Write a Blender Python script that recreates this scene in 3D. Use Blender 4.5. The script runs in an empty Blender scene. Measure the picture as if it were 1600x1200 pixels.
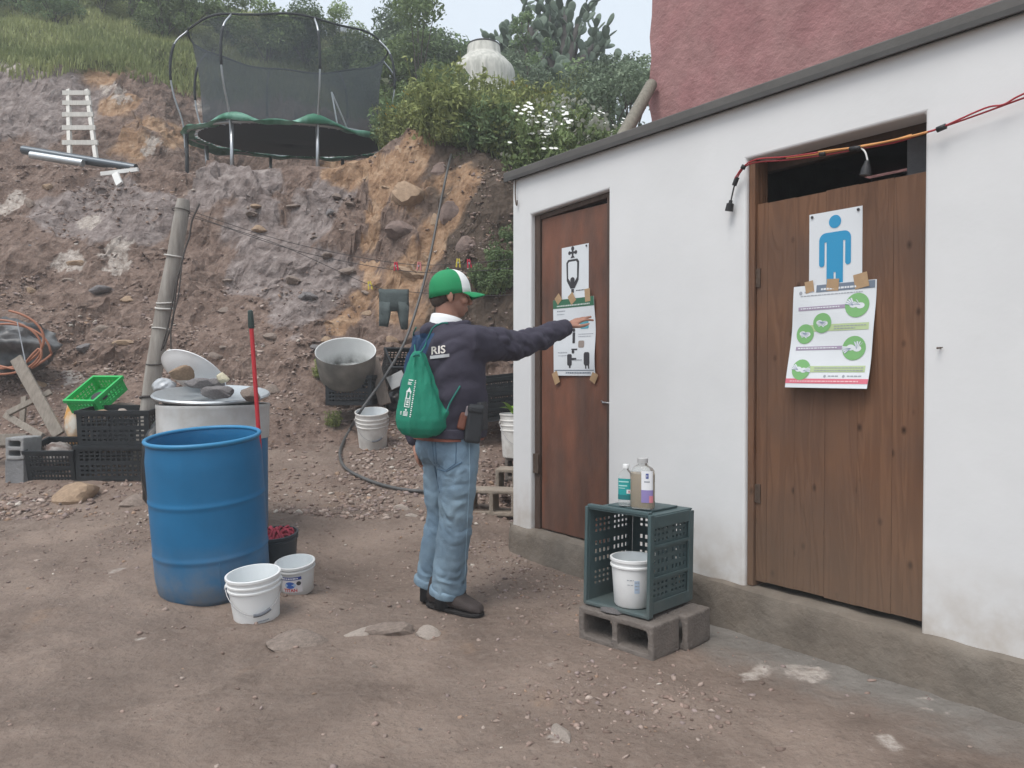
import bpy, bmesh, math, random
import numpy as np
from mathutils import Vector, Matrix, Euler, noise as mnoise
from mathutils.bvhtree import BVHTree

random.seed(7); RNG = np.random.default_rng(11)
scene = bpy.context.scene
COL = scene.collection
R = math.radians

# ------------------------------------------------------------------ camera
CAM = Vector((0, 0, 1.2)); TILT = math.atan(20 / 1200)
cd = bpy.data.cameras.new('camera'); cam = bpy.data.objects.new('camera', cd); COL.objects.link(cam)
cam.location = CAM; cam.rotation_euler = (math.pi / 2 - TILT, 0, 0)
cd.sensor_width = 36; cd.lens = 27.0; cd.clip_start = .05; cd.clip_end = 2000
scene.camera = cam
scene.render.resolution_x = 1024; scene.render.resolution_y = 768

# ------------------------------------------------------------------ overcast daylight
SUN_EL, SUN_AZ = R(60), R(218)
w = bpy.data.worlds.new('World'); scene.world = w; w.use_nodes = True
nt = w.node_tree; bg = nt.nodes['Background']
sky = nt.nodes.new('ShaderNodeTexSky'); sky.sky_type = 'NISHITA'; sky.sun_disc = False
sky.sun_elevation = SUN_EL; sky.sun_rotation = SUN_AZ; sky.dust_density = 3.0; sky.air_density = 1.0
hs = nt.nodes.new('ShaderNodeHueSaturation'); hs.inputs['Saturation'].default_value = .40
nt.links.new(sky.outputs[0], hs.inputs['Color'])
mx = nt.nodes.new('ShaderNodeMixRGB'); mx.inputs[0].default_value = .62; mx.inputs[2].default_value = (5.9, 6.6, 7.25, 1)   # even cloud deck
nt.links.new(hs.outputs[0], mx.inputs[1]); nt.links.new(mx.outputs[0], bg.inputs['Color'])
bg.inputs['Strength'].default_value = .115
sl = bpy.data.lights.new('sun', 'SUN'); sl.energy = 1.4; sl.angle = R(30); sl.color = (1, .955, .90)
so = bpy.data.objects.new('sun', sl); COL.objects.link(so)
so.rotation_euler = (math.pi / 2 - SUN_EL, 0, R(-38)); so.location = (-6, -6, 12)
vs = scene.view_settings; vs.view_transform = 'Standard'; vs.look = 'None'; vs.gamma = 1; vs.exposure = 0.72
vs.use_curve_mapping = False

# ------------------------------------------------------------------ pixel helpers (1600 x 1200 photograph) -> world points with a real distance
CT, ST = math.cos(TILT), math.sin(TILT)
def ray(px, py):
    cx, cy = (px - 800) / 1200, (600 - py) / 1200
    return Vector((cx, CT + cy * ST, -ST + cy * CT))
def at(px, py, Y):
    d = ray(px, py); return CAM + d * (Y / d.y)
W0 = Vector((.004, 4.985, 0)); WROT = math.atan2(-.7993, .6009)
WM = Matrix.Translation(W0) @ Matrix.Rotation(WROT, 4, 'Z'); WI = WM.inverted()
def wl(px, py, off=0.0):
    o = WI @ CAM; d = (WI.to_3x3() @ ray(px, py)); t = (off - o.y) / d.y
    p = o + d * t; return p.x, p.z

# ------------------------------------------------------------------ numpy noise
def _h(ix, iy, iz, s):
    n = (ix.astype(np.int64) * 374761393 + iy.astype(np.int64) * 668265263 + iz.astype(np.int64) * 2147483647 + s * 1274126177) & 0xffffffff
    n = ((n ^ (n >> 13)) * 1274126177) & 0xffffffff
    n = (n ^ (n >> 16)) & 0xffff
    return n / 32767.5 - 1
def vnoise(x, y, z=None, s=0):
    x = np.asarray(x, float); y = np.asarray(y, float); z = np.zeros_like(x) if z is None else np.asarray(z, float)
    ix, iy, iz = np.floor(x), np.floor(y), np.floor(z)
    fx, fy, fz = x - ix, y - iy, z - iz
    fx, fy, fz = [f * f * f * (f * (f * 6 - 15) + 10) for f in (fx, fy, fz)]
    r = 0
    for dx in (0, 1):
        for dy in (0, 1):
            for dz in (0, 1):
                r = r + _h(ix + dx, iy + dy, iz + dz, s) * (fx if dx else 1 - fx) * (fy if dy else 1 - fy) * (fz if dz else 1 - fz)
    return r
def fbm(x, y, z=None, o=4, s=0, g=.5):
    r = 0; a = 1; f = 1; t = 0
    for i in range(o):
        r = r + a * vnoise(np.asarray(x) * f + 13.7 * i, np.asarray(y) * f + 7.1 * i, None if z is None else np.asarray(z) * f + 3.3 * i, s + i); t += a; a *= g; f *= 2.03
    return r / t
def facets(x, y, z, s=0):
    """broken rock: every cell a plane of its own tilt"""
    x, y, z = [np.asarray(a, float) for a in (x, y, z)]; ix, iy, iz = np.floor(x), np.floor(y), np.floor(z); best = np.full(x.shape, 9e9); val = np.zeros(x.shape)
    for dx in (-1, 0, 1):
        for dy in (-1, 0, 1):
            for dz in (-1, 0, 1):
                cx, cy, cz = ix + dx, iy + dy, iz + dz; px = cx + .5 + .45 * _h(cx, cy, cz, s); py = cy + .5 + .45 * _h(cx, cy, cz, s + 1); pz = cz + .5 + .45 * _h(cx, cy, cz, s + 2)
                d = (x - px) ** 2 + (y - py) ** 2 + (z - pz) ** 2; v = .45 * _h(cx, cy, cz, s + 3) + .7 * (_h(cx, cy, cz, s + 4) * (x - px) + _h(cx, cy, cz, s + 5) * (y - py) + _h(cx, cy, cz, s + 6) * (z - pz)); k = d < best
                val = np.where(k, v, val); best = np.where(k, d, best)
    return val
def sstep(a, b, x):
    t = np.clip((np.asarray(x, float) - a) / (b - a), 0, 1); return t * t * (3 - 2 * t)

# ------------------------------------------------------------------ materials
MATS = {}
def mat(name, col=(.5, .5, .5), rough=.8, var=.0, vscale=6., bump=0., bscale=40., metal=0., col2=None, spec=None, attr=None, alpha=1., trans=0., ior=1.45, detail=4., dirt=None, streak=None):
    """procedural principled material: colour varied by noise, fine bump, optional second colour in patches, optional dirt that rises from the base"""
    if name in MATS: return MATS[name]
    m = bpy.data.materials.new(name); m.use_nodes = True; n = m.node_tree.nodes; l = m.node_tree.links
    b = n['Principled BSDF']; b.inputs['Roughness'].default_value = rough; b.inputs['Metallic'].default_value = metal
    if spec is not None: b.inputs['Specular IOR Level'].default_value = spec
    b.inputs['Alpha'].default_value = alpha; b.inputs['Transmission Weight'].default_value = trans; b.inputs['IOR'].default_value = ior
    tc = n.new('ShaderNodeTexCoord'); co = tc.outputs['Object']
    if streak:
        mp = n.new('ShaderNodeMapping'); mp.inputs['Scale'].default_value = streak; l.new(co, mp.inputs[0]); cs = mp.outputs[0]
    else: cs = co
    c = n.new('ShaderNodeRGB'); c.outputs[0].default_value = (*col, 1); cur = c.outputs[0]
    if attr:
        a = n.new('ShaderNodeAttribute'); a.attribute_name = attr; cur = a.outputs['Color']
    def noise(scale, det=detail, rg=.6):
        t = n.new('ShaderNodeTexNoise'); t.inputs['Scale'].default_value = scale; t.inputs['Detail'].default_value = det; t.inputs['Roughness'].default_value = rg
        l.new(cs, t.inputs['Vector']); return t.outputs['Fac']
    if col2 is not None:
        f = noise(vscale * .6); rp = n.new('ShaderNodeValToRGB'); rp.color_ramp.elements[0].position = .42; rp.color_ramp.elements[1].position = .62
        l.new(f, rp.inputs[0]); x = n.new('ShaderNodeMixRGB'); l.new(rp.outputs[0], x.inputs[0]); l.new(cur, x.inputs[1]); x.inputs[2].default_value = (*col2, 1); cur = x.outputs[0]
    if var:
        f = noise(vscale); mr = n.new('ShaderNodeMapRange'); mr.inputs[1].default_value = .25; mr.inputs[2].default_value = .75; mr.inputs[3].default_value = 1 - var; mr.inputs[4].default_value = 1 + var
        l.new(f, mr.inputs[0]); x = n.new('ShaderNodeMixRGB'); x.blend_type = 'MULTIPLY'; x.inputs[0].default_value = 1; l.new(cur, x.inputs[1]); l.new(mr.outputs[0], x.inputs[2]); cur = x.outputs[0]
    if dirt:
        dc, z0, z1, amt = dirt
        sp = n.new('ShaderNodeSeparateXYZ'); l.new(co, sp.inputs[0]); mr = n.new('ShaderNodeMapRange'); mr.inputs[1].default_value = z0; mr.inputs[2].default_value = z1; mr.inputs[3].default_value = amt; mr.inputs[4].default_value = 0
        l.new(sp.outputs[2], mr.inputs[0]); f = noise(9, 6); ml = n.new('ShaderNodeMath'); ml.operation = 'MULTIPLY'; l.new(mr.outputs[0], ml.inputs[0])
        m2 = n.new('ShaderNodeMapRange'); m2.inputs[1].default_value = .32; m2.inputs[2].default_value = .62; m2.inputs[3].default_value = .25; m2.inputs[4].default_value = 1.2; l.new(f, m2.inputs[0]); l.new(m2.outputs[0], ml.inputs[1]); ml.use_clamp = True
        x = n.new('ShaderNodeMixRGB'); l.new(ml.outputs[0], x.inputs[0]); l.new(cur, x.inputs[1]); x.inputs[2].default_value = (*dc, 1); cur = x.outputs[0]
    l.new(cur, b.inputs['Base Color'])
    if bump:
        f = noise(bscale, 6, .65); bp = n.new('ShaderNodeBump'); bp.inputs['Strength'].default_value = min(1, bump); bp.inputs['Distance'].default_value = .01 * max(1, bump)
        l.new(f, bp.inputs['Height']); l.new(bp.outputs[0], b.inputs['Normal'])
    MATS[name] = m; return m

# ------------------------------------------------------------------ mesh building
class MB:
    def __init__(s): s.v = []; s.f = []; s.mi = []; s.cur = 0
    def add(s, vs, fs):
        o = len(s.v); s.v += [Vector(p) for p in vs]
        for f in fs: s.f.append([o + i for i in f]); s.mi.append(s.cur)
        return s
    def box(s, c, size, rot=None, taper=1.0):
        c = Vector(c); x, y, z = [d / 2 for d in size]; M = rot if isinstance(rot, Matrix) else (Euler(rot).to_matrix() if rot else Matrix.Identity(3))
        P = []
        for sz in (-1, 1):
            k = taper if sz > 0 else 1
            for sx, sy in ((-1, -1), (1, -1), (1, 1), (-1, 1)): P.append(c + M @ Vector((sx * x * k, sy * y * k, sz * z)))
        return s.add(P, [(3, 2, 1, 0), (4, 5, 6, 7), (0, 1, 5, 4), (1, 2, 6, 5), (2, 3, 7, 6), (3, 0, 4, 7)])
    def bar(s, a, b, wd, th, up=(0, 0, 1)):
        a, b = Vector(a), Vector(b); d = (b - a); L = d.length; d.normalize(); up = Vector(up); sd = d.cross(up)
        if sd.length < 1e-4: sd = d.cross(Vector((1, 0, 0)))
        sd.normalize(); u2 = sd.cross(d)
        return s.box((a + b) / 2, (L, wd, th), Matrix((d, sd, u2)).transposed())
    def rings(s, rings, cap0=True, cap1=True, closed=False):
        n = len(rings[0]); o = len(s.v); fs = []
        V = [Vector(p) for r in rings for p in r]; K = len(rings)
        for i in range(K if closed else K - 1):
            a, b = i * n, ((i + 1) % K) * n
            for j in range(n): k = (j + 1) % n; fs.append((a + j, a + k, b + k, b + j))
        if not closed:
            if cap0: fs.append(tuple(range(n - 1, -1, -1)))
            if cap1: fs.append(tuple((K - 1) * n + j for j in range(n)))
        return s.add(V, fs)
    def lathe(s, prof, n=32, M=None, c=(0, 0, 0), cap0=True, cap1=True, wob=None):
        M = M or Matrix.Identity(3); c = Vector(c); rr = []
        for r, z in prof:
            rr.append([c + M @ Vector((r * math.cos(2 * math.pi * j / n) * (wob(j / n, z) if wob else 1), r * math.sin(2 * math.pi * j / n) * (wob(j / n, z) if wob else 1), z)) for j in range(n)])
        return s.rings(rr, cap0, cap1)
    def tube(s, pts, r, n=8, cap=True, closed=False):
        pts = [Vector(p) for p in pts]; K = len(pts); rr = []; prev = None
        for i, p in enumerate(pts):
            if closed: d = pts[(i + 1) % K] - pts[i - 1]
            else: d = pts[min(i + 1, K - 1)] - pts[max(i - 1, 0)]
            d.normalize()
            if prev is None:
                a = d.cross(Vector((0, 0, 1)))
                if a.length < .05: a = d.cross(Vector((1, 0, 0)))
            else: a = prev - d * prev.dot(d)
            a.normalize(); prev = a; b = d.cross(a); q = r[i] if isinstance(r, (list, tuple)) else r
            rr.append([p + (a * math.cos(2 * math.pi * j / n) + b * math.sin(2 * math.pi * j / n)) * q for j in range(n)])
        return s.rings(rr, cap, cap, closed)
    def ell(s, c, rad, M=None, n=16, k=10):
        M = M or Matrix.Identity(3); c = Vector(c); rr = []
        for i in range(k + 1):
            t = -math.pi / 2 + math.pi * (i + .0) / k; q = max(.02, math.cos(t))
            rr.append([c + M @ Vector((rad[0] * q * math.cos(2 * math.pi * j / n), rad[1] * q * math.sin(2 * math.pi * j / n), rad[2] * math.sin(t))) for j in range(n)])
        return s.rings(rr)
    def caps(s, pts, rad, n=14, sq=None):
        """tapered limb with rounded ends, as its own closed shell"""
        pts = [Vector(p) for p in pts]; P = []; Q = []
        d0 = (pts[1] - pts[0]).normalized(); d1 = (pts[-1] - pts[-2]).normalized()
        for a in (80, 50, 20): P.append(pts[0] - d0 * rad[0] * math.sin(R(a))); Q.append(rad[0] * math.cos(R(a)))
        P += pts; Q += list(rad)
        for a in (20, 50, 80): P.append(pts[-1] + d1 * rad[-1] * math.sin(R(a))); Q.append(rad[-1] * math.cos(R(a)))
        return s.tube(P, Q, n)
    def prism(s, poly, M, th):
        """poly: 2D outline in the local XY plane, extruded by th along local z"""
        n = len(poly); V = [M @ Vector((x, y, 0)) for x, y in poly] + [M @ Vector((x, y, th)) for x, y in poly]
        return s.add(V, [tuple(range(n - 1, -1, -1)), tuple(range(n, 2 * n))] + [(i, (i + 1) % n, n + (i + 1) % n, n + i) for i in range(n)])
    def obj(s, name, m, parent=None, smooth=False, bevel=0, loc=None, rot=None, seg=2):
        me = bpy.data.meshes.new(name); me.from_pydata([tuple(p) for p in s.v], [], s.f)
        ms = m if isinstance(m, (list, tuple)) else [m]
        for q in ms: me.materials.append(q)
        if len(ms) > 1: me.polygons.foreach_set('material_index', s.mi)
        bm = bmesh.new(); bm.from_mesh(me); bmesh.ops.recalc_face_normals(bm, faces=bm.faces); bm.to_mesh(me); bm.free()
        if smooth:
            me.polygons.foreach_set('use_smooth', [True] * len(me.polygons))
            if smooth is not True: me.set_sharp_from_angle(angle=R(smooth))
        me.update()
        return link(name, me, parent, bevel, loc, rot, seg)
def link(name, me, parent=None, bevel=0, loc=None, rot=None, seg=2):
    o = bpy.data.objects.new(name, me); COL.objects.link(o)
    if parent: o.parent = parent
    if loc is not None: o.location = loc
    if rot is not None: o.rotation_euler = rot
    if bevel:
        b = o.modifiers.new('bevel', 'BEVEL'); b.width = bevel; b.segments = seg; b.limit_method = 'ANGLE'; b.angle_limit = R(40)
    return o
def tag(o, label, cat, group=None, kind=None):
    if label: o['label'] = label
    if cat: o['category'] = cat
    if group: o['group'] = group
    if kind: o['kind'] = kind
    return o
def thing(name, label, cat, loc=(0, 0, 0), rot=None, group=None):
    o = bpy.data.objects.new(name, None); COL.objects.link(o); o.location = loc; o.empty_display_size = .1
    if rot is not None: o.rotation_euler = rot
    return tag(o, label, cat, group)
def dup(root, label=None, loc=None, rot=None, scale=None, group=None):
    r = root.copy(); COL.objects.link(r)
    if loc is not None: r.location = loc
    if rot is not None: r.rotation_euler = rot
    if scale is not None: r.scale = scale if hasattr(scale, '__len__') else (scale,) * 3
    if label: r['label'] = label
    if group: r['group'] = group
    for ch in list(root.children):
        c = ch.copy(); COL.objects.link(c); c.parent = r
        for g in ch.children:
            d = g.copy(); COL.objects.link(d); d.parent = c
    return r
def cr(pts, k=8):
    """Catmull-Rom through points"""
    P = [Vector(p) for p in pts]; P = [P[0] * 2 - P[1]] + P + [P[-1] * 2 - P[-2]]; out = []
    for i in range(1, len(P) - 2):
        a, b, c, d = P[i - 1:i + 3]
        for j in range(k):
            t = j / k; out.append(.5 * ((2 * b) + (c - a) * t + (2 * a - 5 * b + 4 * c - d) * t * t + (3 * b - 3 * c + d - a) * t ** 3))
    out.append(P[-2]); return out
def remesh(mb, voxel, it=4, fac=.5):
    o = mb.obj('tmp', mat('tmp'))
    m = o.modifiers.new('r', 'REMESH'); m.mode = 'VOXEL'; m.voxel_size = voxel; m.use_smooth_shade = True
    if it: q = o.modifiers.new('s', 'SMOOTH'); q.factor = fac; q.iterations = it
    dg = bpy.context.evaluated_depsgraph_get(); dg.update()
    me = bpy.data.meshes.new_from_object(o.evaluated_get(dg)); old = o.data
    bpy.data.objects.remove(o); bpy.data.meshes.remove(old); me.materials.clear(); return me
def getv(me):
    a = np.empty(len(me.vertices) * 3); me.vertices.foreach_get('co', a); return a.reshape(-1, 3)
def getn(me):
    a = np.empty(len(me.vertices) * 3); me.vertices.foreach_get('normal', a); return a.reshape(-1, 3)
def setv(me, a): me.vertices.foreach_set('co', a.ravel()); me.update()
def textmesh(txt, size, M, name='t', bold=0.0, align='CENTER'):
    c = bpy.data.curves.new(name, 'FONT'); c.body = txt; c.size = size; c.align_x = align; c.offset = bold; c.resolution_u = 3
    o = bpy.data.objects.new(name, c); COL.objects.link(o); dg = bpy.context.evaluated_depsgraph_get(); dg.update()
    me = bpy.data.meshes.new_from_object(o.evaluated_get(dg)); V = [M @ v.co for v in me.vertices]; F = [tuple(p.vertices) for p in me.polygons]
    bpy.data.objects.remove(o); bpy.data.curves.remove(c); bpy.data.meshes.remove(me); return V, F
def bvh_of(o):
    me = o.data; M = o.matrix_world if not o.parent else o.parent.matrix_world @ o.matrix_local
    return BVHTree.FromPolygons([v.co.copy() for v in me.vertices], [tuple(p.vertices) for p in me.polygons])
# ================================================================== THE GROUND (one sheet: yard, embankment, terrace, hillside)
PROF = {
 -900: [(3, 0), (5, .05), (6.5, .35), (8, 1.3), (9.2, 2.6), (10.4, 3.95), (11.6, 4.1), (12.9, 6.5), (20, 10.6), (32, 16.6), (60, 15)],
 0: [(3, 0), (3.6, .03), (4.6, .12), (5.6, .17), (6.0, .28), (7, .62), (8, 1.25), (9, 2.35), (10.3, 3.95), (11.7, 4.15), (13.1, 6.5), (20, 10.8), (32, 17.0), (60, 15)],
 200: [(3, 0), (3.6, .03), (4.6, .13), (5.6, .18), (6.0, .28), (7, .6), (8, 1.2), (9, 2.3), (10.2, 3.85), (12.0, 4.1), (13.6, 6.6), (20, 10.6), (32, 16.6), (60, 14)],
 420: [(3, 0), (3.6, .02), (4.6, .12), (6, .24), (7, .5), (8, 1.1), (9, 2.3), (10.1, 3.85), (13.9, 4.15), (15.0, 6.6), (20, 9.8), (30, 15.2), (60, 14)],
 560: [(3, 0), (4.6, .02), (6, .22), (7.2, .5), (8, .85), (8.9, 2.2), (9.9, 3.85), (13.6, 4.25), (15.0, 6.1), (20, 8.9), (27, 12.9), (60, 14)],
 650: [(3, -.02), (4.4, 0), (6, .22), (7.2, .5), (8, .85), (8.5, 1.7), (9.0, 2.9), (9.6, 4.12), (11, 4.5), (14, 5.6), (20, 8.0), (26, 10), (60, 11)],
 740: [(3, -.02), (4.4, 0), (6, .18), (7.2, .5), (7.8, .85), (8.3, 1.9), (8.9, 3.35), (9.6, 3.95), (11, 4.5), (14, 5.45), (20, 7.7), (26, 9.2), (60, 10)],
 850: [(3, 0), (5, .02), (6.5, .05), (7.2, .45), (7.8, 1.0), (8.4, 2.3), (9.0, 3.3), (11, 4.4), (14, 5.4), (20, 7.4), (26, 8.8), (60, 9.5)],
 1050: [(3, 0), (5, 0), (7, 0), (8.3, .6), (9.5, 2.6), (11, 4), (14, 5.2), (20, 7.2), (26, 8.6), (60, 9.5)],
 1700: [(3, 0), (8, 0), (11, .4), (13, 2.5), (20, 5), (60, 8)],
 2600: [(3, 0), (10, 0), (20, 1), (60, 4)],
}
_PX = sorted(PROF); _U = np.array([(p - 800) / 1200 for p in _PX])
def H0(x, y):
    x = np.atleast_1d(np.asarray(x, float)); y = np.atleast_1d(np.asarray(y, float))
    yy = np.maximum(y, 1.0); wob = 1 + .018 * fbm(x * .9, y * .9, None, 2, 71) * sstep(5, 8, y)
    yw = yy * wob
    Z = np.array([np.interp(yw, [a for a, b in PROF[p]], [b for a, b in PROF[p]]) for p in _PX])
    u = np.clip(x / yy, _U[0], _U[-1] - 1e-6)
    i = np.clip(np.searchsorted(_U, u, side='right') - 1, 0, len(_U) - 2); f = (u - _U[i]) / (_U[i + 1] - _U[i]); f = f * f * (3 - 2 * f)
    k = np.arange(len(x)); return Z[i, k] * (1 - f) + Z[i + 1, k] * f
def H(x, y):
    x = np.atleast_1d(np.asarray(x, float)); y = np.atleast_1d(np.asarray(y, float))
    z = H0(x, y); e = .12
    sl = np.hypot(H0(x + e, y) - H0(x - e, y), H0(x, y + e) - H0(x, y - e)) / (2 * e)
    k = sstep(.5, 1.5, sl); far = sstep(6, 9, y)
    rid = 1 - np.abs(fbm(x * 1.1, y * 1.3, z * .7, 4, 5)) * 2
    blk = np.abs(vnoise(x * 2.6 + 5, y * 2.2, z * 2.4, 9))
    wr = .35 * fbm(x * 2, y * 2, z * 2, 2, 44); rk = sstep(-.15, .25, fbm(x * .7, y * .7, z * .7, 3, 47))
    z = z + k * (.24 * (rid - .55) + (.25 + .75 * rk) * (.26 * facets(x * 1.5 + wr, y * 1.5 - wr, z * 1.5, 5) + .14 * facets(x * 3.7 + wr, y * 3.7, z * 3.7 - wr, 25) + .05 * facets(x * 9 + wr, y * 9, z * 9 - wr, 35)) + .04 * fbm(x * 5, y * 5, z * 5, 4, 3))
    z = z + (1 - k) * (far * .12 * fbm(x * .8, y * .8, None, 4, 2) + .035 * fbm(x * .9, y * .9, None, 2, 21) * sstep(2, 4, y) + .016 * fbm(x * 3.5, y * 3.5, None, 4, 22) + .008 * (.5 - np.abs(fbm(x * 6, y * 6, None, 3, 29)) * 2))
    flat = np.exp(-(((x - .6) / 1.0) ** 2 + ((y - 3.9) / 1.2) ** 2))
    z = np.where(y < 6, z * (1 - .6 * flat), z)
    return z
def h(x, y): return float(H(x, y)[0])
_T = np.concatenate([np.arange(1.5, 16, .03), np.arange(16, 60, .2)])
def onground(px, py):
    d = ray(px, py); d = d / d.y; T = _T
    for _ in range(2):
        below = CAM.z + d.z * T < H(d.x * T, T); i = int(np.argmax(below)) if below.any() else len(T) - 1
        T = np.linspace(T[max(i - 1, 0)], T[i], 12)
    return CAM + d * float(T[0] + T[-1]) * .5
def graded(a, b, step, ends):
    c = list(np.arange(a, b + 1e-6, step)); lo = []; s = step; x = a
    while x > ends[0]: s *= 1.35; x -= s; lo.append(x)
    hi = []; s = step; x = c[-1]
    while x < ends[1]: s *= 1.35; x += s; hi.append(x)
    return np.array(lo[::-1] + c + hi)
gx = graded(-9.2, 5.2, .036, (-260, 260)); gy = np.concatenate([graded(1.6, 10.8, .03, (-200, 10.81))[:-1], graded(10.85, 17, .06, (10.85, 300))])
gy = np.unique(np.round(gy, 4)); gy = gy[np.concatenate([[True], np.diff(gy) > .01])]
NX, NY = len(gx), len(gy)
X, Y = [a.ravel() for a in np.meshgrid(gx, gy)]
Z = H(X, Y)
# overhang-ish relief on the steep faces: push sideways as well
Zs = Z.reshape(NY, NX); gyy, gxx = np.gradient(Zs, gy, gx); slp = np.hypot(gxx, gyy).ravel()
stp = sstep(.55, 1.4, slp); inn = (sstep(5, 6.5, Y) * (1 - sstep(18, 24, Y)))
X = X + stp * inn * .10 * fbm(X * 2.3, Y * 2.3, Z * 2.3, 4, 31); Y2 = Y + stp * inn * .16 * fbm(X * 1.9, Y * 1.9, Z * 1.9, 4, 37)
Y = Y2
def blob(pts, rad):
    """weight that falls off around world points found on the ground"""
    wgt = np.zeros(len(X))
    for px, py, *r in pts:
        p = onground(px, py); q = r[0] if r else rad
        d2 = ((X - p.x) ** 2 + (Y - p.y) ** 2 * .6 + (Z - p.z) ** 2) / (q * q); wgt = np.maximum(wgt, np.exp(-d2))
    return wgt
n1 = fbm(X * 2.2, Y * 2.2, Z * 2.2, 5, 51); n2 = fbm(X * 1.1, Y * 1.1, Z * 1.1, 4, 57); n3 = fbm(X * 4.5, Y * 4.5, Z * 4.5, 4, 61)
def brk(wt, n, lo=.25, hi=.6, amp=.55): return sstep(lo, hi, wt + amp * n)
seam = blob([(655, 215, .3), (635, 250, .3), (610, 270, .35), (597, 300, .2), (585, 340, .17), (578, 375, .17), (580, 410, .15), (583, 440, .15), (565, 470, .15), (545, 495, .15), (525, 510, .15)], .2)
outc = blob([(640, 260, .5), (690, 300, .5), (690, 345, .35), (665, 400, .4), (640, 450, .45), (610, 480, .4), (545, 262, .35), (520, 262, .3), (250, 205, .5), (215, 215, .5), (180, 165, .4), (290, 130, .5), (170, 110, .5)], .4)
mauve = blob([(395, 350, .5), (420, 420, .5), (480, 350, .5), (500, 420, .5), (470, 460, .4), (330, 290, .4), (400, 280, .4), (170, 320, .6), (230, 330, .5), (110, 330, .5), (60, 170, .8), (40, 120, .8), (140, 170, .5), (520, 300, .3)], .45)
white = blob([(172, 140, .22), (185, 155, .15), (15, 85, .15), (20, 110, .16), (30, 320, .25), (185, 390, .2), (190, 420, .2), (110, 410, .22), (240, 220, .12), (228, 235, .1), (120, 585, .14), (112, 588, .1), (140, 350, .2), (300, 125, .2), (316, 165, .2)], .2)
lime = blob([(1172, 1058, .055), (1190, 1050, .04), (1270, 1052, .055), (1250, 1045, .04), (1445, 1092, .028), (1450, 1110, .03), (1475, 1115, .022), (1390, 1160, .04), (870, 1150, .03), (185, 890, .05)], .1)
darks = blob([(760, 300, .8), (780, 380, .8), (750, 260, .8), (730, 230, .6), (790, 450, .7), (730, 480, .6), (725, 290, .5), (740, 340, .6), (735, 420, .5)], .5)
mud = sstep(-.9, -.15, ((X - W0.x) * -.7993 + (Y - W0.y) * -.6009) * -1 + .35 * n2 - .25) * (1 - sstep(3.9, 4.6, Y)) * sstep(-.3, .5, X)
hill = sstep(6.0, 6.7, Z + .35 * n2) * sstep(12, 13, Y)
_u = (X / np.maximum(Y, 1)) * 1200 + 800
hill = np.maximum(hill, sstep(9.5, 10.2, Y) * sstep(590, 660, _u) * sstep(3.9, 4.3, Z))
hill = np.maximum(hill, sstep(40, 60, np.hypot(X, Y)))
pale = blob([(620, 790, .22), (590, 985, .14), (680, 985, .12), (455, 1005, .16), (400, 1035, .14), (100, 945, .2), (60, 965, .18), (115, 1010, .14), (560, 715, .3), (640, 725, .3), (520, 780, .25), (205, 775, .25), (110, 780, .22), (845, 1100, .14), (740, 1010, .16)], .2)
zone = np.stack([np.clip(.38 * pale * (.6 + .8 * n3) + brk(seam, n3, .3, .6, .35) + .8 * brk(outc, n1, .35, .75, .7), 0, 1), brk(mauve, n1, .3, .6, .6), hill, np.ones_like(X)], 1)
zone2 = np.stack([np.clip(brk(white, n3, .4, .62, .6) + .9 * brk(lime, n3, .35, .6, .7), 0, 1), brk(darks, n2, .2, .6, .4), np.clip(mud, 0, 1), np.ones_like(X)], 1)
slope01 = sstep(.18, .6, slp) * sstep(4.5, 6, Y)
zone[:, 3] = slope01
me = bpy.data.meshes.new('ground'); idx = np.arange(NX * NY).reshape(NY, NX)
quads = np.stack([idx[:-1, :-1], idx[:-1, 1:], idx[1:, 1:], idx[1:, :-1]], -1).reshape(-1, 4)
me.vertices.add(NX * NY); me.vertices.foreach_set('co', np.stack([X, Y, Z], 1).ravel())
me.loops.add(quads.size); me.loops.foreach_set('vertex_index', quads.ravel().astype(np.int32))
me.polygons.add(len(quads)); me.polygons.foreach_set('loop_start', np.arange(0, quads.size, 4, dtype=np.int32))
sm_ = (stp * inn).reshape(NY, NX)[:-1, :-1].ravel() < .5; me.polygons.foreach_set('use_smooth', sm_); me.update(calc_edges=True)
for nm, arr in (('zone', zone), ('zone2', zone2)):
    a = me.attributes.new(nm, 'FLOAT_COLOR', 'POINT'); a.data.foreach_set('color', arr.astype(np.float32).ravel())
GX, GY, GZ = X, Y, Z

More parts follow.
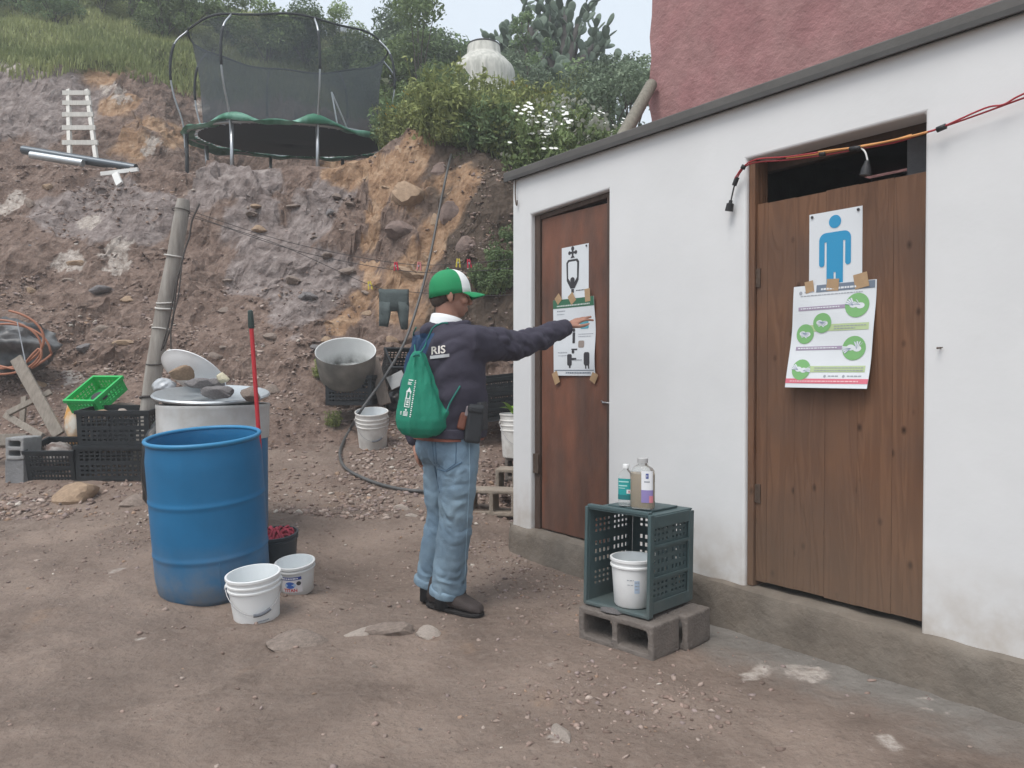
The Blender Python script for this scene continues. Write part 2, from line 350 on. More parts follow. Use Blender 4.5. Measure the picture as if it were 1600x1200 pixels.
def ground_mat():
    m = bpy.data.materials.new('yard_earth'); m.use_nodes = True; n = m.node_tree.nodes; l = m.node_tree.links; b = n['Principled BSDF']
    b.inputs['Specular IOR Level'].default_value = .18
    tc = n.new('ShaderNodeTexCoord'); co = tc.outputs['Object']
    def noise(scale, det=6, rg=.6, dist=0):
        t = n.new('ShaderNodeTexNoise'); t.inputs['Scale'].default_value = scale; t.inputs['Detail'].default_value = det; t.inputs['Roughness'].default_value = rg; t.inputs['Distortion'].default_value = dist
        l.new(co, t.inputs['Vector']); return t.outputs['Fac']
    def ramp(f, *st):
        r = n.new('ShaderNodeValToRGB'); e = r.color_ramp.elements
        while len(e) < len(st): e.new(.5)
        for q, (p, c) in zip(e, st): q.position = p; q.color = (*c, 1)
        l.new(f, r.inputs[0]); return r.outputs[0]
    def mix(f, a, c, bt='MIX'):
        x = n.new('ShaderNodeMixRGB'); x.blend_type = bt
        for k, q in ((0, f), (1, a), (2, c)):
            if isinstance(q, (float, int)): x.inputs[k].default_value = q
            elif isinstance(q, tuple): x.inputs[k].default_value = (*q, 1)
            else: l.new(q, x.inputs[k])
        return x.outputs[0]
    def att(nm):
        a = n.new('ShaderNodeAttribute'); a.attribute_name = nm; s = n.new('ShaderNodeSeparateColor'); l.new(a.outputs['Color'], s.inputs[0]); return s.outputs, a.outputs['Alpha']
    z, za = att('zone'); z2, _ = att('zone2')
    def brkn(f, scale, amp, lo=.38, hi=.62):
        a = n.new('ShaderNodeMath'); a.operation = 'MULTIPLY_ADD'; l.new(noise(scale, 6, .7), a.inputs[0]); a.inputs[1].default_value = amp; a.inputs[2].default_value = -amp * .5
        s = n.new('ShaderNodeMath'); s.operation = 'ADD'; l.new(a.outputs[0], s.inputs[0]); l.new(f, s.inputs[1]); r = n.new('ShaderNodeMapRange'); r.interpolation_type = 'SMOOTHSTEP'; r.inputs[1].default_value = lo; r.inputs[2].default_value = hi; l.new(s.outputs[0], r.inputs[0]); return r.outputs[0]
    z = [brkn(z[0], 5, 1.0, .2, .85), brkn(z[1], 8, 1.4, .2, .9), brkn(z[2], 6, 1.0)]; z2 = [brkn(z2[0], 17, 2.2, .35, 1.15), z2[1], brkn(z2[2], 2.5, 1.3, .25, .95)]
    yard = ramp(noise(1.6, 8, .62, .4), (.30, (.118, .087, .071)), (.43, (.19, .144, .118)), (.55, (.248, .191, .158)), (.70, (.33, .255, .206)))
    yard = mix(ramp(noise(.55, 4, .6), (.42, (0, 0, 0)), (.62, (.5, .5, .5))), yard, (.27, .202, .165))
    yard = mix(ramp(noise(26, 5, .7), (.48, (0, 0, 0)), (.72, (.4, .4, .4))), yard, (.33, .275, .235))
    yard = mix(ramp(noise(1.1, 5, .6, .6), (.44, (0, 0, 0)), (.66, (.42, .42, .42))), yard, (.135, .105, .088))
    yard = mix(ramp(noise(60, 4, .7), (.30, (.55, .55, .55)), (.45, (0, 0, 0))), yard, (.10, .078, .064))
    scree = ramp(noise(7, 8, .7, .2), (.28, (.085, .058, .046)), (.42, (.16, .110, .088)), (.55, (.212, .152, .124)), (.72, (.31, .235, .195)))
    scree = mix(ramp(noise(19, 6, .75), (.34, (.75, .75, .75)), (.5, (0, 0, 0))), scree, (.085, .062, .052)); scree = mix(ramp(noise(33, 5, .7), (.55, (0, 0, 0)), (.75, (.6, .6, .6))), scree, (.36, .29, .25))
    c = mix(za, yard, scree)
    c = mix(z2[1], c, ramp(noise(9, 6, .7), (.3, (.062, .046, .036)), (.7, (.13, .098, .076))))
    c = mix(z[1], c, ramp(noise(8, 8, .7, .3), (.3, (.13, .10, .090)), (.5, (.235, .195, .182)), (.7, (.37, .32, .30))))
    c = mix(z[0], c, ramp(noise(6, 8, .7, .3), (.3, (.17, .098, .058)), (.5, (.33, .208, .128)), (.72, (.48, .345, .24))))
    c = mix(z2[2], c, ramp(noise(3.5, 8, .65, .3), (.3, (.15, .136, .122)), (.55, (.225, .207, .188)), (.75, (.29, .266, .24))))
    c = mix(z2[0], c, ramp(noise(18, 6, .7), (.3, (.27, .225, .195)), (.6, (.52, .465, .42))))
    c = mix(z[2], c, ramp(noise(2.5, 8, .7), (.3, (.06, .075, .028)), (.55, (.12, .13, .05)), (.75, (.20, .18, .09))))
    v = n.new('ShaderNodeTexVoronoi'); v.inputs['Scale'].default_value = 30; l.new(co, v.inputs['Vector'])
    l.new(c, b.inputs['Base Color'])
    rr = n.new('ShaderNodeMapRange'); rr.inputs[3].default_value = .72; rr.inputs[4].default_value = 1.0; l.new(noise(3), rr.inputs[0]); l.new(rr.outputs[0], b.inputs['Roughness'])
    def bump(hsrc, st, dist, prev=None):
        q = n.new('ShaderNodeBump'); q.inputs['Strength'].default_value = st; q.inputs['Distance'].default_value = dist; l.new(hsrc, q.inputs['Height'])
        if prev is not None: l.new(prev, q.inputs['Normal'])
        return q.outputs[0]
    v3 = n.new('ShaderNodeTexVoronoi'); v3.inputs['Scale'].default_value = 9; v3.distance = 'CHEBYCHEV'; l.new(co, v3.inputs['Vector']); v4 = n.new('ShaderNodeMath'); v4.operation = 'MULTIPLY'; l.new(v3.outputs['Distance'], v4.inputs[0]); l.new(za, v4.inputs[1])
    q = bump(noise(5, 8, .65), .5, .07); q = bump(v4.outputs[0], .5, .06, q); q = bump(noise(22, 8, .7), .55, .03, q); q = bump(v.outputs['Distance'], .25, .015, q); q = bump(noise(110, 4, .7), .35, .006, q)
    l.new(q, b.inputs['Normal']); return m
GM = ground_mat(); me.materials.append(GM)
ground = link('ground', me); tag(ground, 'brown stony earth of the yard, embankment and hillside', 'ground', kind='structure')

# ---------------------------------------------------------------- loose stones
def icos():
    b = bmesh.new(); bmesh.ops.create_icosphere(b, subdivisions=1, radius=1); V = np.array([v.co[:] for v in b.verts]); F = np.array([[v.index for v in f.verts] for f in b.faces]); b.free(); return V, F
IV, IF = icos()
def gravel(name, label, P, S, C, flat=.55):
    """many small angular stones as one mesh: positions P, sizes S, colours C"""
    N = len(P); base = IV[None] * (1 + .38 * RNG.uniform(-1, 1, (N, len(IV), 1)))
    base = base * (np.stack([RNG.uniform(.7, 1.35, N), RNG.uniform(.6, 1.1, N), RNG.uniform(.3, .62, N)], 1) * 1)[:, None, :]
    a = RNG.uniform(0, 6.28, N); t = RNG.uniform(-.9, .9, N); ca, sa, ct, st = np.cos(a), np.sin(a), np.cos(t), np.sin(t)
    x = base[..., 0]; y = base[..., 1] * ct[:, None] - base[..., 2] * st[:, None]; zz = base[..., 1] * st[:, None] + base[..., 2] * ct[:, None]
    V = np.stack([x * ca[:, None] - y * sa[:, None], x * sa[:, None] + y * ca[:, None], zz], -1) * S[:, None, None] + P[:, None, :]
    F = (IF[None] + (np.arange(N) * len(IV))[:, None, None]).reshape(-1, 3)
    m = bpy.data.meshes.new(name); m.vertices.add(N * len(IV)); m.vertices.foreach_set('co', V.ravel()); m.loops.add(F.size); m.loops.foreach_set('vertex_index', F.ravel().astype(np.int32))
    m.polygons.add(len(F)); m.polygons.foreach_set('loop_start', np.arange(0, F.size, 3, dtype=np.int32)); m.update(calc_edges=True)
    at_ = m.attributes.new('tint', 'FLOAT_COLOR', 'POINT'); at_.data.foreach_set('color', np.repeat(np.concatenate([C, np.ones((N, 1))], 1), len(IV), 0).astype(np.float32).ravel())
    m.materials.append(mat('loose_stone', attr='tint', rough=.92, var=.25, vscale=30, bump=.5, bscale=60, spec=.2))
    return tag(link(name, m), label, 'gravel', kind='stuff')
PAL = np.array([[.22, .16, .134], [.27, .2, .17], [.32, .25, .215], [.26, .205, .19], [.2, .148, .125], [.38, .31, .27], [.29, .20, .145], [.48, .43, .38]])
PW = np.array([.22, .20, .14, .14, .14, .07, .05, .04]); PW /= PW.sum()
def scatter(N, x0, x1, y0, y1, prob, smin, smax, power=2.5, pw=PW):
    x = RNG.uniform(x0, x1, N * 3); y = RNG.uniform(y0, y1, N * 3); u = x / y * 1200 + 800
    k = (u > -120) & (u < 1720) & (RNG.uniform(0, 1, N * 3) < prob(x, y)); x, y = x[k][:N], y[k][:N]
    lx = (x - W0.x) * .6009 - (y - W0.y) * .7993; ly = (x - W0.x) * .7993 + (y - W0.y) * .6009
    k = ~((lx > -.05) & (ly > -.06)); x, y = x[k], y[k]
    s = smin + (smax - smin) * RNG.uniform(0, 1, len(x)) ** power; z = H(x, y)
    c = PAL[RNG.choice(len(PAL), len(x), p=pw)] * RNG.uniform(.85, 1.3, (len(x), 1))
    return np.stack([x, y, z + s * .08], 1), s, c
def p_yard(x, y):
    nn = fbm(x * .9, y * .9, None, 3, 91); base = .10 + .5 * sstep(.05, .4, nn)
    track = sstep(-.9, -.3, x) * sstep(3.9, 4.6, y); pile = np.exp(-(((x - .35) / .4) ** 2 + ((y - 2.75) / .35) ** 2)) + np.exp(-(((x - .2) / .5) ** 2 + ((y - 4.4) / .5) ** 2))
    return np.clip(base * sstep(2.2, 4.5, y) + .7 * track * sstep(-.2, .2, nn + .1) + 1.2 * pile + .03, 0, 1)
gravel('yard_gravel', 'small brown and grey pebbles strewn over the yard', *scatter(18000, -4.5, 2.2, 1.7, 6.4, p_yard, .0025, .015, 3.4, PW * np.array([1.2, 1.2, 1, 1, 1.2, .6, 1, .35]) / (PW * np.array([1.2, 1.2, 1, 1, 1.2, .6, 1, .35])).sum()))
gravel('scree', 'loose angular brown shards covering the embankment slope', *scatter(30000, -8.5, 1.4, 5.4, 11.0, lambda x, y: np.clip((.12 + sstep(-.2, .35, fbm(x * 1.1, y * 1.1, None, 3, 95))) * (1 - .6 * sstep(8.3, 9.2, y)), 0, 1), .005, .030, 2.3))
# ================================================================== WHITE RESTROOM BUILDING
plaster = mat('white_plaster', (.70, .705, .71), .85, var=.06, vscale=1.3, bump=.18, bscale=7, dirt=((.45, .39, .33), .2, .55, .6))
concrete = mat('grey_concrete', (.165, .138, .112), .92, var=.28, vscale=5, bump=.9, bscale=30, col2=(.21, .182, .152))
roofm = mat('roof_sheet', (.105, .10, .095), .7, var=.15, vscale=5, bump=.2)
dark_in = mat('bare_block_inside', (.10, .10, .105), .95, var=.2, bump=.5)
wood_red = mat('door_red_brown', (.175, .072, .044), .6, var=.32, vscale=3.0, bump=.25, bscale=30, col2=(.125, .066, .048), streak=(3.0, 3.0, .9))
wood_dk = mat('door_frame_dark', (.075, .046, .034), .7, var=.3, bump=.3, streak=(6, 6, .8))
rust = mat('rusty_steel', (.12, .085, .065), .6, var=.3, vscale=30, metal=.5, bump=.3)
steel = mat('dull_steel', (.35, .35, .36), .4, metal=.9, var=.1)

def plank_mat():
    m = bpy.data.materials.new('knotty_pine'); m.use_nodes = True; n = m.node_tree.nodes; l = m.node_tree.links; b = n['Principled BSDF']; b.inputs['Roughness'].default_value = .6
    b.inputs['Specular IOR Level'].default_value = .3
    tc = n.new('ShaderNodeTexCoord'); oi = n.new('ShaderNodeObjectInfo')
    ad = n.new('ShaderNodeVectorMath'); ad.operation = 'ADD'; cb = n.new('ShaderNodeCombineXYZ'); ml = n.new('ShaderNodeMath'); ml.operation = 'MULTIPLY'; ml.inputs[1].default_value = 37
    l.new(oi.outputs['Random'], ml.inputs[0]); l.new(ml.outputs[0], cb.inputs[0]); l.new(ml.outputs[0], cb.inputs[2]); l.new(tc.outputs['Object'], ad.inputs[0]); l.new(cb.outputs[0], ad.inputs[1])
    mp = n.new('ShaderNodeMapping'); mp.inputs['Scale'].default_value = (9, 9, .75); l.new(ad.outputs[0], mp.inputs[0])
    t = n.new('ShaderNodeTexNoise'); t.inputs['Scale'].default_value = 1.4; t.inputs['Detail'].default_value = 3; t.inputs['Distortion'].default_value = .8; l.new(mp.outputs[0], t.inputs[0])
    wv = n.new('ShaderNodeMath'); wv.operation = 'MULTIPLY'; wv.inputs[1].default_value = 34; l.new(t.outputs[0], wv.inputs[0]); sn = n.new('ShaderNodeMath'); sn.operation = 'SINE'; l.new(wv.outputs[0], sn.inputs[0])
    rp = n.new('ShaderNodeValToRGB'); e = rp.color_ramp.elements; e[0].position = 0; e[0].color = (.145, .070, .038, 1); e[1].position = .8; e[1].color = (.185, .092, .050, 1)
    mr = n.new('ShaderNodeMapRange'); mr.inputs[1].default_value = -1; l.new(sn.outputs[0], mr.inputs[0]); l.new(mr.outputs[0], rp.inputs[0])
    g = n.new('ShaderNodeTexNoise'); g.inputs['Scale'].default_value = 2.2; g.inputs['Detail'].default_value = 5; l.new(tc.outputs['Object'], g.inputs[0])
    r2 = n.new('ShaderNodeValToRGB'); r2.color_ramp.elements[0].position = .38; r2.color_ramp.elements[1].position = .70; l.new(g.outputs[0], r2.inputs[0])
    x = n.new('ShaderNodeMixRGB'); l.new(r2.outputs[0], x.inputs[0]); l.new(rp.outputs[0], x.inputs[1]); x.inputs[2].default_value = (.115, .066, .045, 1)
    # knots
    mp2 = n.new('ShaderNodeMapping'); mp2.inputs['Scale'].default_value = (11, 2.0, 7.0); l.new(ad.outputs[0], mp2.inputs[0])
    vo = n.new('ShaderNodeTexVoronoi'); vo.inputs['Scale'].default_value = 1; l.new(mp2.outputs[0], vo.inputs[0])
    r3 = n.new('ShaderNodeValToRGB'); r3.color_ramp.elements[0].position = .03; r3.color_ramp.elements[0].color = (1, 1, 1, 1); r3.color_ramp.elements[1].position = .16; r3.color_ramp.elements[1].color = (0, 0, 0, 1); l.new(vo.outputs['Distance'], r3.inputs[0])
    y = n.new('ShaderNodeMixRGB'); l.new(r3.outputs[0], y.inputs[0]); l.new(x.outputs[0], y.inputs[1]); y.inputs[2].default_value = (.04, .018, .010, 1)
    sp = n.new('ShaderNodeSeparateXYZ'); l.new(tc.outputs['Object'], sp.inputs[0]); md = n.new('ShaderNodeMapRange'); md.inputs[1].default_value = .2; md.inputs[2].default_value = .8; md.inputs[3].default_value = .55; md.inputs[4].default_value = 0; l.new(sp.outputs[2], md.inputs[0])
    dm = n.new('ShaderNodeMixRGB'); l.new(md.outputs[0], dm.inputs[0]); l.new(y.outputs[0], dm.inputs[1]); dm.inputs[2].default_value = (.15, .115, .085, 1)
    l.new(dm.outputs[0], b.inputs['Base Color'])
    bp = n.new('ShaderNodeBump'); bp.inputs['Strength'].default_value = .25; bp.inputs['Distance'].default_value = .004; l.new(sn.outputs[0], bp.inputs['Height']); l.new(bp.outputs[0], b.inputs['Normal'])
    return m
pine = plank_mat()

bld = thing('restroom_building', 'low white plastered restroom building with two wooden doors', 'building', W0, (0, 0, WROT))
ZT = 2.435
d1l, d1bl = wl(829, 833); _, d1tl = wl(829, 336); d1r, d1tr = wl(951, 296); _, d1br = wl(951, 868)
d2l, d2tl = wl(1166, 249); d2r, d2tr = wl(1446, 176); CURB = .2
_, d2bl = wl(1166, 914); _, d2br = wl(1446, 988)
d1b = CURB; d2b = CURB
SL, SR = .0, 4.9
wob = lambda i, a=.006: a * math.sin(i * 12.9898) 
H1 = [(d1l, d1b), (d1r, d1b), (d1r, d1tr), (d1l, d1tl)]; H2 = [(d2l, d2b), (d2r, d2b), (d2r, d2tr), (d2l, d2tl)]
q = MB(); cs_ = [(SL, 1.9), (d1l, d1tl), (d1r, d1tr), (d2l, d2tl), (d2r, d2tr), (SR, 2.1)]; V = []
for y in (0, .13):
    for x, zm in cs_: V += [(x, y, CURB - .02), (x, y, zm), (x, y, ZT)]
F = []; key = set()
for i in range(5):
    for j in range(2):
        if j == 0 and i in (1, 3): continue
        a = 3 * i + j; key.add((i, j)); F += [(a, a + 3, a + 4, a + 1), (18 + a, 18 + a + 1, 18 + a + 4, 18 + a + 3)]
for i, j in key:
    a = 3 * i + j
    for (di, dj), (p, r) in (((-1, 0), (a, a + 1)), ((1, 0), (a + 3, a + 4)), ((0, -1), (a, a + 3)), ((0, 1), (a + 1, a + 4))):
        if (i + di, j + dj) not in key: F.append((p, r, 18 + r, 18 + p))
q.add(V, F); q.obj('wall', plaster, bld, bevel=.012, seg=3)

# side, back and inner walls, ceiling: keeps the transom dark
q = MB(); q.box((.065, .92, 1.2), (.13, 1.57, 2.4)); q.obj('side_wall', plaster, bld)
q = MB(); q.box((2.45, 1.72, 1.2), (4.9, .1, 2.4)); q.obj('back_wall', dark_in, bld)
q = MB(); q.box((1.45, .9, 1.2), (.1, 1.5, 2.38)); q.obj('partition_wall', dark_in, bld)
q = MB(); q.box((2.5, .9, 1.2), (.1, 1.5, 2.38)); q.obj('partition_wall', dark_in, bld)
# concrete plinth, slightly proud of the plaster, rough edge
q = MB(); n = 120; prof = [(-.055, -.12), (-.045, .02), (-.04, .12), (-.036, CURB - .035), (-.026, CURB - .006), (.0, CURB + .004), (.3, CURB + .006), (.3, -.12)]
rr = []
for i in range(n + 1):
    s = -.06 + (SR + .06) * i / n; k = .008 * float(fbm(s * 5, 1.3, None, 3, 5)); kk = .007 * float(fbm(s * 9, 7.7, None, 3, 6))
    e = .05 * max(0, 1 - (s + .06) / .08)
    rr.append([(s, y + (k if y < 0 else 0) + (e if y < 0 else 0), z + (kk if z > .1 else 0)) for y, z in prof])
q.rings(rr); q.obj('plinth', concrete, bld, smooth=50)
q = MB(); q.box((2.44, .86, ZT + .026), (4.98, 1.80, .046)); q.obj('roof', roofm, bld, bevel=.006)
q = MB(); q.box((2.44, -.034, ZT - .001), (4.97, .012, .022)); q.obj('roof_trim', mat('roof_trim_dark', (.07, .068, .066), .7, var=.2), bld)

# --- narrow red-brown door
door = MB(); x0, x1 = d1l + .055, d1r - .05; zb, zt = CURB + .012, min(d1tl, d1tr) - .03
door.box(((x0 + x1) / 2, .06, (zb + zt) / 2), (x1 - x0 - .004, .032, zt - zb)); dr1 = door.obj('door', wood_red, bld, bevel=.004); dr1['label'] = 'narrow smooth red-brown door'
q = MB(); q.box((d1l + .027, .066, (CURB + d1tl) / 2), (.05, .07, d1tl - CURB - .006)); q.box((d1r - .024, .066, (CURB + d1tr) / 2), (.045, .07, d1tr - CURB - .006)); q.obj('door_frame', wood_dk, bld, bevel=.004)
q = MB(); q.bar((d1l + .052, .064, d1tl - .018), (d1r - .047, .064, d1tr - .018), .06, .03); q.obj('lintel', wood_dk, bld, bevel=.003)
q = MB(); q.box((d1l + .03, .022, 1.42), (.05, .012, .12)); q.obj('hinge', rust, dr1); q = MB(); q.box((d1l + .03, .022, .62), (.05, .012, .12)); q.obj('hinge', rust, dr1)
q = MB(); s_, z_ = wl(941, 629, .02); q.tube([(s_ - .03, .043, z_ + .008), (s_, .028, z_), (s_ + .05, .03, z_ - .002)], .005); q.tube([(s_, .044, z_), (s_, .02, z_)], .006); q.obj('latch', steel, dr1, smooth=True)

# --- wide knotty pine door made of boards
dl, dr_ = d2l + .035, d2r - .006; _, dz_top = wl(1420, 268, .02); zt = dz_top - .005; zb = CURB + .03
droot = MB(); droot.box(((dl + dr_) / 2, .085, .5), (dr_ - dl - .06, .022, .10)); droot.box(((dl + dr_) / 2, .085, 1.5), (dr_ - dl - .06, .022, .10)); dr2 = droot.obj('door', pine, bld); dr2['label'] = 'wide knotty pine door of upright boards'
cuts = [0, .075, .26, .45, .64, .83, 1.0]
for i in range(6):
    a, c = dl + (dr_ - dl) * cuts[i], dl + (dr_ - dl) * cuts[i + 1]; q = MB()
    q.box(((a + c) / 2, .052 + .0006 * (i % 2), (zb + zt) / 2), (c - a - .0007, .03, zt - zb - .004 * ((i * 7) % 3))); q.obj('plank', pine, dr2, bevel=.0007)
q = MB(); q.box((d2l + .017, .07, (CURB + d2tl) / 2), (.032, .10, d2tl - CURB - .008)); q.obj('door_frame', pine, bld, bevel=.003)
q = MB(); q.box(((d2l + d2r) / 2, .155, (d2tl + d2tr) / 2 + .01), (d2r - d2l + .1, .045, .10)); q.obj('lintel', wood_dk, bld)
for py in (435, 770):
    s_, z_ = wl(1176, py, .03); q = MB(); q.box((s_ - .016, .0335, z_), (.034, .006, .085)); q.box((s_ + .022, .0335, z_), (.034, .006, .085)); q.tube([(s_ + .003, .03, z_ - .045), (s_ + .003, .03, z_ + .045)], .007)
    for dx in (-.016, .022):
        for dz in (-.028, 0, .028): q.tube([(s_ + dx, .033, z_ + dz), (s_ + dx, .0285, z_ + dz)], .004, 6)
    q.obj('hinge', rust, dr2)
s_, z_ = wl(1396, 240, .6)
q = MB(); q.tube([(2.0, .7, 2.06), (3.2, .72, 2.22)], .012); q.obj('inner_rail', mat('grey_mauve_pipe', (.16, .13, .14), .6), bld)
s_, z_ = wl(1470, 543); q = MB(); q.tube([(s_, .01, z_), (s_, -.03, z_ - .004)], .0028, 6); q.tube([(s_ - .01, -.01, z_), (s_ + .012, -.012, z_)], .002, 6); q.obj('nail', rust, bld)
s_, z_ = wl(808, 290); q = MB(); q.tube(cr([(s_ + .004, -.012, z_ + .06), (s_ + .006, -.02, z_ - .05), (s_ + .014, -.02, z_ - .12), (s_ + .022, -.018, z_ - .13), (s_ + .024, -.018, z_ - .10)], 4), .004, 6); q.obj('wire_hook', rust, bld)

# ================================================================== SIGNS AND POSTERS (flat prints fixed to the doors)
paper = mat('white_paper', (.70, .73, .76), .6, var=.02)
ink = mat('dark_ink', (.045, .043, .05), .7); inkg = mat('grey_ink', (.33, .35, .39), .7)
tape = mat('brown_packing_tape', (.42, .28, .16), .35, var=.12, vscale=25)
def onwallM(y): return Matrix.Translation((0, y, 0)) @ Matrix(((1, 0, 0, 0), (0, 0, -1, 0), (0, 1, 0, 0), (0, 0, 0, 1)))   # xy -> s,z ; +z -> out of the wall
def loc_thing(name, label, cat, s, y, z, group=None):
    return thing(name, label, cat, WM @ Vector((s, y, z)), (0, 0, WROT), group)
def circ(cx, cy, r, n=28, ry=None): return [(cx + r * math.cos(6.2832 * i / n), cy + (ry or r) * math.sin(6.2832 * i / n)) for i in range(n)]
def rect(x0, y0, x1, y1): return [(x0, y0), (x1, y0), (x1, y1), (x0, y1)]
def rrect(x0, y0, x1, y1, r, n=6):
    o = []
    for cx, cy, a in ((x1 - r, y1 - r, 0), (x0 + r, y1 - r, 90), (x0 + r, y0 + r, 180), (x1 - r, y0 + r, 270)):
        o += [(cx + r * math.cos(R(a + 90 * i / n)), cy + r * math.sin(R(a + 90 * i / n))) for i in range(n + 1)]
    return o
class Sheet:
    """a sheet of paper on a wall with its own curl; w,h in metres, origin at its lower left; prints follow the sheet"""
    def __init__(s, name, label, cat, S, Yw, Zb, w, h, curl, skew=0.0, m=paper):
        s.w, s.h, s.curl, s.skew = w, h, curl, skew; s.o = loc_thing(name, label, cat, S, Yw, Zb)
        q = MB(); n, k = 14, 18; g = [[s.p(w * i / n, h * j / k, 0) for i in range(n + 1)] for j in range(k + 1)]; g2 = [[p + Vector((0, .0009, 0)) for p in r] for r in g]
        V = [p for r in g for p in r] + [p for r in g2 for p in r]; N = (n + 1) * (k + 1); F = []
        for j in range(k):
            for i in range(n):
                a = j * (n + 1) + i; f = (a, a + 1, a + n + 2, a + n + 1); F.append(f); F.append(tuple(N + x for x in f[::-1]))
        rim = [i for i in range(n + 1)] + [(j + 1) * (n + 1) - 1 for j in range(1, k + 1)] + [k * (n + 1) + i for i in range(n - 1, -1, -1)] + [j * (n + 1) for j in range(k - 1, 0, -1)]
        for a, c in zip(rim, rim[1:] + rim[:1]): F.append((a, c, N + c, N + a))
        q.add(V, F); q.obj('sheet', m, s.o, smooth=30)
    def p(s, x, y, off): return Vector((x + s.skew * y, -off - s.curl(x / s.w, y / s.h), y))
    def ink(s, name, polys, m, off=.0012):
        q = MB()
        for pl in polys:
            P = []
            for (x0, y0), (x1, y1) in zip(pl, pl[1:] + pl[:1]):
                k = max(1, int(math.hypot(x1 - x0, y1 - y0) / .02)) if len(pl) < 8 else 1
                P += [(x0 + (x1 - x0) * t / k, y0 + (y1 - y0) * t / k) for t in range(k)]
            off += .00003
            if len(pl) == 4 and len(set(x for x, y in pl)) == 2:
                xs = sorted(set(x for x, y in pl)); ys = sorted(set(y for x, y in pl)); nx = max(1, int((xs[1] - xs[0]) / .015)); ny = max(1, int((ys[1] - ys[0]) / .015))
                V = [s.p(xs[0] + (xs[1] - xs[0]) * i / nx, ys[0] + (ys[1] - ys[0]) * j / ny, off) for j in range(ny + 1) for i in range(nx + 1)]
                q.add(V, [(j * (nx + 1) + i, j * (nx + 1) + i + 1, (j + 1) * (nx + 1) + i + 1, (j + 1) * (nx + 1) + i) for j in range(ny) for i in range(nx)])
            else:
                c = (sum(x for x, y in P) / len(P), sum(y for x, y in P) / len(P)); V = [s.p(*c, off)] + [s.p(x, y, off) for x, y in P]; N = len(P)
                q.add(V, [(0, 1 + i, 1 + (i + 1) % N) for i in range(N)])
        return q.obj(name, m, s.o)
def lines(x0, x1, y, h, seed, gap=.25):
    """a line of small print too small to read: short dashes of word length"""
    rd = random.Random(seed); o = []; x = x0
    while x < x1:
        L = rd.uniform(.006, .016); o.append(rect(x, y, min(x + L, x1), y + h)); x += L + .003
    return o
def tapes(sh, items):
    for x, y, ww, hh, a in items:
        q = MB(); M = Matrix.Translation(sh.p(x, y, .0022)) @ Matrix(((1, 0, 0, 0), (0, 0, -1, 0), (0, 1, 0, 0), (0, 0, 0, 1))) @ Matrix.Rotation(R(a), 4, 'Z')
        q.prism(rect(-ww / 2, -hh / 2, ww / 2, hh / 2), M, .0006); q.obj('tape', tape, sh.o)

YD2 = .036; YD1 = .043
# men's sign
sl_, zt_ = wl(1265, 336, YD2); sr_, _ = wl(1348, 322, YD2); _, zb_ = wl(1306, 452, YD2); wS, hS = sr_ - sl_, zt_ - zb_
sg = Sheet('restroom_sign', 'white sign with blue man pictogram on the pine door', 'sign', sl_, YD2, zb_, wS, hS, lambda u, v: .001)
cy = mat('sign_blue', (.03, .29, .53), .45)
W_, H_ = wS, hS; cx = W_ * .5
sg.ink('pictogram', [circ(cx, H_ * .86, W_ * .115, ry=W_ * .115)] + [[p_ for p_ in rrect(cx - W_ * .3, H_ * .50, cx + W_ * .3, H_ * .73, W_ * .13) if p_[1] > H_ * .615] + [(cx - W_ * .3, H_ * .61), (cx + W_ * .3, H_ * .61)]] + [rect(cx - W_ * .155, H_ * .22, cx + W_ * .155, H_ * .6099)] + [[p_ for p_ in rrect(a_, H_ * .30, b_, H_ * .66, W_ * .05) if p_[1] < H_ * .5] + [(b_, H_ * .6099), (a_, H_ * .6099)] for a_, b_ in ((cx - W_ * .3, cx - W_ * .195), (cx + W_ * .195, cx + W_ * .3))] + [rect(cx - W_ * .155, .004, cx - W_ * .02, H_ * .222), rect(cx + W_ * .02, .004, cx + W_ * .155, H_ * .222)], cy, .0016)
for fx in (.06, .93):
    q = MB(); q.lathe([(.0, 0), (.006, .0), (.006, .003), (.003, .004)], 10, Matrix(((1, 0, 0), (0, 0, -1), (0, 1, 0))), sg.p(W_ * fx, H_ * .96, .0018)); q.obj('tack', ink, sg.o)
# hand washing poster
pl_, _ = wl(1233, 500, YD2 - .02); pr_, _ = wl(1361, 500, YD2 - .02); _, pt_ = wl(1300, 443, YD2); _, pb_ = wl(1290, 606, YD2 - .02); wP, hP = pr_ - pl_, pt_ - pb_
hp = Sheet('hand_washing_poster', 'white poster with green circles showing how to wash hands', 'poster', pl_, YD2 - .004, pb_, wP, hP, lambda u, v: .006 * math.sin(u * 3.1) + .045 * (1 - v) ** 2.2 + .003 * math.sin(v * 9 + u * 3), skew=.03)
G1 = mat('poster_green', (.20, .44, .17), .6); G2 = mat('poster_pale_green', (.47, .58, .32), .6); MV = mat('poster_mauve', (.36, .29, .40), .6); PK = mat('poster_pink', (.66, .16, .22), .6); HD = mat('poster_slate', (.17, .21, .27), .5)
sk = mat('poster_line', (.24, .30, .40), .6)
hp.ink('header_band', [rect(wP * .30, hP * .925, wP * .985, hP * .995)], HD); hp.ink('header_text', lines(wP * .36, wP * .8, hP * .942, .008, 3), paper, .0019)
hp.ink('logo', [circ(wP * .1, hP * .93, .008, 10)] + lines(wP * .15, wP * .27, hP * .93, .005, 4) + lines(wP * .1, wP * .85, hP * .895, .003, 5), inkg)
CIR = [(.80, .775, .135), (.40, .625, .115), (.185, .525, .115), (.80, .375, .135), (.19, .175, .12)]
for b_ in [rect(wP * .08, hP * .755, wP * .68, hP * .79), rect(wP * .08, hP * .365, wP * .68, hP * .40)]: hp.ink('bar', [b_], MV)
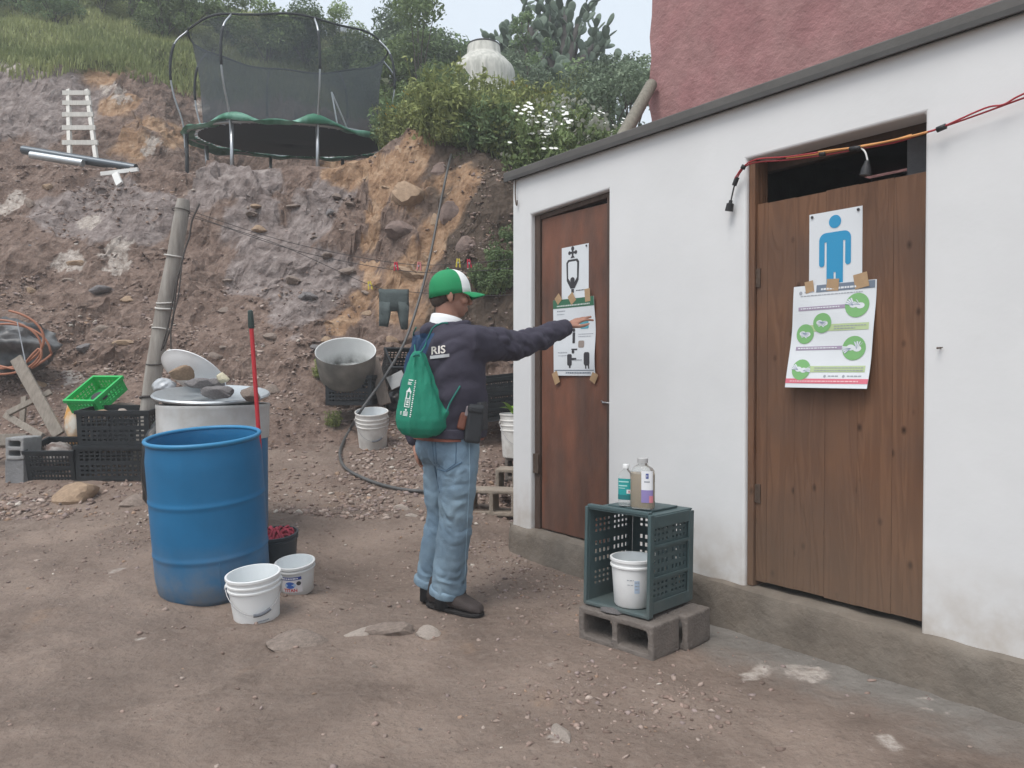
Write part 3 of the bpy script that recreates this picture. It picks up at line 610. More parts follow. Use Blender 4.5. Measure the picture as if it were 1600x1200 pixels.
for b_ in [rect(wP * .2, hP * .545, wP * .95, hP * .61), rect(wP * .25, hP * .15, wP * .95, hP * .21)]: hp.ink('bar', [b_], G2)
hp.ink('bar_text', lines(wP * .11, wP * .6, hP * .768, .005, 8) + lines(wP * .11, wP * .6, hP * .378, .005, 9), paper, .0018)
hp.ink('bar_text', lines(wP * .55, wP * .92, hP * .583, .004, 10) + lines(wP * .55, wP * .8, hP * .56, .004, 11) + lines(wP * .36, wP * .93, hP * .187, .004, 12) + lines(wP * .36, wP * .93, hP * .163, .004, 13), inkg, .0018)
for i, (fx, fy, fr) in enumerate(CIR):
    c = hp.ink('picture', [circ(wP * fx, hP * fy, wP * fr, 24)], G1, .0020 + .0003 * (i == 1)); rd = random.Random(i + 20); ro = wP * fr
    # a white pair of hands: palm and spread fingers, with dark outlines between them
    cxx, cyy = wP * fx, hP * fy; H_f = []; L_f = []
    a0 = rd.choice((20, -15, 200, 160))
    for s_ in (-1, 1):
        pc = (cxx + s_ * ro * .28, cyy - ro * .05 * s_); H_f.append(circ(*pc, ro * .36, 12, ry=ro * .25))
        for f in range(4):
            a = R(a0 * .3 + (90 - s_ * (25 + f * 18)) if i in (0, 3) else a0 + s_ * 10 + f * 16 - 24); e = (pc[0] - s_ * math.cos(a) * ro * .75, pc[1] + math.sin(a) * ro * .6); nn = (-math.sin(a) * ro * .07, math.cos(a) * ro * .07)
            H_f.append([(pc[0] + nn[0], pc[1] + nn[1]), (pc[0] - nn[0], pc[1] - nn[1]), (e[0] - nn[0], e[1] - nn[1]), (e[0] + nn[0], e[1] + nn[1])])
            L_f.append([(pc[0] + nn[0] * 1.2, pc[1] + nn[1] * 1.2), (pc[0] + nn[0] * .7, pc[1] + nn[1] * .7), (e[0] + nn[0] * .7, e[1] + nn[1] * .7), (e[0] + nn[0] * 1.2, e[1] + nn[1] * 1.2)])
    hp.ink('drawn_hands', H_f, paper, .0027); hp.ink('outline', L_f, sk, .0032)
hp.ink('footer_band', [rect(wP * .0, hP * .042, wP * 1.0, hP * .088)], PK); hp.ink('footer_text', lines(wP * .06, wP * .9, hP * .058, .005, 30), mat('poster_pink_text', (.8, .5, .52), .6), .0018)
hp.ink('foot_logo', [circ(wP * .5, hP * .112, .006, 8), circ(wP * .72, hP * .112, .006, 8)] + lines(wP * .54, wP * .66, hP * .108, .005, 33) + lines(wP * .76, wP * .92, hP * .108, .005, 34), inkg)
tapes(hp, [(wP * .21, hP * .985, .04, .05, 8), (wP * .50, hP * .985, .055, .05, -4), (wP * .83, hP * 1.0, .06, .06, 10)])
# urinal sign
sl_, zt_ = wl(878, 388, YD1); sr_, _ = wl(920, 382, YD1); _, zb_ = wl(898, 468, YD1); wS, hS = sr_ - sl_, zt_ - zb_
us = Sheet('urinal_sign', 'white sign with black urinal drawing on the red-brown door', 'sign', sl_, YD1, zb_, wS, hS, lambda u, v: .001)
W_, H_ = wS, hS; cx = W_ * .42
q = []
outer = [(cx - .24 * W_, H_ * .70), (cx - .17 * W_, H_ * .755), (cx + .17 * W_, H_ * .755), (cx + .24 * W_, H_ * .70), (cx + .22 * W_, H_ * .36), (cx + .08 * W_, H_ * .21), (cx - .08 * W_, H_ * .21), (cx - .22 * W_, H_ * .36)]
inner = [(cx - .17 * W_, H_ * .685), (cx - .13 * W_, H_ * .715), (cx + .13 * W_, H_ * .715), (cx + .17 * W_, H_ * .685), (cx + .165 * W_, H_ * .41), (cx + .07 * W_, H_ * .33), (cx - .07 * W_, H_ * .33), (cx - .165 * W_, H_ * .41)]
us.ink('drawing', [outer, rect(cx - .05 * W_, H_ * .13, cx + .05 * W_, H_ * .2), rect(cx - .03 * W_, H_ * .78, cx + .03 * W_, H_ * .97), rect(cx - .13 * W_, H_ * .86, cx + .13 * W_, H_ * .90), circ(cx - .12 * W_, H_ * .88, .05 * W_, 8), circ(cx + .12 * W_, H_ * .88, .05 * W_, 8), circ(cx, H_ * .955, .06 * W_, 8), [(cx - .08 * W_, H_ * .78), (cx + .08 * W_, H_ * .78), (cx, H_ * .85)]] + lines(W_ * .55, W_ * .85, H_ * .155, .005, 50), ink)
us.ink('drawing_bowl', [inner], paper, .0018); us.ink('drawing_drain', [circ(cx, H_ * .365, .085 * W_, 14, ry=.075 * W_)], ink, .0024)
q = MB(); q.lathe([(.0, 0), (.006, .0), (.006, .003), (.003, .004)], 10, Matrix(((1, 0, 0), (0, 0, -1), (0, 1, 0))), us.p(W_ * .93, H_ * .96, .0018)); q.obj('tack', ink, us.o)
# instruction poster
pl_, _ = wl(868, 520, YD1); pr_, _ = wl(932, 520, YD1); _, pt_ = wl(900, 466, YD1); _, pb_ = wl(900, 587, YD1); wP, hP = pr_ - pl_, pt_ - pb_
ip = Sheet('instruction_poster', 'white poster with green header that the man points at', 'poster', pl_, YD1 - .004, pb_, wP, hP, lambda u, v: .006 + .006 * math.sin(v * 8) * u + .004 * math.sin(u * 4 + 2), skew=-.015)
DG = mat('poster_dark_green', (.04, .15, .085), .5)
ip.ink('header_band', [rect(0.001, hP * .885, wP * .999, hP * .999)], DG); ip.ink('header_text', lines(wP * .1, wP * .9, hP * .905, .008, 60), mat('header_text', (.55, .62, .58), .6), .0018)
ip.ink('picture', [rrect(wP * .64, hP * .60, wP * .84, hP * .74, .01)], mat('poster_teal', (.10, .36, .43), .6)); ip.ink('picture', [rrect(wP * .60, hP * .36, wP * .74, hP * .45, .01)], mat('poster_grey_brown', (.30, .25, .22), .6))
for b_ in [rrect(wP * .46, hP * .42, wP * .52, hP * .56, .004), circ(wP * .49, hP * .59, .012, 10), rect(wP * .44, hP * .33, wP * .58, hP * .35), rrect(wP * .34, hP * .13, wP * .45, hP * .28, .01), circ(wP * .48, hP * .31, .012, 10), rect(wP * .44, hP * .2, wP * .56, hP * .23), rect(wP * .38, hP * .1, wP * .42, hP * .14), rrect(wP * .74, hP * .13, wP * .88, hP * .30, .014), rect(wP * .77, hP * .09, wP * .80, hP * .14), rect(wP * .84, hP * .09, wP * .87, hP * .14)]: ip.ink('picture', [b_], ink)
ip.ink('small_print', lines(wP * .1, wP * .3, hP * .84, .006, 61) + lines(wP * .1, wP * .28, hP * .80, .004, 62) + lines(wP * .6, wP * .95, hP * .53, .003, 63) + lines(wP * .6, wP * .9, hP * .50, .003, 64) + lines(wP * .12, wP * .34, hP * .30, .004, 65) + lines(wP * .12, wP * .34, hP * .26, .003, 66) + lines(wP * .52, wP * .7, hP * .2, .004, 67), inkg)
ip.ink('foot_rule', [rect(wP * .02, hP * .065, wP * .98, hP * .075)] + lines(wP * .3, wP * .9, hP * .03, .007, 68), HD)
tapes(ip, [(wP * .14, hP * 1.01, .05, .05, 40), (wP * .47, hP * 1.0, .05, .06, 35), (wP * .85, hP * 1.02, .045, .075, 5), (wP * .06, hP * -.03, .05, .075, 25), (wP * .97, hP * -.02, .05, .06, -30)])

# ================================================================== CABLE ACROSS THE WALL
cb = loc_thing('electric_cable', 'red and yellow electric cable strung above the pine door', 'cable', 0, 0, 0)
redw = mat('red_wire', (.38, .035, .045), .4); yelw = mat('orange_yellow_wire', (.62, .29, .10), .4); blk = mat('black_rubber', (.022, .022, .024), .5)
def W(px, py, off=-.03): s_, z_ = wl(px, py, off); return (s_, off, z_)
pA = [W(1141, 316), W(1147, 290), W(1160, 265), W(1180, 254), W(1230, 250), W(1290, 242), W(1345, 232), W(1400, 222), W(1447, 207), W(1472, 199), W(1540, 175), W(1600, 153), W(1700, 118)]
pB = [W(1150, 280), W(1163, 262), W(1185, 250), W(1235, 246), W(1290, 238), W(1350, 230), W(1405, 219), W(1447, 209), W(1472, 201), W(1540, 171), W(1570, 165), W(1600, 149), W(1700, 110)]
A = cr(pA, 6); B = cr(pB, 6)
q = MB(); q.tube(A[6:], .0034, 6); q.obj('wire', redw, cb, smooth=True); q = MB(); q.tube([p + Vector((0, -.009, .002)) for p in B[:24]], .0034, 6); q.tube([p + Vector((0, -.009, .002)) for p in B[43:]], .0034, 6); q.obj('wire', redw, cb, smooth=True)
q = MB(); q.tube([p + Vector((0, -.009, .002)) for p in B[23:44]], .0046, 6); q.tube([p + Vector((0, -.006, .008)) for p in A[24:46]], .004, 6); q.obj('wire', yelw, cb, smooth=True)
for a_, c_, r_ in ((W(1478, 197, -.036), W(1464, 203, -.036), .011), (W(1290, 240, -.036), W(1281, 241, -.036), .009), (W(1163, 258, -.036), W(1160, 264, -.036), .011), (W(1328, 233, -.038), W(1345, 231, -.038), .010)): q = MB(); q.tube([a_, c_], r_, 8); q.obj('tape_wrap', blk, cb, smooth=True)
q = MB(); q.tube([W(1152, 277), W(1147, 290)], .011, 8); q.tube(cr([W(1148, 288), W(1145, 300), W(1142, 314)], 4), .0035, 6); a, c = Vector(W(1142, 313)), Vector(W(1139, 330)); q.tube([a, a.lerp(c, .25), a.lerp(c, .3), c], [.008, .009, .017, .019], 12); q.obj('hanging_socket', blk, cb, smooth=40)
q = MB(); q.tube(cr([W(1345, 231, -.035), W(1352, 238, -.04), W(1356, 253, -.04)], 5), .0035, 6); q.obj('socket_wire', mat('white_wire', (.7, .7, .68), .5), cb, smooth=True)
q = MB(); a, c = Vector(W(1355, 251, -.04)), Vector(W(1352, 274, -.04)); q.tube([a, a.lerp(c, .2), a.lerp(c, .45), c], [.009, .011, .017, .022], 14); q.obj('bulb_socket', blk, cb, smooth=40)

# ================================================================== PINK HOUSE BEHIND
pk = mat('pink_stucco', (.34, .185, .18), .95, var=.2, vscale=5, bump=1.6, bscale=16, col2=(.33, .165, .165))
hs_ = loc_thing('pink_house', 'tall house wall of rough pink stucco behind the white building', 'building', 0, 0, 0)
q = MB(); Y0 = 1.80; e = []
cnr = [(-.48 + .018 * math.sin(i * 2.1) + .012 * math.sin(i * 5.3), 5.2 * i / 30) for i in range(31)]
rr = [[(x, Y0, z), (6.5, Y0, z), (6.5, Y0 + 4, z), (x, Y0 + 4, z)] for x, z in cnr]; q.rings(rr); q.obj('wall', pk, hs_)
q = MB(); q.tube([at(925, 303, 5.5), at(1018, 132, 6.38)], [.058, .05], 10)
tag(q.obj('leaning_pole', mat('weathered_pole', (.22, .205, .17), .9, var=.25, bump=.4, streak=(8, 8, 2)), smooth=40), 'grey wooden pole leaning beside the pink house', 'pole')
# ================================================================== YARD THINGS
def gz(x, y): return h(x, y)
blue = mat('blue_drum_plastic', (.018, .15, .32), .45, var=.12, vscale=4, bump=.06, bscale=50, dirt=((.18, .19, .20), .0, .34, .8), spec=.35)
bluein = mat('blue_drum_inside', (.02, .16, .36), .5, var=.1)
white_pl = mat('white_bucket_plastic', (.76, .77, .77), .4, var=.03, dirt=((.55, .5, .45), 0, .05, .5))
white_dirty = mat('grimy_white_plastic', (.74, .73, .70), .5, var=.08, vscale=8, col2=(.55, .53, .5), dirt=((.3, .27, .24), 0, .3, .35))
white_in = mat('white_bucket_inside', (.76, .79, .80), .45)
wire = mat('handle_wire', (.42, .42, .43), .4, metal=.8)
blkp = mat('black_crate_plastic', (.017, .021, .025), .5, var=.2, vscale=12, dirt=((.07, .065, .06), 0, .06, .2))
gry_green = mat('grey_green_crate_plastic', (.060, .098, .104), .5, var=.14, vscale=8, dirt=((.15, .14, .125), 0, .2, .3))
green_pl = mat('bright_green_plastic', (.02, .44, .10), .4, var=.05)
block_m = mat('cinder_block', (.18, .155, .138), .95, var=.2, vscale=10, bump=1.2, bscale=70)
block_l = mat('pale_cinder_block', (.31, .262, .215), .95, var=.15, vscale=10, bump=1.2, bscale=70)
block_g = mat('grey_cinder_block', (.30, .30, .30), .95, var=.15, vscale=10, bump=1.2, bscale=70)
wood_g = mat('weathered_wood', (.27, .235, .20), .9, var=.28, vscale=4, bump=.6, bscale=30, streak=(10, 10, 1.2))
stone_m = mat('yard_stone', (.27, .215, .182), .95, var=.3, vscale=7, bump=1.0, bscale=22)
stone_w = mat('pale_stone', (.47, .40, .35), .95, var=.2, vscale=9, bump=1.0, bscale=25)
stone_g = mat('grey_stone', (.215, .20, .20), .95, var=.3, vscale=9, bump=1.0, bscale=25)
stone_o = mat('ochre_stone', (.36, .255, .175), .95, var=.25, vscale=6, bump=1.0, bscale=18)
galv = mat('galvanised_steel', (.50, .53, .55), .48, metal=.7, var=.12, vscale=12)

# ---- drums
def drum(name, label, x, y, z, r, hgt, mats, band=0):
    o = thing(name, label, 'drum', (x, y, z), (R(6), R(-1.6), 0)); wt = .012
    pr = [(r * .80, .0), (r * .88, .012), (r * .955, .05), (r * .985, .11), (r * .988, .125), (r * .990, hgt * .30 - .03), (r * .990, hgt * .30 - .012), (r * 1.001, hgt * .30 - .006), (r * 1.001, hgt * .30 + .006), (r * .992, hgt * .30 + .012), (r * .992, hgt * .30 + .03), (r * .994, hgt * .63 - .03), (r * .994, hgt * .63 - .012), (r * 1.005, hgt * .63 - .006), (r * 1.005, hgt * .63 + .006), (r * .994, hgt * .63 + .012), (r * .994, hgt * .63 + .03), (r * .992, hgt - .13), (r * .992, hgt - .10), (r * .965, hgt - .045), (r * .962, hgt - .02), (r * .985, hgt - .012), (r * .985, hgt), (r * .955, hgt), (r * .945, hgt - .01), (r * .93, hgt - .05), (r * .95, hgt - .12), (r * .95, .06), (r * .8, .03)]
    q = MB(); q.lathe(pr, 64); b_ = q.obj('shell', mats[0], o, smooth=35)
    q = MB(); q.tube([Vector((r * .968 * math.cos(6.28319 * i / 64), r * .968 * math.sin(6.28319 * i / 64), hgt - .002)) for i in range(64)], .011, 8, closed=True); q.obj('rim', mat('skylit_blue_rim', (.035, .22, .42), .4), o, smooth=True)  # lighter blue than the shell: skylight caught by the lip, painted into its colour
    return o
FBX, FBY = (334 - 800) / 1200 * 4.04, 4.04; FBZ = gz(FBX, FBY)
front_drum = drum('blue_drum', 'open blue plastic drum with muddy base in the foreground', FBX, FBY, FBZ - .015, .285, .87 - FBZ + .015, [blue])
q = MB(); q.tube([Vector((.2815 * math.cos(a), .2815 * math.sin(a), z)) for a, z in ((R(-62), .09), (R(-62), .14), (R(-62), .2), (R(-62), .25))], .0025, 6); q.obj('mould_seam', blue, front_drum)
BBX, BBY = (334 - 800) / 1200 * 4.86, 4.86; BBZ = gz(BBX, BBY)
bd = thing('blue_drum', 'blue drum with a white upper band carrying a tray of stones', 'drum', (BBX, BBY, BBZ - .01)); hb = 1.0 - BBZ
q = MB(); q.lathe([(.28, 0), (.315, .04), (.325, .1), (.325, hb - .20), (.31, hb - .2), (.30, .06)], 48); q.obj('shell', blue, bd, smooth=35)
q = MB(); wv = lambda t, z: 1 + .012 * math.sin(t * 12.566 + 1); q.lathe([(.329, hb - .21), (.331, hb - .12), (.333, hb - .02), (.336, hb - .01), (.334, hb + .004), (.32, hb), (.318, hb - .2)], 48, wob=wv); q.obj('upper_band', mat('worn_white_band', (.55, .56, .56), .5, var=.12, vscale=7, col2=(.46, .45, .43)), bd, smooth=35)
# galvanised tray on it
tr = thing('metal_tray', 'round galvanised tray lying on the banded drum', 'tray', (BBX - .02, BBY + .02, 1.028), (R(7), R(2), 0))
q = MB(); q.lathe([(.0, -.015), (.29, -.015), (.33, .012), (.348, .016), (.354, .026), (.346, .036), (.330, .03), (.285, .0), (.0, .0)], 48); q.obj('pan', galv, tr, smooth=40)
def rockmesh(seed, fl=.7, rough=.35, sub=3):
    b_ = bmesh.new(); bmesh.ops.create_icosphere(b_, subdivisions=sub, radius=1); off = Vector((seed * 3.7, seed * 1.9, seed * 5.1))
    rd = random.Random(seed); pl = [(Vector((rd.uniform(-1, 1), rd.uniform(-1, 1), rd.uniform(-1, 1))).normalized(), rd.uniform(.45, .8)) for _ in range(9)]
    for v in b_.verts:
        p = v.co.copy(); d_ = 1 + rough * .5 * mnoise.fractal(p * 1.3 + off, 1, 2, 4)
        for nrm, k in pl:
            dd = p.dot(nrm) * d_
            if dd > k: d_ *= (k + (dd - k) * .12) / dd
        v.co = p * d_; v.co.z *= fl
    m = bpy.data.meshes.new('stone'); b_.to_mesh(m); b_.free(); m.polygons.foreach_set('use_smooth', [True] * len(m.polygons)); m.set_sharp_from_angle(angle=R(28)); return m
RM = [rockmesh(i + 1, .55 + .12 * (i % 4)) for i in range(8)]
def rock(label, loc, size, m, seed=0, rz=0, group='stones lying about', name='stone'):
    me_ = RM[seed % 8]
    key = (seed % 8, m.name)
    if key not in RC: RC[key] = me_.copy(); RC[key].materials.clear(); RC[key].materials.append(m)
    o = link(name, RC[key], None, loc=loc, rot=(0, 0, rz)); o.scale = size if hasattr(size, '__len__') else (size,) * 3
    return tag(o, label, 'stone', group)
RC = {}
for i, (px, py, Y_, sz, m, lab, rz) in enumerate([
    (305, 600, 4.75, (.10, .08, .085), stone_g, 'dark grey angular stone at the left of the metal tray', .4), (345, 613, 4.62, (.14, .08, .065), stone_g, 'long flat grey stone at the front of the metal tray', -.05),
    (392, 620, 4.62, (.07, .06, .06), stone_m, 'reddish brown stone by the red mop handle on the tray', .2), (287, 582, 4.88, (.10, .06, .055), stone_o, 'brown stone at the back of the metal tray', 1),
    (349, 590, 4.85, (.045, .045, .07), mat('yellowish_lump', (.50, .46, .34), .8, var=.2), 'pale yellowish pointed lump standing on the metal tray', 0), (330, 598, 4.9, (.11, .09, .05), stone_g, 'flat grey stone in the middle of the metal tray', .8)]):
    p = at(px, py, Y_); p.z = max(p.z, 1.03 + sz[2] * .55); rock(lab, p, sz, m, i, rz, 'stones on the metal tray')
# white enamel basin leaning behind
p = at(296, 577, 5.05); bs = thing('enamel_basin', 'white oval basin with a pink print tipped up behind the stones', 'basin', p + Vector((0, .05, -.03)), (R(-38), R(17), 0))
q = MB(); q.lathe([(0, -.05), (.12, -.05), (.19, -.01), (.215, .01), (.222, .012), (.222, .018), (.19, .0), (.12, -.042), (.0, -.042)], 40); q.obj('bowl', mat('white_enamel', (.80, .81, .82), .3), bs, smooth=40)
q = MB(); M_ = Matrix.Translation((.075, .055, -.0415)); rd = random.Random(4)
for i in range(7): q.prism(circ(rd.uniform(-.06, .06), rd.uniform(-.05, .03), rd.uniform(.012, .028), 9), M_ @ Matrix.Translation((0, 0, .002 + .0006 * i)), .0005)
q.obj('printed_flower', mat('pink_print', (.42, .12, .26), .5), bs)
# black bag between post and drum
def lump(name, label, cat, loc, rad, m, seed, rough=.35, n=4, grp=None):
    b_ = bmesh.new(); bmesh.ops.create_icosphere(b_, subdivisions=n, radius=1)
    for v in b_.verts:
        p_ = v.co; k = 1 + rough * mnoise.ridged_multi_fractal(p_ * 1.2 + Vector((seed, seed * 2, 0)), 1, 2, 4, 1, 2) * .35 - rough * .3; v.co = Vector((p_.x * rad[0] * k, p_.y * rad[1] * k, p_.z * rad[2] * k))
    m_ = bpy.data.meshes.new(name); b_.to_mesh(m_); b_.free(); m_.polygons.foreach_set('use_smooth', [True] * len(m_.polygons)); m_.materials.append(m); return tag(link(name, m_, loc=loc), label, cat, grp)
bagm = mat('black_bag_plastic', (.02, .021, .023), .28, var=.2)
p = at(243, 650, 5.3); lump('rubbish_bag', 'crumpled black plastic bag squeezed between post and drums', 'bag', (p.x, 5.4, gz(p.x, 5.4) + .36), (.13, .14, .34), bagm, 3, .5)
p = at(252, 605, 5.55); lump('plastic_bag', 'clear crumpled plastic bag behind the black bag', 'bag', (p.x, 5.6, p.z), (.075, .07, .06), mat('clear_bag', (.42, .44, .46), .25, var=.3), 8, .7)

# ---- buckets
def bucket(name, label, x, y, z, r, hgt, m, min_, rz=0, handle=None, grp='buckets', ribs=2, tilt=(0, 0)):
    o = thing(name, label, 'bucket', (x, y, z), (tilt[0], tilt[1], rz), grp); rb = r * .86; t = .004
    def rad(zz): return rb + (r - rb) * zz / hgt
    pr = [(rb * .93, .0), (rb, .008)]
    for k in range(ribs):
        zc = hgt * (.93 - .10 - .085 * k); pr += []
    pts = [(rad(hgt * .55), hgt * .55)]
    for k in range(ribs - 1, -1, -1):
        zc = hgt * (.86 - .11 * k); pts += [(rad(zc) + .0005, zc - .012), (rad(zc) + .0065, zc - .009), (rad(zc) + .0065, zc - .002), (rad(zc) + .0008, zc + .001)]
    pr += pts + [(r + .0005, hgt - .016), (r + .006, hgt - .013), (r + .006, hgt - .002), (r + .002, hgt), (r - .004, hgt - .001)]
    q = MB(); q.lathe(pr, 48, cap1=False); nin = len(q.f); q.cur = 1
    q.lathe([(r - .004, hgt - .001), (r - .006, hgt - .02), (rb - t, .012), (.002, .011)], 48, cap0=False); q.obj('shell', [m, min_], o, smooth=35)
    if handle is not None:
        a0 = handle; zc = hgt * .80; rr_ = rad(zc) + .008; A_ = Vector((rr_ * math.cos(a0), rr_ * math.sin(a0), zc)); B_ = Vector((-A_.x, -A_.y, zc)); nrm = Vector((math.sin(a0), -math.cos(a0), 0)); pts = []
        for i in range(25):
            t_ = math.pi * i / 24; p_ = A_ * math.cos(t_); p_.z = zc - math.sin(t_) * hgt * .52; rr2 = rad(max(p_.z, 0)) + .012
            lat = math.cos(t_) * rr2; dep = math.sqrt(max(0, rr2 ** 2 - lat ** 2)) ; p_ = Vector((math.cos(a0) * lat, math.sin(a0) * lat, 0)) + nrm * dep + Vector((0, 0, zc - math.sin(t_) * hgt * .52)); pts.append(p_)
        q = MB(); q.tube(pts, .0022, 6); hd = q.obj('handle', wire, o, smooth=True); q = MB(); q.tube([p_ + nrm * .003 for p_ in pts[8:14]], .008, 8); q.obj('grip', mat('grey_grip', (.12, .13, .15), .6), hd, smooth=40)
        q = MB()
        for s_ in (1, -1): q.tube([Vector((A_.x * s_, A_.y * s_, zc)) * .99, Vector((A_.x * s_ * 1.04, A_.y * s_ * 1.04, zc))], .011, 10)
        q.obj('handle_ear', m, o, smooth=40)
    return o
x_, y_ = (400 - 800) / 1200 * 3.67, 3.67; z_ = gz(x_, y_)
bk1 = bucket('white_bucket', 'clean white bucket with wire handle in front of the blue drum', x_, y_, z_ - .004, .122, .235 - z_ + .01, white_pl, white_in, 0, R(20), tilt=(R(6), R(-3)))
q = MB(); ang0 = math.atan2(-y_, -x_)
for i in range(9):
    a = ang0 + .05 + i * .055; q.box(Vector((.1075 * math.cos(a), .1075 * math.sin(a), .027)), (.002, .0035 + .002 * (i % 3), .005), (0, 0, a))
q.obj('printed_text', inkg, bk1)
x_, y_ = (463 - 800) / 1200 * 4.04, 4.04; z_ = gz(x_, y_)
bk2 = bucket('white_bucket', 'white bucket with blue and red label behind the clean bucket', x_, y_, z_ - .004, .098, .20 - z_ + .01, mat('greyed_white_plastic', (.62, .63, .63), .45, var=.06, vscale=9, dirt=((.4, .36, .33), 0, .1, .4)), white_in, 0, None, ribs=1, tilt=(R(9), R(-2)))
hB = .20 - z_ + .01
def wrapM(o_r, hgt, a_c): 
    return lambda x, y, off=0: Vector(((o_r(y) + off) * math.cos(a_c + x / o_r(y)), (o_r(y) + off) * math.sin(a_c + x / o_r(y)), y))
rr0 = lambda z: .098 * .86 + .098 * .14 * z / hB
wr = wrapM(rr0, hB, math.atan2(-y_, -x_) - .22)
def wrapped(parent, name, polys, m, wr, off):
    q = MB()
    for pl in polys:
        xs = [p[0] for p in pl]; ys = [p[1] for p in pl]
        if len(pl) == 4:
            x0, x1, y0, y1 = min(xs), max(xs), min(ys), max(ys); nn = max(1, int((x1 - x0) / .008)); V = [wr(x0 + (x1 - x0) * i / nn, yy, off) for yy in (y0, y1) for i in range(nn + 1)]; q.add(V, [(i, i + 1, nn + 2 + i, nn + 1 + i) for i in range(nn)])
        else:
            c = (sum(xs) / len(xs), sum(ys) / len(ys)); V = [wr(*c, off)] + [wr(a, b_, off) for a, b_ in pl]; q.add(V, [(0, 1 + i, 1 + (i + 1) % len(pl)) for i in range(len(pl))])
    return q.obj(name, m, parent)
lb = wrapped(bk2, 'label', [rect(-.062, .028, .048, .115)], mat('label_white', (.66, .64, .66), .5), wr, .0012)
nav = mat('label_navy', (.03, .06, .27), .5); redp = mat('label_red', (.50, .06, .07), .5)
wrapped(bk2, 'label_band', [rect(-.062, .098, .048, .115)], nav, wr, .002); wrapped(bk2, 'label_emblem', [circ(-.012, .070, .026, 18, ry=.019)], mat('label_blue', (.04, .12, .42), .5), wr, .002)
wrapped(bk2, 'label_emblem', [circ(.032, .078, .012, 12)], ink, wr, .002); wrapped(bk2, 'label_emblem_ring', [circ(-.032, .070, .008, 10), circ(.010, .070, .008, 10)], mat('label_sky', (.35, .5, .7), .5), wr, .0026)
V, F = textmesh('TITAN', .024, Matrix.Identity(4), bold=.0008); q = MB(); q.add([wr(v.x - .012, v.y + .033, .002) for v in V], F); q.obj('label_lettering', redp, bk2)
wrapped(bk2, 'label_small_print', lines(-.05, .03, .103, .007, 70), mat('label_white2', (.75, .75, .8), .5), wr, .0028)
# dark bucket with red mop
mx_, my_ = (430 - 800) / 1200 * 4.46, 4.46; z_ = gz(mx_, my_); dgb = mat('charcoal_plastic', (.045, .055, .065), .5, var=.1)
mb_ = bucket('mop_bucket', 'dark grey bucket beside the blue drum with a red mop in it', mx_, my_, z_ - .004, .132, .27 - z_, dgb, mat('charcoal_inside', (.05, .05, .055), .6), 0, None, ribs=1, tilt=(R(6), R(-2)))
hd_t = at(392, 500, 4.47); mp = thing('mop', 'red-handled mop standing upright in the dark bucket', 'mop', (mx_ - .05, my_ - .02, z_ + .06))
o_ = mp.location; q = MB(); q.tube([Vector((0, 0, .05)), (hd_t - o_)], .0125, 10); q.obj('handle', mat('red_handle', (.48, .025, .035), .35), mp, smooth=40)
dd = (hd_t - o_).normalized(); q = MB(); q.tube([(hd_t - o_) - dd * .05, (hd_t - o_) - dd * .04, (hd_t - o_) + dd * .05, (hd_t - o_) + dd * .058], [.015, .019, .016, .008], 10); q.obj('hanging_grip', mat('dark_green_grip', (.035, .055, .05), .5), mp, smooth=40)
q = MB(); rd = random.Random(5)
for i in range(46):
    a = rd.uniform(0, 6.28); r0 = .10 * math.sqrt(rd.random()); top = Vector((.05 + r0 * .3 * math.cos(a), .02 + r0 * .3 * math.sin(a), .10)); md = Vector((.05 + r0 * math.cos(a), .02 + r0 * math.sin(a), rd.uniform(.09, .14))); en = Vector((.05 + .105 * math.cos(a), .02 + .105 * math.sin(a), rd.uniform(.05, .10))); q.tube(cr([top, md, en], 4), .008, 5)
q.obj('mop_head', mat('red_mop_cord', (.32, .04, .065), .85, var=.3, vscale=20), mp, smooth=True)
# dirty white bucket mid-ground
p = at(583, 692, 7.15); x_, y_ = p.x, 7.15; z_ = gz(x_, y_)
bucket('white_bucket', 'grimy white bucket standing near the hose behind the man', x_, y_, z_ - .01, .148, .345, white_dirty, white_in, 0, R(15), ribs=3, tilt=(R(13), 0))

# ---- hand-wash crate on blocks
def cinder(name, label, loc, rz, m, dims=(.4, .2, .15), rx=0, grp='cinder blocks', up=False):
    """hollow block: cores run along local y and open to the front; up = stood on end"""
    o = thing(name, label, 'cinder block', loc, (rx, 0, rz), grp); L, D, Hh = dims; w_ = .03; hw = (L - 3 * w_) / 2; hh = Hh - 2 * .028
    b_ = MB()
    P = [(-L / 2, 0), (L / 2, 0), (L / 2, Hh), (-L / 2, Hh)]
    for yy in (0, 1): pass
    # solid frame from boxes butted end to end
    for x0 in (-L / 2 + w_ / 2, 0, L / 2 - w_ / 2): b_.box((x0, 0, Hh / 2), (w_, D, hh))
    b_.box((0, 0, .014), (L, D, .028)); b_.box((0, 0, Hh - .014), (L, D, .028))
    ob = b_.obj('block', m, o)
    mr = ob.modifiers.new('weld', 'REMESH'); mr.mode = 'VOXEL'; mr.voxel_size = .007; sm = ob.modifiers.new('s', 'SMOOTH'); sm.iterations = 2
    dg = bpy.context.evaluated_depsgraph_get(); dg.update(); m2 = bpy.data.meshes.new_from_object(ob.evaluated_get(dg)); ob.modifiers.clear(); ob.data = m2
    co = getv(m2); nn = getn(m2); s_ = loc[0] * 7; k = fbm(co[:, 0] * 45 + s_, co[:, 1] * 45, co[:, 2] * 45, 3, 5) * .0022 + np.minimum(0, fbm(co[:, 0] * 14 + s_, co[:, 1] * 14, co[:, 2] * 14, 3, 8) + .25) * .012
    setv(m2, co + nn * k[:, None]); m2.polygons.foreach_set('use_smooth', [True] * len(m2.polygons)); return o
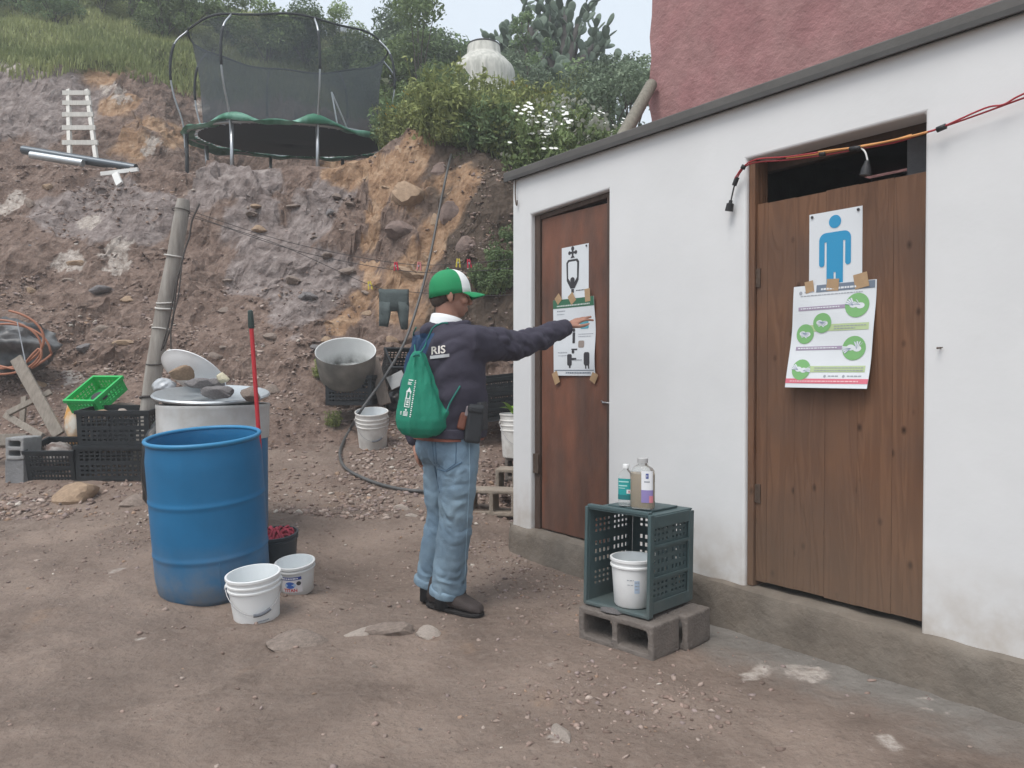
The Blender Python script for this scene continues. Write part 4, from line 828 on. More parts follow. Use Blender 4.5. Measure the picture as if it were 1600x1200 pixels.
BR = R(-45); bx_, by_ = Vector((.7071, -.7071, 0)), Vector((.7071, .7071, 0)); B0 = Vector((.30, 3.43, 0)); zb_ = gz(.5, 3.35) - .004
c1 = B0 + bx_ * .198 + by_ * .10; c2 = B0 + bx_ * .225 + by_ * .306
cinder('cinder_block', 'hollow grey block under the front of the dark green crate', (c1.x, c1.y, zb_), BR, block_m); cinder('cinder_block', 'hollow grey block under the back of the dark green crate', (c2.x, c2.y, zb_), BR + .03, block_m)
CZ = zb_ + .150
sh = MB(); cpos = B0 + bx_ * .16 + by_ * .03
rock('flat stone wedged under the front edge of the dark green crate', (cpos.x, cpos.y, CZ + .010), (.065, .035, .016), stone_g, 2, BR, name='wedge_stone')
def panel(q, w_, h_, holes, mat3, t=.004, margin=.03):
    """lattice panel in local xz, holes: list of (x0,x1,cols,z0,z1,rows, fx, fz)"""
def lattice(q, M_, w_, h_, zones, t=.005):
    """solid sheet of size w x h (local x,z; y thickness) with rectangular holes given by zones (x0,x1,nc,z0,z1,nr,fx,fz)"""
    xs, zs, hol = {0., w_}, {0., h_}, []
    for x0, x1, nc, z0, z1, nr, fx, fz in zones:
        for i in range(nc):
            for j in range(nr):
                cx_, cz_ = x0 + (x1 - x0) * (i + .5) / nc, z0 + (z1 - z0) * (j + .5) / nr; a, b_ = (x1 - x0) / nc * fx / 2, (z1 - z0) / nr * fz / 2; hol.append((cx_ - a, cx_ + a, cz_ - b_, cz_ + b_))
    for a, b_, c, d_ in hol: xs |= {round(a, 5), round(b_, 5)}; zs |= {round(c, 5), round(d_, 5)}
    xs, zs = sorted(xs), sorted(zs); nx, nz = len(xs), len(zs); solid = {}
    HA = np.array(hol) if hol else np.zeros((0, 4))
    for i in range(nx - 1):
        for j in range(nz - 1):
            cx_, cz_ = (xs[i] + xs[i + 1]) / 2, (zs[j] + zs[j + 1]) / 2
            solid[i, j] = not bool(((HA[:, 0] < cx_) & (HA[:, 1] > cx_) & (HA[:, 2] < cz_) & (HA[:, 3] > cz_)).any())
    V = [M_ @ Vector((xs[i], y, zs[j])) for y in (0, t) for j in range(nz) for i in range(nx)]; N = nx * nz; F = []
    for (i, j), s_ in solid.items():
        if not s_: continue
        a = j * nx + i; b_, c, d_ = a + 1, a + nx + 1, a + nx; F += [(a, b_, c, d_), (N + d_, N + c, N + b_, N + a)]
        for (di, dj), (p_, r_) in (((-1, 0), (a, d_)), ((1, 0), (b_, c)), ((0, -1), (a, b_)), ((0, 1), (d_, c))):
            if not solid.get((i + di, j + dj), False): F.append((p_, r_, N + r_, N + p_))
    q.add(V, F)
CW, CD, CH = .325, .36, .425    # width of open face, depth, height as it stands on end
cr0 = B0 + bx_ * .012 + by_ * .035
crate = thing('plastic_crate', 'dark grey-green plastic crate on end holding a bucket beside the wall', 'crate', (cr0.x, cr0.y, CZ + .016), (R(-1.5), 0, BR + R(2)))
I = Matrix.Identity(4); zn = lambda W_, H_: [(.035, W_ * .5 - .01, 4, .06, H_ / 3 - .005, 3, .55, .5), (W_ * .5 + .01, W_ - .035, 4, .06, H_ / 3 - .005, 3, .55, .5), (.035, W_ * .5 - .01, 4, H_ / 3 + .02, H_ * 2 / 3 - .005, 3, .55, .5), (W_ * .5 + .01, W_ - .035, 4, H_ / 3 + .02, H_ * 2 / 3 - .005, 3, .55, .5), (.035, W_ * .5 - .01, 4, H_ * 2 / 3 + .02, H_ - .045, 3, .55, .5), (W_ * .5 + .01, W_ - .035, 4, H_ * 2 / 3 + .02, H_ - .045, 3, .55, .5)]
q = MB(); lattice(q, Matrix.Translation((0.006, CD - .006, 0.005)), CW - .012, CH - .01, zn(CW - .012, CH - .01)); q.obj('back_panel', gry_green, crate)
for sx in (0, 1):
    q = MB(); lattice(q, Matrix.Translation((CW - .006 if sx else .0065, .012, .005)) @ Matrix.Rotation(R(90), 4, 'Z'), CD - .02, CH - .01, zn(CD - .02, CH - .01)); q.obj('side_panel', gry_green, crate)
q = MB(); q.box((CW / 2, CD / 2, CH - .004), (CW, CD - .002, .008)); q.box((CW / 2, CD / 2 + .02, CH + .006), (CW * .72, CD * .6, .010)); q.box((CW / 2, .012, CH + .008), (CW, .03, .016)); q.obj('top_panel', gry_green, crate, bevel=.003)
q = MB(); q.box((CW / 2, CD / 2, .004), (CW, CD - .002, .008)); q.obj('bottom_panel', gry_green, crate, bevel=.003)
q = MB()   # rim flange round the open face and corner ribs
for x_ in (-.004, CW + .004): q.box((x_, .012, CH / 2), (.016, .034, CH + .012))
q.box((CW / 2, .010, -.002), (CW + .02, .03, .016)); q.obj('rim', gry_green, crate, bevel=.004)
q = MB()
for x_ in (-.003, CW + .003):
    for z_ in (.03, CH * .36, CH * .68, CH - .03): q = MB(); q.box((x_, CD / 2, z_), (.009, CD - .07, .014 if .05 < z_ < CH - .05 else .05)); q.obj('side_rib', gry_green, crate, bevel=.002)
    q = MB(); q.box((x_ + (-.001 if x_ < .1 else .001), CD - .02, CH / 2), (.010, .04, CH - .02)); q.obj('corner_post', gry_green, crate, bevel=.002)
bp_ = B0 + bx_ * .20 + by_ * .13
bk = bucket('white_bucket', 'small white bucket standing inside the dark green crate', bp_.x, bp_.y, CZ + .026, .094, .212, white_pl, white_in, 0, None, ribs=1)
rr1 = lambda z: .094 * .86 + .094 * .14 * z / .212
wr = wrapM(rr1, .212, math.atan2(-bp_.y, -bp_.x) - .05)
wrapped(bk, 'label', [rect(.012, .07, .034, .125)], mat('label_pale_blue', (.45, .55, .68), .5), wr, .0012); wrapped(bk, 'label_print', lines(-.02, .01, .125, .004, 80) + lines(-.018, .008, .105, .003, 81) + lines(.015, .032, .115, .004, 82) + lines(.015, .032, .1, .004, 83) + lines(.015, .032, .085, .004, 84), inkg, wr, .002)
# bottles on the crate
clear = mat('clear_bottle', (.86, .88, .88), .08, trans=.85, ior=1.2); amber = mat('amber_soap', (.52, .40, .25), .25, trans=.25, ior=1.2); teal = mat('teal_label', (.02, .33, .33), .5); teald = mat('teal_dark', (.02, .18, .19), .5); capm = mat('white_cap', (.74, .75, .75), .4); capg = mat('grey_cap', (.45, .45, .45), .4)
def ovalring(rx, ry, z, n=28, p=2.6): 
    o = []
    for i in range(n):
        a = 6.28319 * i / n; c, s_ = math.cos(a), math.sin(a); o.append(Vector((math.copysign(abs(c) ** (2 / p), c) * rx, math.copysign(abs(s_) ** (2 / p), s_) * ry, z)))
    return o
BT = CZ + .016 + CH + .012
def bottle(name, label, loc, rz, rx, ry, hgt, fill, liquid, labels, cap):
    o = thing(name, label, 'bottle', loc, (0, 0, rz), 'soap bottles on the crate')
    pr = [(.9, 0), (1, .008), (1, hgt * .68), (.96, hgt * .74), (.80, hgt * .80), (.45, hgt * .855), (.36, hgt * .87), (.36, hgt * .90)]
    q = MB(); q.rings([ovalring(rx * k, max(ry * k, .012) if k > .4 else rx * k, z, p=2.6 if k > .5 else 2) for k, z in pr]); q.obj('body', clear, o, smooth=40)
    if liquid: q = MB(); q.rings([ovalring(rx * k * .95, ry * k * .95, z + .003) for k, z in pr if z < fill]); q.obj('liquid', liquid, o, smooth=40)
    q = MB(); q.lathe([(.0, hgt * .9), (rx * .44, hgt * .9), (rx * .44, hgt * .985), (rx * .38, hgt), (0, hgt)], 20); q.obj('cap', cap, o, smooth=40)
    for nm, m, x0, x1, z0, z1, off in labels:
        q = MB(); ring = ovalring(1, 1, 0, 96); seg = [v for v in ring if v.y < 0 and x0 <= v.x <= x1]; seg.sort(key=lambda v: v.x)
        if len(seg) < 2: continue
        V = [Vector((v.x * (rx + off), v.y * (ry + off), z)) for z in (z0, z1) for v in seg]; K = len(seg); q.add(V, [(i, i + 1, K + i + 1, K + i) for i in range(K - 1)]); q.obj(nm, m, o, smooth=True)
    return o
pb = at(978, 798, 3.44); fz = R(-38)
bottle('soap_bottle', 'clear bottle with teal label on the dark green crate', (pb.x, pb.y, BT), R(-20), .034, .022, .185, .12, mat('pale_gel', (.6, .66, .66), .2, trans=.4, ior=1.2), [('label', teal, -.98, .98, .028, .122, .0008), ('label_base', teald, -.98, .98, .028, .05, .0016), ('label_print', mat('teal_print', (.45, .72, .70), .5), -.85, .5, .106, .111, .0018), ('label_print', mat('teal_print', (.45, .72, .70), .5), -.85, .3, .088, .093, .0018), ('label_print', mat('teal_print', (.45, .72, .70), .5), -.85, .1, .078, .081, .0018), ('label_badge', capm, .2, .75, .056, .074, .002), ('label_badge_print', mat('badge_red', (.6, .2, .25), .5), .36, .6, .061, .069, .0026)], capm)
pb = at(1004, 802, 3.37)
bottle('soap_bottle', 'large bottle of amber liquid soap with white and purple label', (pb.x, pb.y, BT), R(-30), .054, .034, .222, .155, amber, [('label', mat('label_white3', (.78, .79, .82), .5), .1, .97, .03, .168, .0008), ('label_base', mat('label_purple', (.27, .22, .46), .5), .1, .97, .03, .085, .0016), ('label_badge', mat('label_coral', (.62, .22, .26), .5), .72, .97, .03, .06, .0024), ('label_logo', nav, .45, .7, .135, .157, .0016), ('label_logo_inner', mat('label_white3', (.78, .79, .82), .5), .53, .62, .141, .151, .0024), ('label_print', inkg, .35, .8, .118, .124, .0016)], capg)
for ob in [o for o in bpy.data.objects if o.name.startswith('body') or o.name.startswith('liquid')]: pass

# ---- blocks and planter at the building's left corner
def place(px, py, Y_, dz=0): p_ = at(px, py, Y_); return Vector((p_.x, Y_, gz(p_.x, Y_) + dz))
p = at(772, 806, 5.75); z1 = gz(p.x, 5.75) - .01
cinder('cinder_block', 'pale hollow block lying left of the white building corner', (p.x, 5.75, z1), R(-12), block_l, dims=(.36, .2, .19))
p2 = at(803, 770, 6.05); cinder('cinder_block', 'pale hollow block on end half behind the white wall edge', (p2.x + .02, 6.1, z1 + .10), R(-12), block_l, dims=(.3, .2, .2))
cinder('cinder_block', 'hollow block beneath the planter bucket', (p2.x + .10, 6.45, z1 + .16), R(-12), block_m, dims=(.32, .2, .19))
ps = MB(); 
pbk = at(800, 694, 6.42); bkp = bucket('planter_bucket', 'dirty white bucket holding a leafy plant by the wall edge', pbk.x + .05, 6.45, z1 + .345, .15, .37, white_dirty, white_in, 0, R(10), ribs=3)
leafm = mat('lime_leaf', (.22, .38, .05), .5, var=.25, vscale=14)
def leafblade(q, base, d_, L, w_, droop=.4, n=6):
    d_ = Vector(d_).normalized(); sd = d_.cross(Vector((0, 0, 1))).normalized(); pts = []
    for i in range(n + 1):
        t = i / n; p_ = Vector(base) + d_ * L * t + Vector((0, 0, -droop * L * t * t)); ww = w_ * math.sin(math.pi * min(.98, t * .9 + .08)) ; pts.append((p_ - sd * ww + Vector((0, 0, ww * .3)), p_, p_ + sd * ww + Vector((0, 0, ww * .3))))
    V = [v for t in pts for v in t]; F = []
    for i in range(n): a = 3 * i; F += [(a, a + 1, a + 4, a + 3), (a + 1, a + 2, a + 5, a + 4)]
    q.add(V, F)
pt = thing('potted_plant', 'lime green leafy plant growing in the planter bucket', 'plant', (pbk.x + .05, 6.45, z1 + .345 + .3)); rd = random.Random(9)
q = MB(); q.lathe([(0, 0), (.12, .0), (.13, .02), (0, .04)], 16); q.obj('soil', mat('potting_soil', (.05, .035, .025), .95, bump=1), pt)
for i in range(13):
    a = rd.uniform(0, 6.28); q = MB(); leafblade(q, (rd.uniform(-.03, .03), rd.uniform(-.03, .03), .03), (math.cos(a) * .8, math.sin(a) * .8, rd.uniform(.5, 1.4)), rd.uniform(.2, .3), rd.uniform(.028, .045)); q.obj('leaf', leafm, pt, smooth=True)

# ---- vegetable crates
def veg_crate(name, label, loc, rz, dims, m, mesh=(12, 6), tilt=(0, 0), grp='black crates', t=.006):
    L, D, Hh = dims; o = thing(name, label, 'crate', loc, (tilt[0], tilt[1], rz), grp)
    for k, (Mx, w_) in enumerate([(Matrix.Translation((-L / 2, -D / 2, 0)), L), (Matrix.Translation((-L / 2, D / 2 - t, 0)), L), (Matrix.Translation((-L / 2 + t, -D / 2 + t, 0)) @ Matrix.Rotation(R(90), 4, 'Z'), D - 2 * t), (Matrix.Translation((L / 2, -D / 2 + t, 0)) @ Matrix.Rotation(R(90), 4, 'Z'), D - 2 * t)]):
        nc = max(3, int(mesh[0] * w_ / L)); q = MB(); lattice(q, Mx, w_, Hh - .03, [(.03, w_ - .03, nc, .03, Hh * .48, mesh[1] // 2, .6, .45), (.03, w_ - .03, nc, Hh * .55, Hh - .04, mesh[1] - mesh[1] // 2, .66, .62)], t); q.obj('side', m, o)
    q = MB(); lattice(q, Matrix.Translation((-L / 2 + t, -D / 2 + t, .001)) @ Matrix.Rotation(R(-90), 4, 'X') @ Matrix.Scale(-1, 4, (0, 1, 0)) @ Matrix.Identity(4), L - 2 * t, D - 2 * t, [(.03, L - .04, 10, .03, D - .04, 7, .6, .6)], t); q.obj('base', m, o)
    q = MB(); e = .012
    rr_ = [[(-L / 2 - a, -D / 2 - a, z), (L / 2 + a, -D / 2 - a, z), (L / 2 + a, D / 2 + a, z), (-L / 2 - a, D / 2 + a, z)] for a, z in ((-.004, Hh - .03), (e, Hh - .028), (e, Hh), (-.008, Hh), (-.008, Hh - .028))]; q.rings(rr_, False, False, True); q.obj('rim', m, o)
    return o
YC = 6.15
def vc(px0, px1, py, label, H_=.30, dz=0, rz=0., Yc=YC, dy=.36, tilt=(0, 0)):
    a, b_ = at(px0, py, Yc), at(px1, py, Yc); L = b_.x - a.x; return veg_crate('vegetable_crate', label, ((a.x + b_.x) / 2, Yc + dy / 2, (a.z + b_.z) / 2 + dz), rz, (L, dy, H_), blkp, tilt=tilt)
vc(44, 117, 752, 'small black crate beside the upright grey block', .30, rz=.04, tilt=(R(13), 0))
vc(119, 229, 748, 'lower black crate of the stack behind the blue drum', .285, rz=.03, tilt=(R(5), 0))
a, b_ = at(119, 694, YC), at(229, 694, YC); veg_crate('vegetable_crate', 'upper black crate stacked behind the blue drum', ((a.x + b_.x) / 2, YC + .19, a.z + .0), .05, (b_.x - a.x, .34, .285), blkp, tilt=(R(5), 0))
p = at(165, 660, YC + .2); rock('pale stone lying in the upper black crate', (p.x, YC + .2, a.z + .24), (.09, .07, .06), stone_o, 4, .3, 'stones in crates'); rock('grey stone lying in the upper black crate', (p.x + .14, YC + .22, a.z + .23), (.08, .08, .06), stone_w, 6, 1.3, 'stones in crates')
p = at(90, 690, YC + .2); lump('cloth_bundle', 'brown and white bundle lying in the small black crate', 'bundle', (p.x, YC + .2, at(90, 752, YC).z + .17), (.12, .12, .12), mat('bundle_brown', (.14, .10, .085), .9, col2=(.4, .38, .36), vscale=12), 11, .4)
# yellow sack
p = at(112, 660, YC + .4); ys_ = lump('feed_sack', 'orange and white plastic sack behind the black crates', 'sack', (p.x, YC + .47, p.z - .02), (.085, .09, .25), mat('orange_sack', (.60, .30, .07), .5, col2=(.75, .70, .62), vscale=8), 21, .3)
# green crate, tipped towards the camera
p = at(150, 622, 6.55); gc = veg_crate('green_crate', 'bright green plastic basket lying on the stones behind the crates', (p.x, 6.62, p.z - .03), R(-16), (.30, .36, .14), green_pl, mesh=(7, 4), tilt=(R(33), 0), grp='baskets'); 
q = MB(); q.box((0, 0, .012), (.28, .34, .006)); q.obj('floor', green_pl, gc)
q = MB(); q.lathe([(0, 0), (.06, 0), (.068, .01), (.06, .022), (0, .02)], 20); tag(q.obj('black_lid', blk, loc=(p.x + .06, 6.50, p.z + .005), rot=(R(33), 0, 0), smooth=40), 'round black lid lying in the green basket', 'lid')
for i, (dx, dy, dz, s_) in enumerate([(-.1, .1, -.13, .16), (.12, .12, -.12, .15), (0, -.12, -.2, .17), (.15, -.05, -.22, .14)]): rock('brown stone heaped under the green basket', (p.x + dx, 6.65 + dy, p.z + dz), (s_, s_ * .9, s_ * .8), stone_m, i, i * 1.3, 'stones under the green basket')
# upright grey block
p = at(29, 754, YC - .02); q = MB(); q.box((0, 0, .09), (.165, .22, .19)); tag(q.obj('concrete_block', mat('solid_grey_block', (.20, .20, .205), .95, var=.15, bump=.8), bevel=.006, loc=(p.x, YC + .06, p.z), rot=(0, 0, R(-8))), 'solid dark grey block under the hollow block at the far left', 'concrete block')
cb_ = cinder('cinder_block', 'pale hollow block with two small openings at the far left', (p.x - .07, YC + .05, p.z + .275), 0, block_g, dims=(.18, .2, .16)); cb_.rotation_euler = (0, R(90), R(-8))
# planks
def plank(label, a, b_, w_, t_, up=(0, -1, .3), cat='plank', name='plank', m=wood_g):
    c = (Vector(a) + Vector(b_)) / 2; q = MB(); q.bar(Vector(a) - c, Vector(b_) - c, w_, t_, up); return tag(q.obj(name, m, bevel=.004, loc=c), label, cat, 'grey timber offcuts')
plank('wide grey plank slanting down to the small black crate', at(25, 560, 6.75), at(92, 680, 6.5), .10, .03)
plank('short grey board crossing under the wide plank', at(12, 646, 6.55), at(80, 612, 6.75), .05, .03)
plank('grey board lying from the far left towards the crates', at(8, 648, 6.6), at(66, 682, 6.4), .055, .03)
plank('thick grey beam low at the left edge of the yard', at(-40, 690, 6.3), at(42, 688, 6.45), .10, .09)
plank('upright offcut behind the crossed boards', at(35, 660, 6.7), at(38, 620, 6.8), .045, .03)
# dark tarp roll and orange hose
p = at(22, 525, 7.5); lump('tarp_roll', 'grey crumpled tarp heap at the left edge of the slope', 'tarp', (p.x - .12, 7.6, p.z - .10), (.40, .30, .25), mat('grey_tarp', (.055, .058, .062), .38, var=.4, vscale=5, col2=(.17, .17, .17)), 31, .9, 5)
q = MB(); c = at(0, 525, 7.15); loop = []
for i in range(70):
    t = i / 69 * 4.4 * math.pi; rr_ = .42 + .05 * math.sin(t * .7); loop.append(c + Vector((rr_ * math.cos(-t + 1.2) * (1 - .12 * t / 14), .06 * t / 3 - .1, rr_ * .58 * math.sin(-t + 1.2) - .012 * t)))
loop += [at(50, 575, 7.0), at(64, 560, 7.0), at(60, 545, 7.0), at(30, 575, 7.0), at(0, 572, 7.0)]
q.tube(cr(loop, 3), .011, 6); tag(q.obj('garden_hose', mat('faded_orange_hose', (.36, .15, .09), .55, var=.15), smooth=True), 'faded orange hose coiled over the tarp at the left', 'hose')
q = MB(); q.tube([at(27, 503, 7.05), at(41, 572, 6.9), at(48, 612, 6.8)], .005, 6); tag(q.obj('metal_rod', steel), 'thin metal rod standing by the orange hose', 'rod')

# ---- post with ropes, clotheslines, pegs, trousers
pb_, ptp = at(212, 722, 6.42), at(286, 312, 6.5); pb_.z = gz(pb_.x, 6.42) - .15
post = thing('wooden_post', 'leaning grey wooden post tied with ropes behind the drums', 'post', pb_); V_ = ptp - pb_
q = MB(); q.tube([V_ * t + Vector((.012 * math.sin(t * 9), .0, 0)) for t in (0, .2, .4, .6, .8, .97, 1)], [.075, .073, .07, .066, .064, .06, .05], 12); q.obj('shaft', mat('post_wood', (.34, .315, .285), .9, var=.25, vscale=3, bump=.6, bscale=25, streak=(7, 7, 1), col2=(.26, .235, .21)), post, smooth=40)
ropeg = mat('dark_rope', (.07, .062, .058), .9); ropew = mat('pale_rope', (.55, .53, .50), .8)
for t, m, r_ in ((.96, ropeg, .004), (.80, ropew, .007), (.615, ropew, .009), (.635, ropew, .007), (.54, ropew, .006), (.42, ropeg, .006), (.30, ropeg, .011), (.19, ropew, .007)):
    q = MB(); c_ = V_ * t; rr_ = .075 - .01 * t + .003; q.tube([c_ + Vector((rr_ * math.cos(a), rr_ * math.sin(a), .012 * math.sin(a + t * 30))) for a in [6.2832 * i / 20 for i in range(20)]], r_, 6, closed=True); q.obj('rope_binding', m, post, smooth=True)
q = MB(); o_ = post.location; rp = [at(312, 318, 6.42), at(300, 345, 6.4), at(296, 370, 6.38), at(289, 390, 6.36), at(283, 415, 6.33), at(276, 445, 6.33), at(270, 500, 6.33), at(264, 520, 6.33), at(254, 545, 6.33)]
q.tube([p_ - o_ for p_ in cr(rp, 4)], .008, 6); q.tube([p_ - o_ for p_ in cr([at(284, 415, 6.33), at(278, 465, 6.3), at(268, 505, 6.3), at(267, 540, 6.3), at(269, 570, 6.3), at(266, 578, 6.3), at(262, 574, 6.3)], 4)], .006, 6)
q.tube([p_ - o_ for p_ in cr([at(277, 430, 6.33), at(270, 470, 6.35), at(262, 510, 6.33), at(252, 548, 6.33)], 4)], .006, 6); q.obj('hanging_rope', ropeg, post, smooth=True)
pp = post.location + V_
def line(label, pts, m=None, r_=.0028): q = MB(); q.tube(cr(pts, 10), r_, 5); return tag(q.obj('clothesline', m or mat('clothesline_cord', (.05, .045, .045), .8), smooth=True), label, 'clothesline')
end1, end2 = WM @ Vector((-.01, .55, 2.02)), WM @ Vector((-.01, .5, 1.95))
line('upper clothesline with red and yellow pegs', [pp - V_ * .03, at(450, 378, 6.4), at(620, 411, 6.2), at(733, 411, 5.9), end1])
line('middle clothesline sagging between post and white building', [pp - V_ * .04, at(450, 388, 6.4), at(620, 422, 6.2), at(733, 424, 5.9), end2])
line('lower clothesline from the post to the hanging trousers', [pp - V_ * .05, at(430, 380, 6.45), at(578, 445, 6.3), at(640, 456, 6.2), at(760, 462, 5.8), WM @ Vector((-.01, .45, 1.75))])
for (px, py, Y_, c_, lab) in [(619, 416, 6.2, 'red', 'red clothes peg left of the pink one on the upper line'), (655, 416, 6.1, 'pink', 'faded pink clothes peg on the upper line'), (716, 411, 5.95, 'yellow', 'yellow clothes peg above the green cap'), (733, 412, 5.9, 'red', 'red clothes peg rightmost on the upper line'), (578, 446, 6.3, 'yellow', 'yellow clothes peg left of the hanging trousers')]:
    m = mat('peg_' + c_, {'red': (.55, .02, .06), 'pink': (.6, .22, .22), 'yellow': (.62, .52, .06)}[c_], .4); p = at(px, py, Y_); pg = thing('clothes_peg', lab, 'clothes peg', p, (0, R(random.uniform(-10, 10)), R(random.uniform(-30, 30))), 'pegs on the lines')
    for s_ in (-1, 1): q = MB(); q.bar((s_ * .014, s_ * .004, -.034), (s_ * .006, s_ * .004, .034), .010, .014, (0, 1, 0)); q.obj('jaw', m, pg, bevel=.002)
    q = MB(); q.tube([(0, -.012, .002), (0, .012, .002)], .008, 8); q.obj('spring', steel, pg)
# trousers
tq = thing('hanging_trousers', 'small grey-green trousers hanging from the lower line', 'trousers', at(614, 452, 6.2)); tm = mat('grey_green_cloth', (.085, .105, .105), .9, var=.2, vscale=12, bump=.5, bscale=60)
def cloth(poly_l, poly_r, zs, t, nm, sd):
    q = MB(); rr_ = []
    for xl, xr, z in zip(poly_l, poly_r, zs):
        ring = []
        for k in range(12):
            a = 6.2832 * k / 12; x = (xl + xr) / 2 + (xr - xl) / 2 * math.cos(a); ring.append(Vector((x, t * math.sin(a) * (1 + .5 * math.sin(x * 60 + sd)) + .008 * math.sin(x * 40 + z * 15 + sd), z + .004 * math.sin(x * 50))))
        rr_.append(ring)
    q.rings(rr_); return q.obj(nm, tm, tq, smooth=True)
k = 6.2 / 1200
cloth([-23 * k, -22 * k, -22 * k, -20 * k], [25 * k, 25 * k, 25 * k, 24 * k], [0, -8 * k, -20 * k, -34 * k], .016, 'seat', 1)
cloth([-22 * k, -22 * k, -22 * k, -22 * k], [0 * k, -3 * k, -5 * k, -8 * k], [-20 * k, -34 * k, -46 * k, -58 * k], .018, 'leg', 2); cloth([3 * k, 6 * k, 9 * k, 12 * k], [25 * k, 25 * k, 24 * k, 23 * k], [-20 * k, -34 * k, -48 * k, -62 * k], .018, 'leg', 3)

# ---- big white tub on a crate, paddle, tray, dark containers
p = at(543, 633, 7.45); zc_ = gz(p.x, 7.6); a, b_ = at(508, 635, 7.4), at(580, 635, 7.4)
veg_crate('vegetable_crate', 'black crate under the big tilted tub', ((a.x + b_.x) / 2, 7.58, p.z), .02, (b_.x - a.x, .36, .29), blkp)
tb = thing('cut_drum_tub', 'large tilted tub, white inside and dirty grey outside', 'tub', at(541, 566, 7.5), (R(29), R(4), 0)); rt = 93 / 1200 * 7.5 / 2
q = MB(); q.lathe([(rt * .84, -.19), (rt * .9, -.15), (rt * .97, .0), (rt, .11), (rt * 1.0, .125)], 48, cap1=False); q.cur = 1; q.lathe([(rt * 1.0, .125), (rt * .975, .12), (rt * .95, .0), (rt * .87, -.14), (.001, -.16)], 48, cap0=False)
q.obj('shell', [mat('tub_outside', (.17, .165, .15), .8, var=.25, vscale=6, col2=(.24, .225, .2)), mat('tub_inside', (.74, .75, .74), .6, var=.06, vscale=5, dirt=((.10, .10, .09), -.13, -.02, .8))], tb, smooth=35)
plank('spade-shaped grey board leaning beside the tilted tub', at(582, 560, 7.75), at(602, 632, 7.6), .12, .03, cat='board', name='leaning_board', m=mat('brown_grey_board', (.25, .205, .175), .9, var=.25, streak=(8, 8, 1)))
dp = at(628, 575, 7.9); veg_crate('vegetable_crate', 'black crate tipped up behind the man', (dp.x + .05, 8.0, dp.z - .12), R(25), (.50, .34, .28), blkp, tilt=(R(35), 0))
lump('plastic_bag', 'dark crumpled bag on the ground behind the green bag', 'bag', (at(622, 640, 7.8).x, 7.9, at(622, 640, 7.8).z + .05), (.17, .15, .16), bagm, 41, .5)
plank('light grey sheet scrap standing behind the green bag', at(608, 600, 7.6), at(632, 588, 7.6), .14, .02, cat='scrap', name='sheet_scrap', m=mat('grey_sheet', (.36, .37, .37), .6, var=.2))
dp = at(777, 612, 7.2)
for k in range(3): veg_crate('plant_tray', ('bottom', 'middle', 'topmost')[k] + ' black plastic tray in the stack beside the planter bucket', (dp.x - .05, 7.25, dp.z - .26 + .135 * k), .2, (.58, .36, .13), blkp, mesh=(12, 2), tilt=(R(3), R(-6)), grp='black trays by the planter')
p = at(805, 455, 5.35); lump('cloth_rag', 'grey rag stuck at the edge of the white wall', 'rag', WM @ Vector((.03, .28, 1.72)), (.05, .06, .09), mat('grey_rag', (.4, .4, .4), .9, var=.2), 51, .5)
# ---- hose
hp_ = [onground(712, 222) + Vector((0, -.02, .05)), at(700, 262, 9.0), at(686, 330, 8.75), at(672, 400, 8.5), at(655, 468, 8.2), at(632, 535, 7.9), at(600, 590, 7.5), at(565, 640, 7.1)]
gp = [(548, 672, 6.95), (536, 695, 6.8), (531, 715, 6.6), (540, 735, 6.4), (570, 752, 6.2), (610, 765, 6.05), (650, 771, 5.95), (700, 773, 5.9), (760, 775, 5.9)]
for px, py, Y_ in gp: p_ = onground(px, py); hp_.append(p_ + Vector((0, 0, .02)))
q = MB(); q.tube(cr(hp_, 6), .014, 8); tag(q.obj('water_hose', mat('grey_black_hose', (.085, .085, .085), .45, var=.2), smooth=True), 'grey-black water hose hanging down the cliff and curling on the ground', 'hose')

# ---- stones in the yard
for i, (px, py, sz, m, lab, rz) in enumerate([
    (565, 988, (.13, .06, .07), stone_w, 'pale flat stone left of the group near the man\'s feet', .5), (610, 985, (.15, .10, .08), stone_m, 'large flat tan stone in the middle of the group by the man', .6), (672, 990, (.08, .07, .06), stone_w, 'small pale stone right of the tan flat stone', 1.0),
    (628, 795, (.11, .07, .05), stone_w, 'bright pale stone lying below the hose', -.5), (645, 805, (.06, .04, .035), stone_w, 'small pale stone touching the bright stone below the hose', .2), (876, 1145, (.045, .08, .045), stone_w, 'pale stone alone in the lower middle of the yard', .2),
    (656, 1141, (.013, .011, .009), stone_g, 'lone grey pebble on bare earth near the bottom', .2), (115, 776, (.20, .14, .15), stone_o, 'yellowish boulder half buried below the black crates', .4), (205, 785, (.17, .16, .16), stone_m, 'brown boulder left of the blue drum', 1.4),
    (325, 985, (.0, 0, 0), stone_m, '', 0), (470, 1000, (.18, .13, .06), stone_m, 'flat brown stone sunk in the earth right of the buckets', .9), (585, 1042, (.018, .015, .014), stone_w, 'small round pebble below the flat stones', 0),
    (60, 600, (.16, .12, .10), stone_o, 'brown rock between the planks and the slope', .6), (108, 582, (.14, .07, .05), stone_w, 'cream stone on the slope left of the green basket', .3), (425, 610, (.16, .12, .10), stone_m, 'brown rock right of the metal tray', .9), (840, 850, (.05, .04, .03), stone_w, 'white stone by the corner of the plinth', .1), (815, 826, (.04, .035, .03), stone_w, 'white plaster lump at the building corner', .3)]):
    if not lab: continue
    p = onground(px, py); rock(lab, p + Vector((0, 0, -sz[2] * .12)), sz, m, i, rz, 'single stones in the yard')
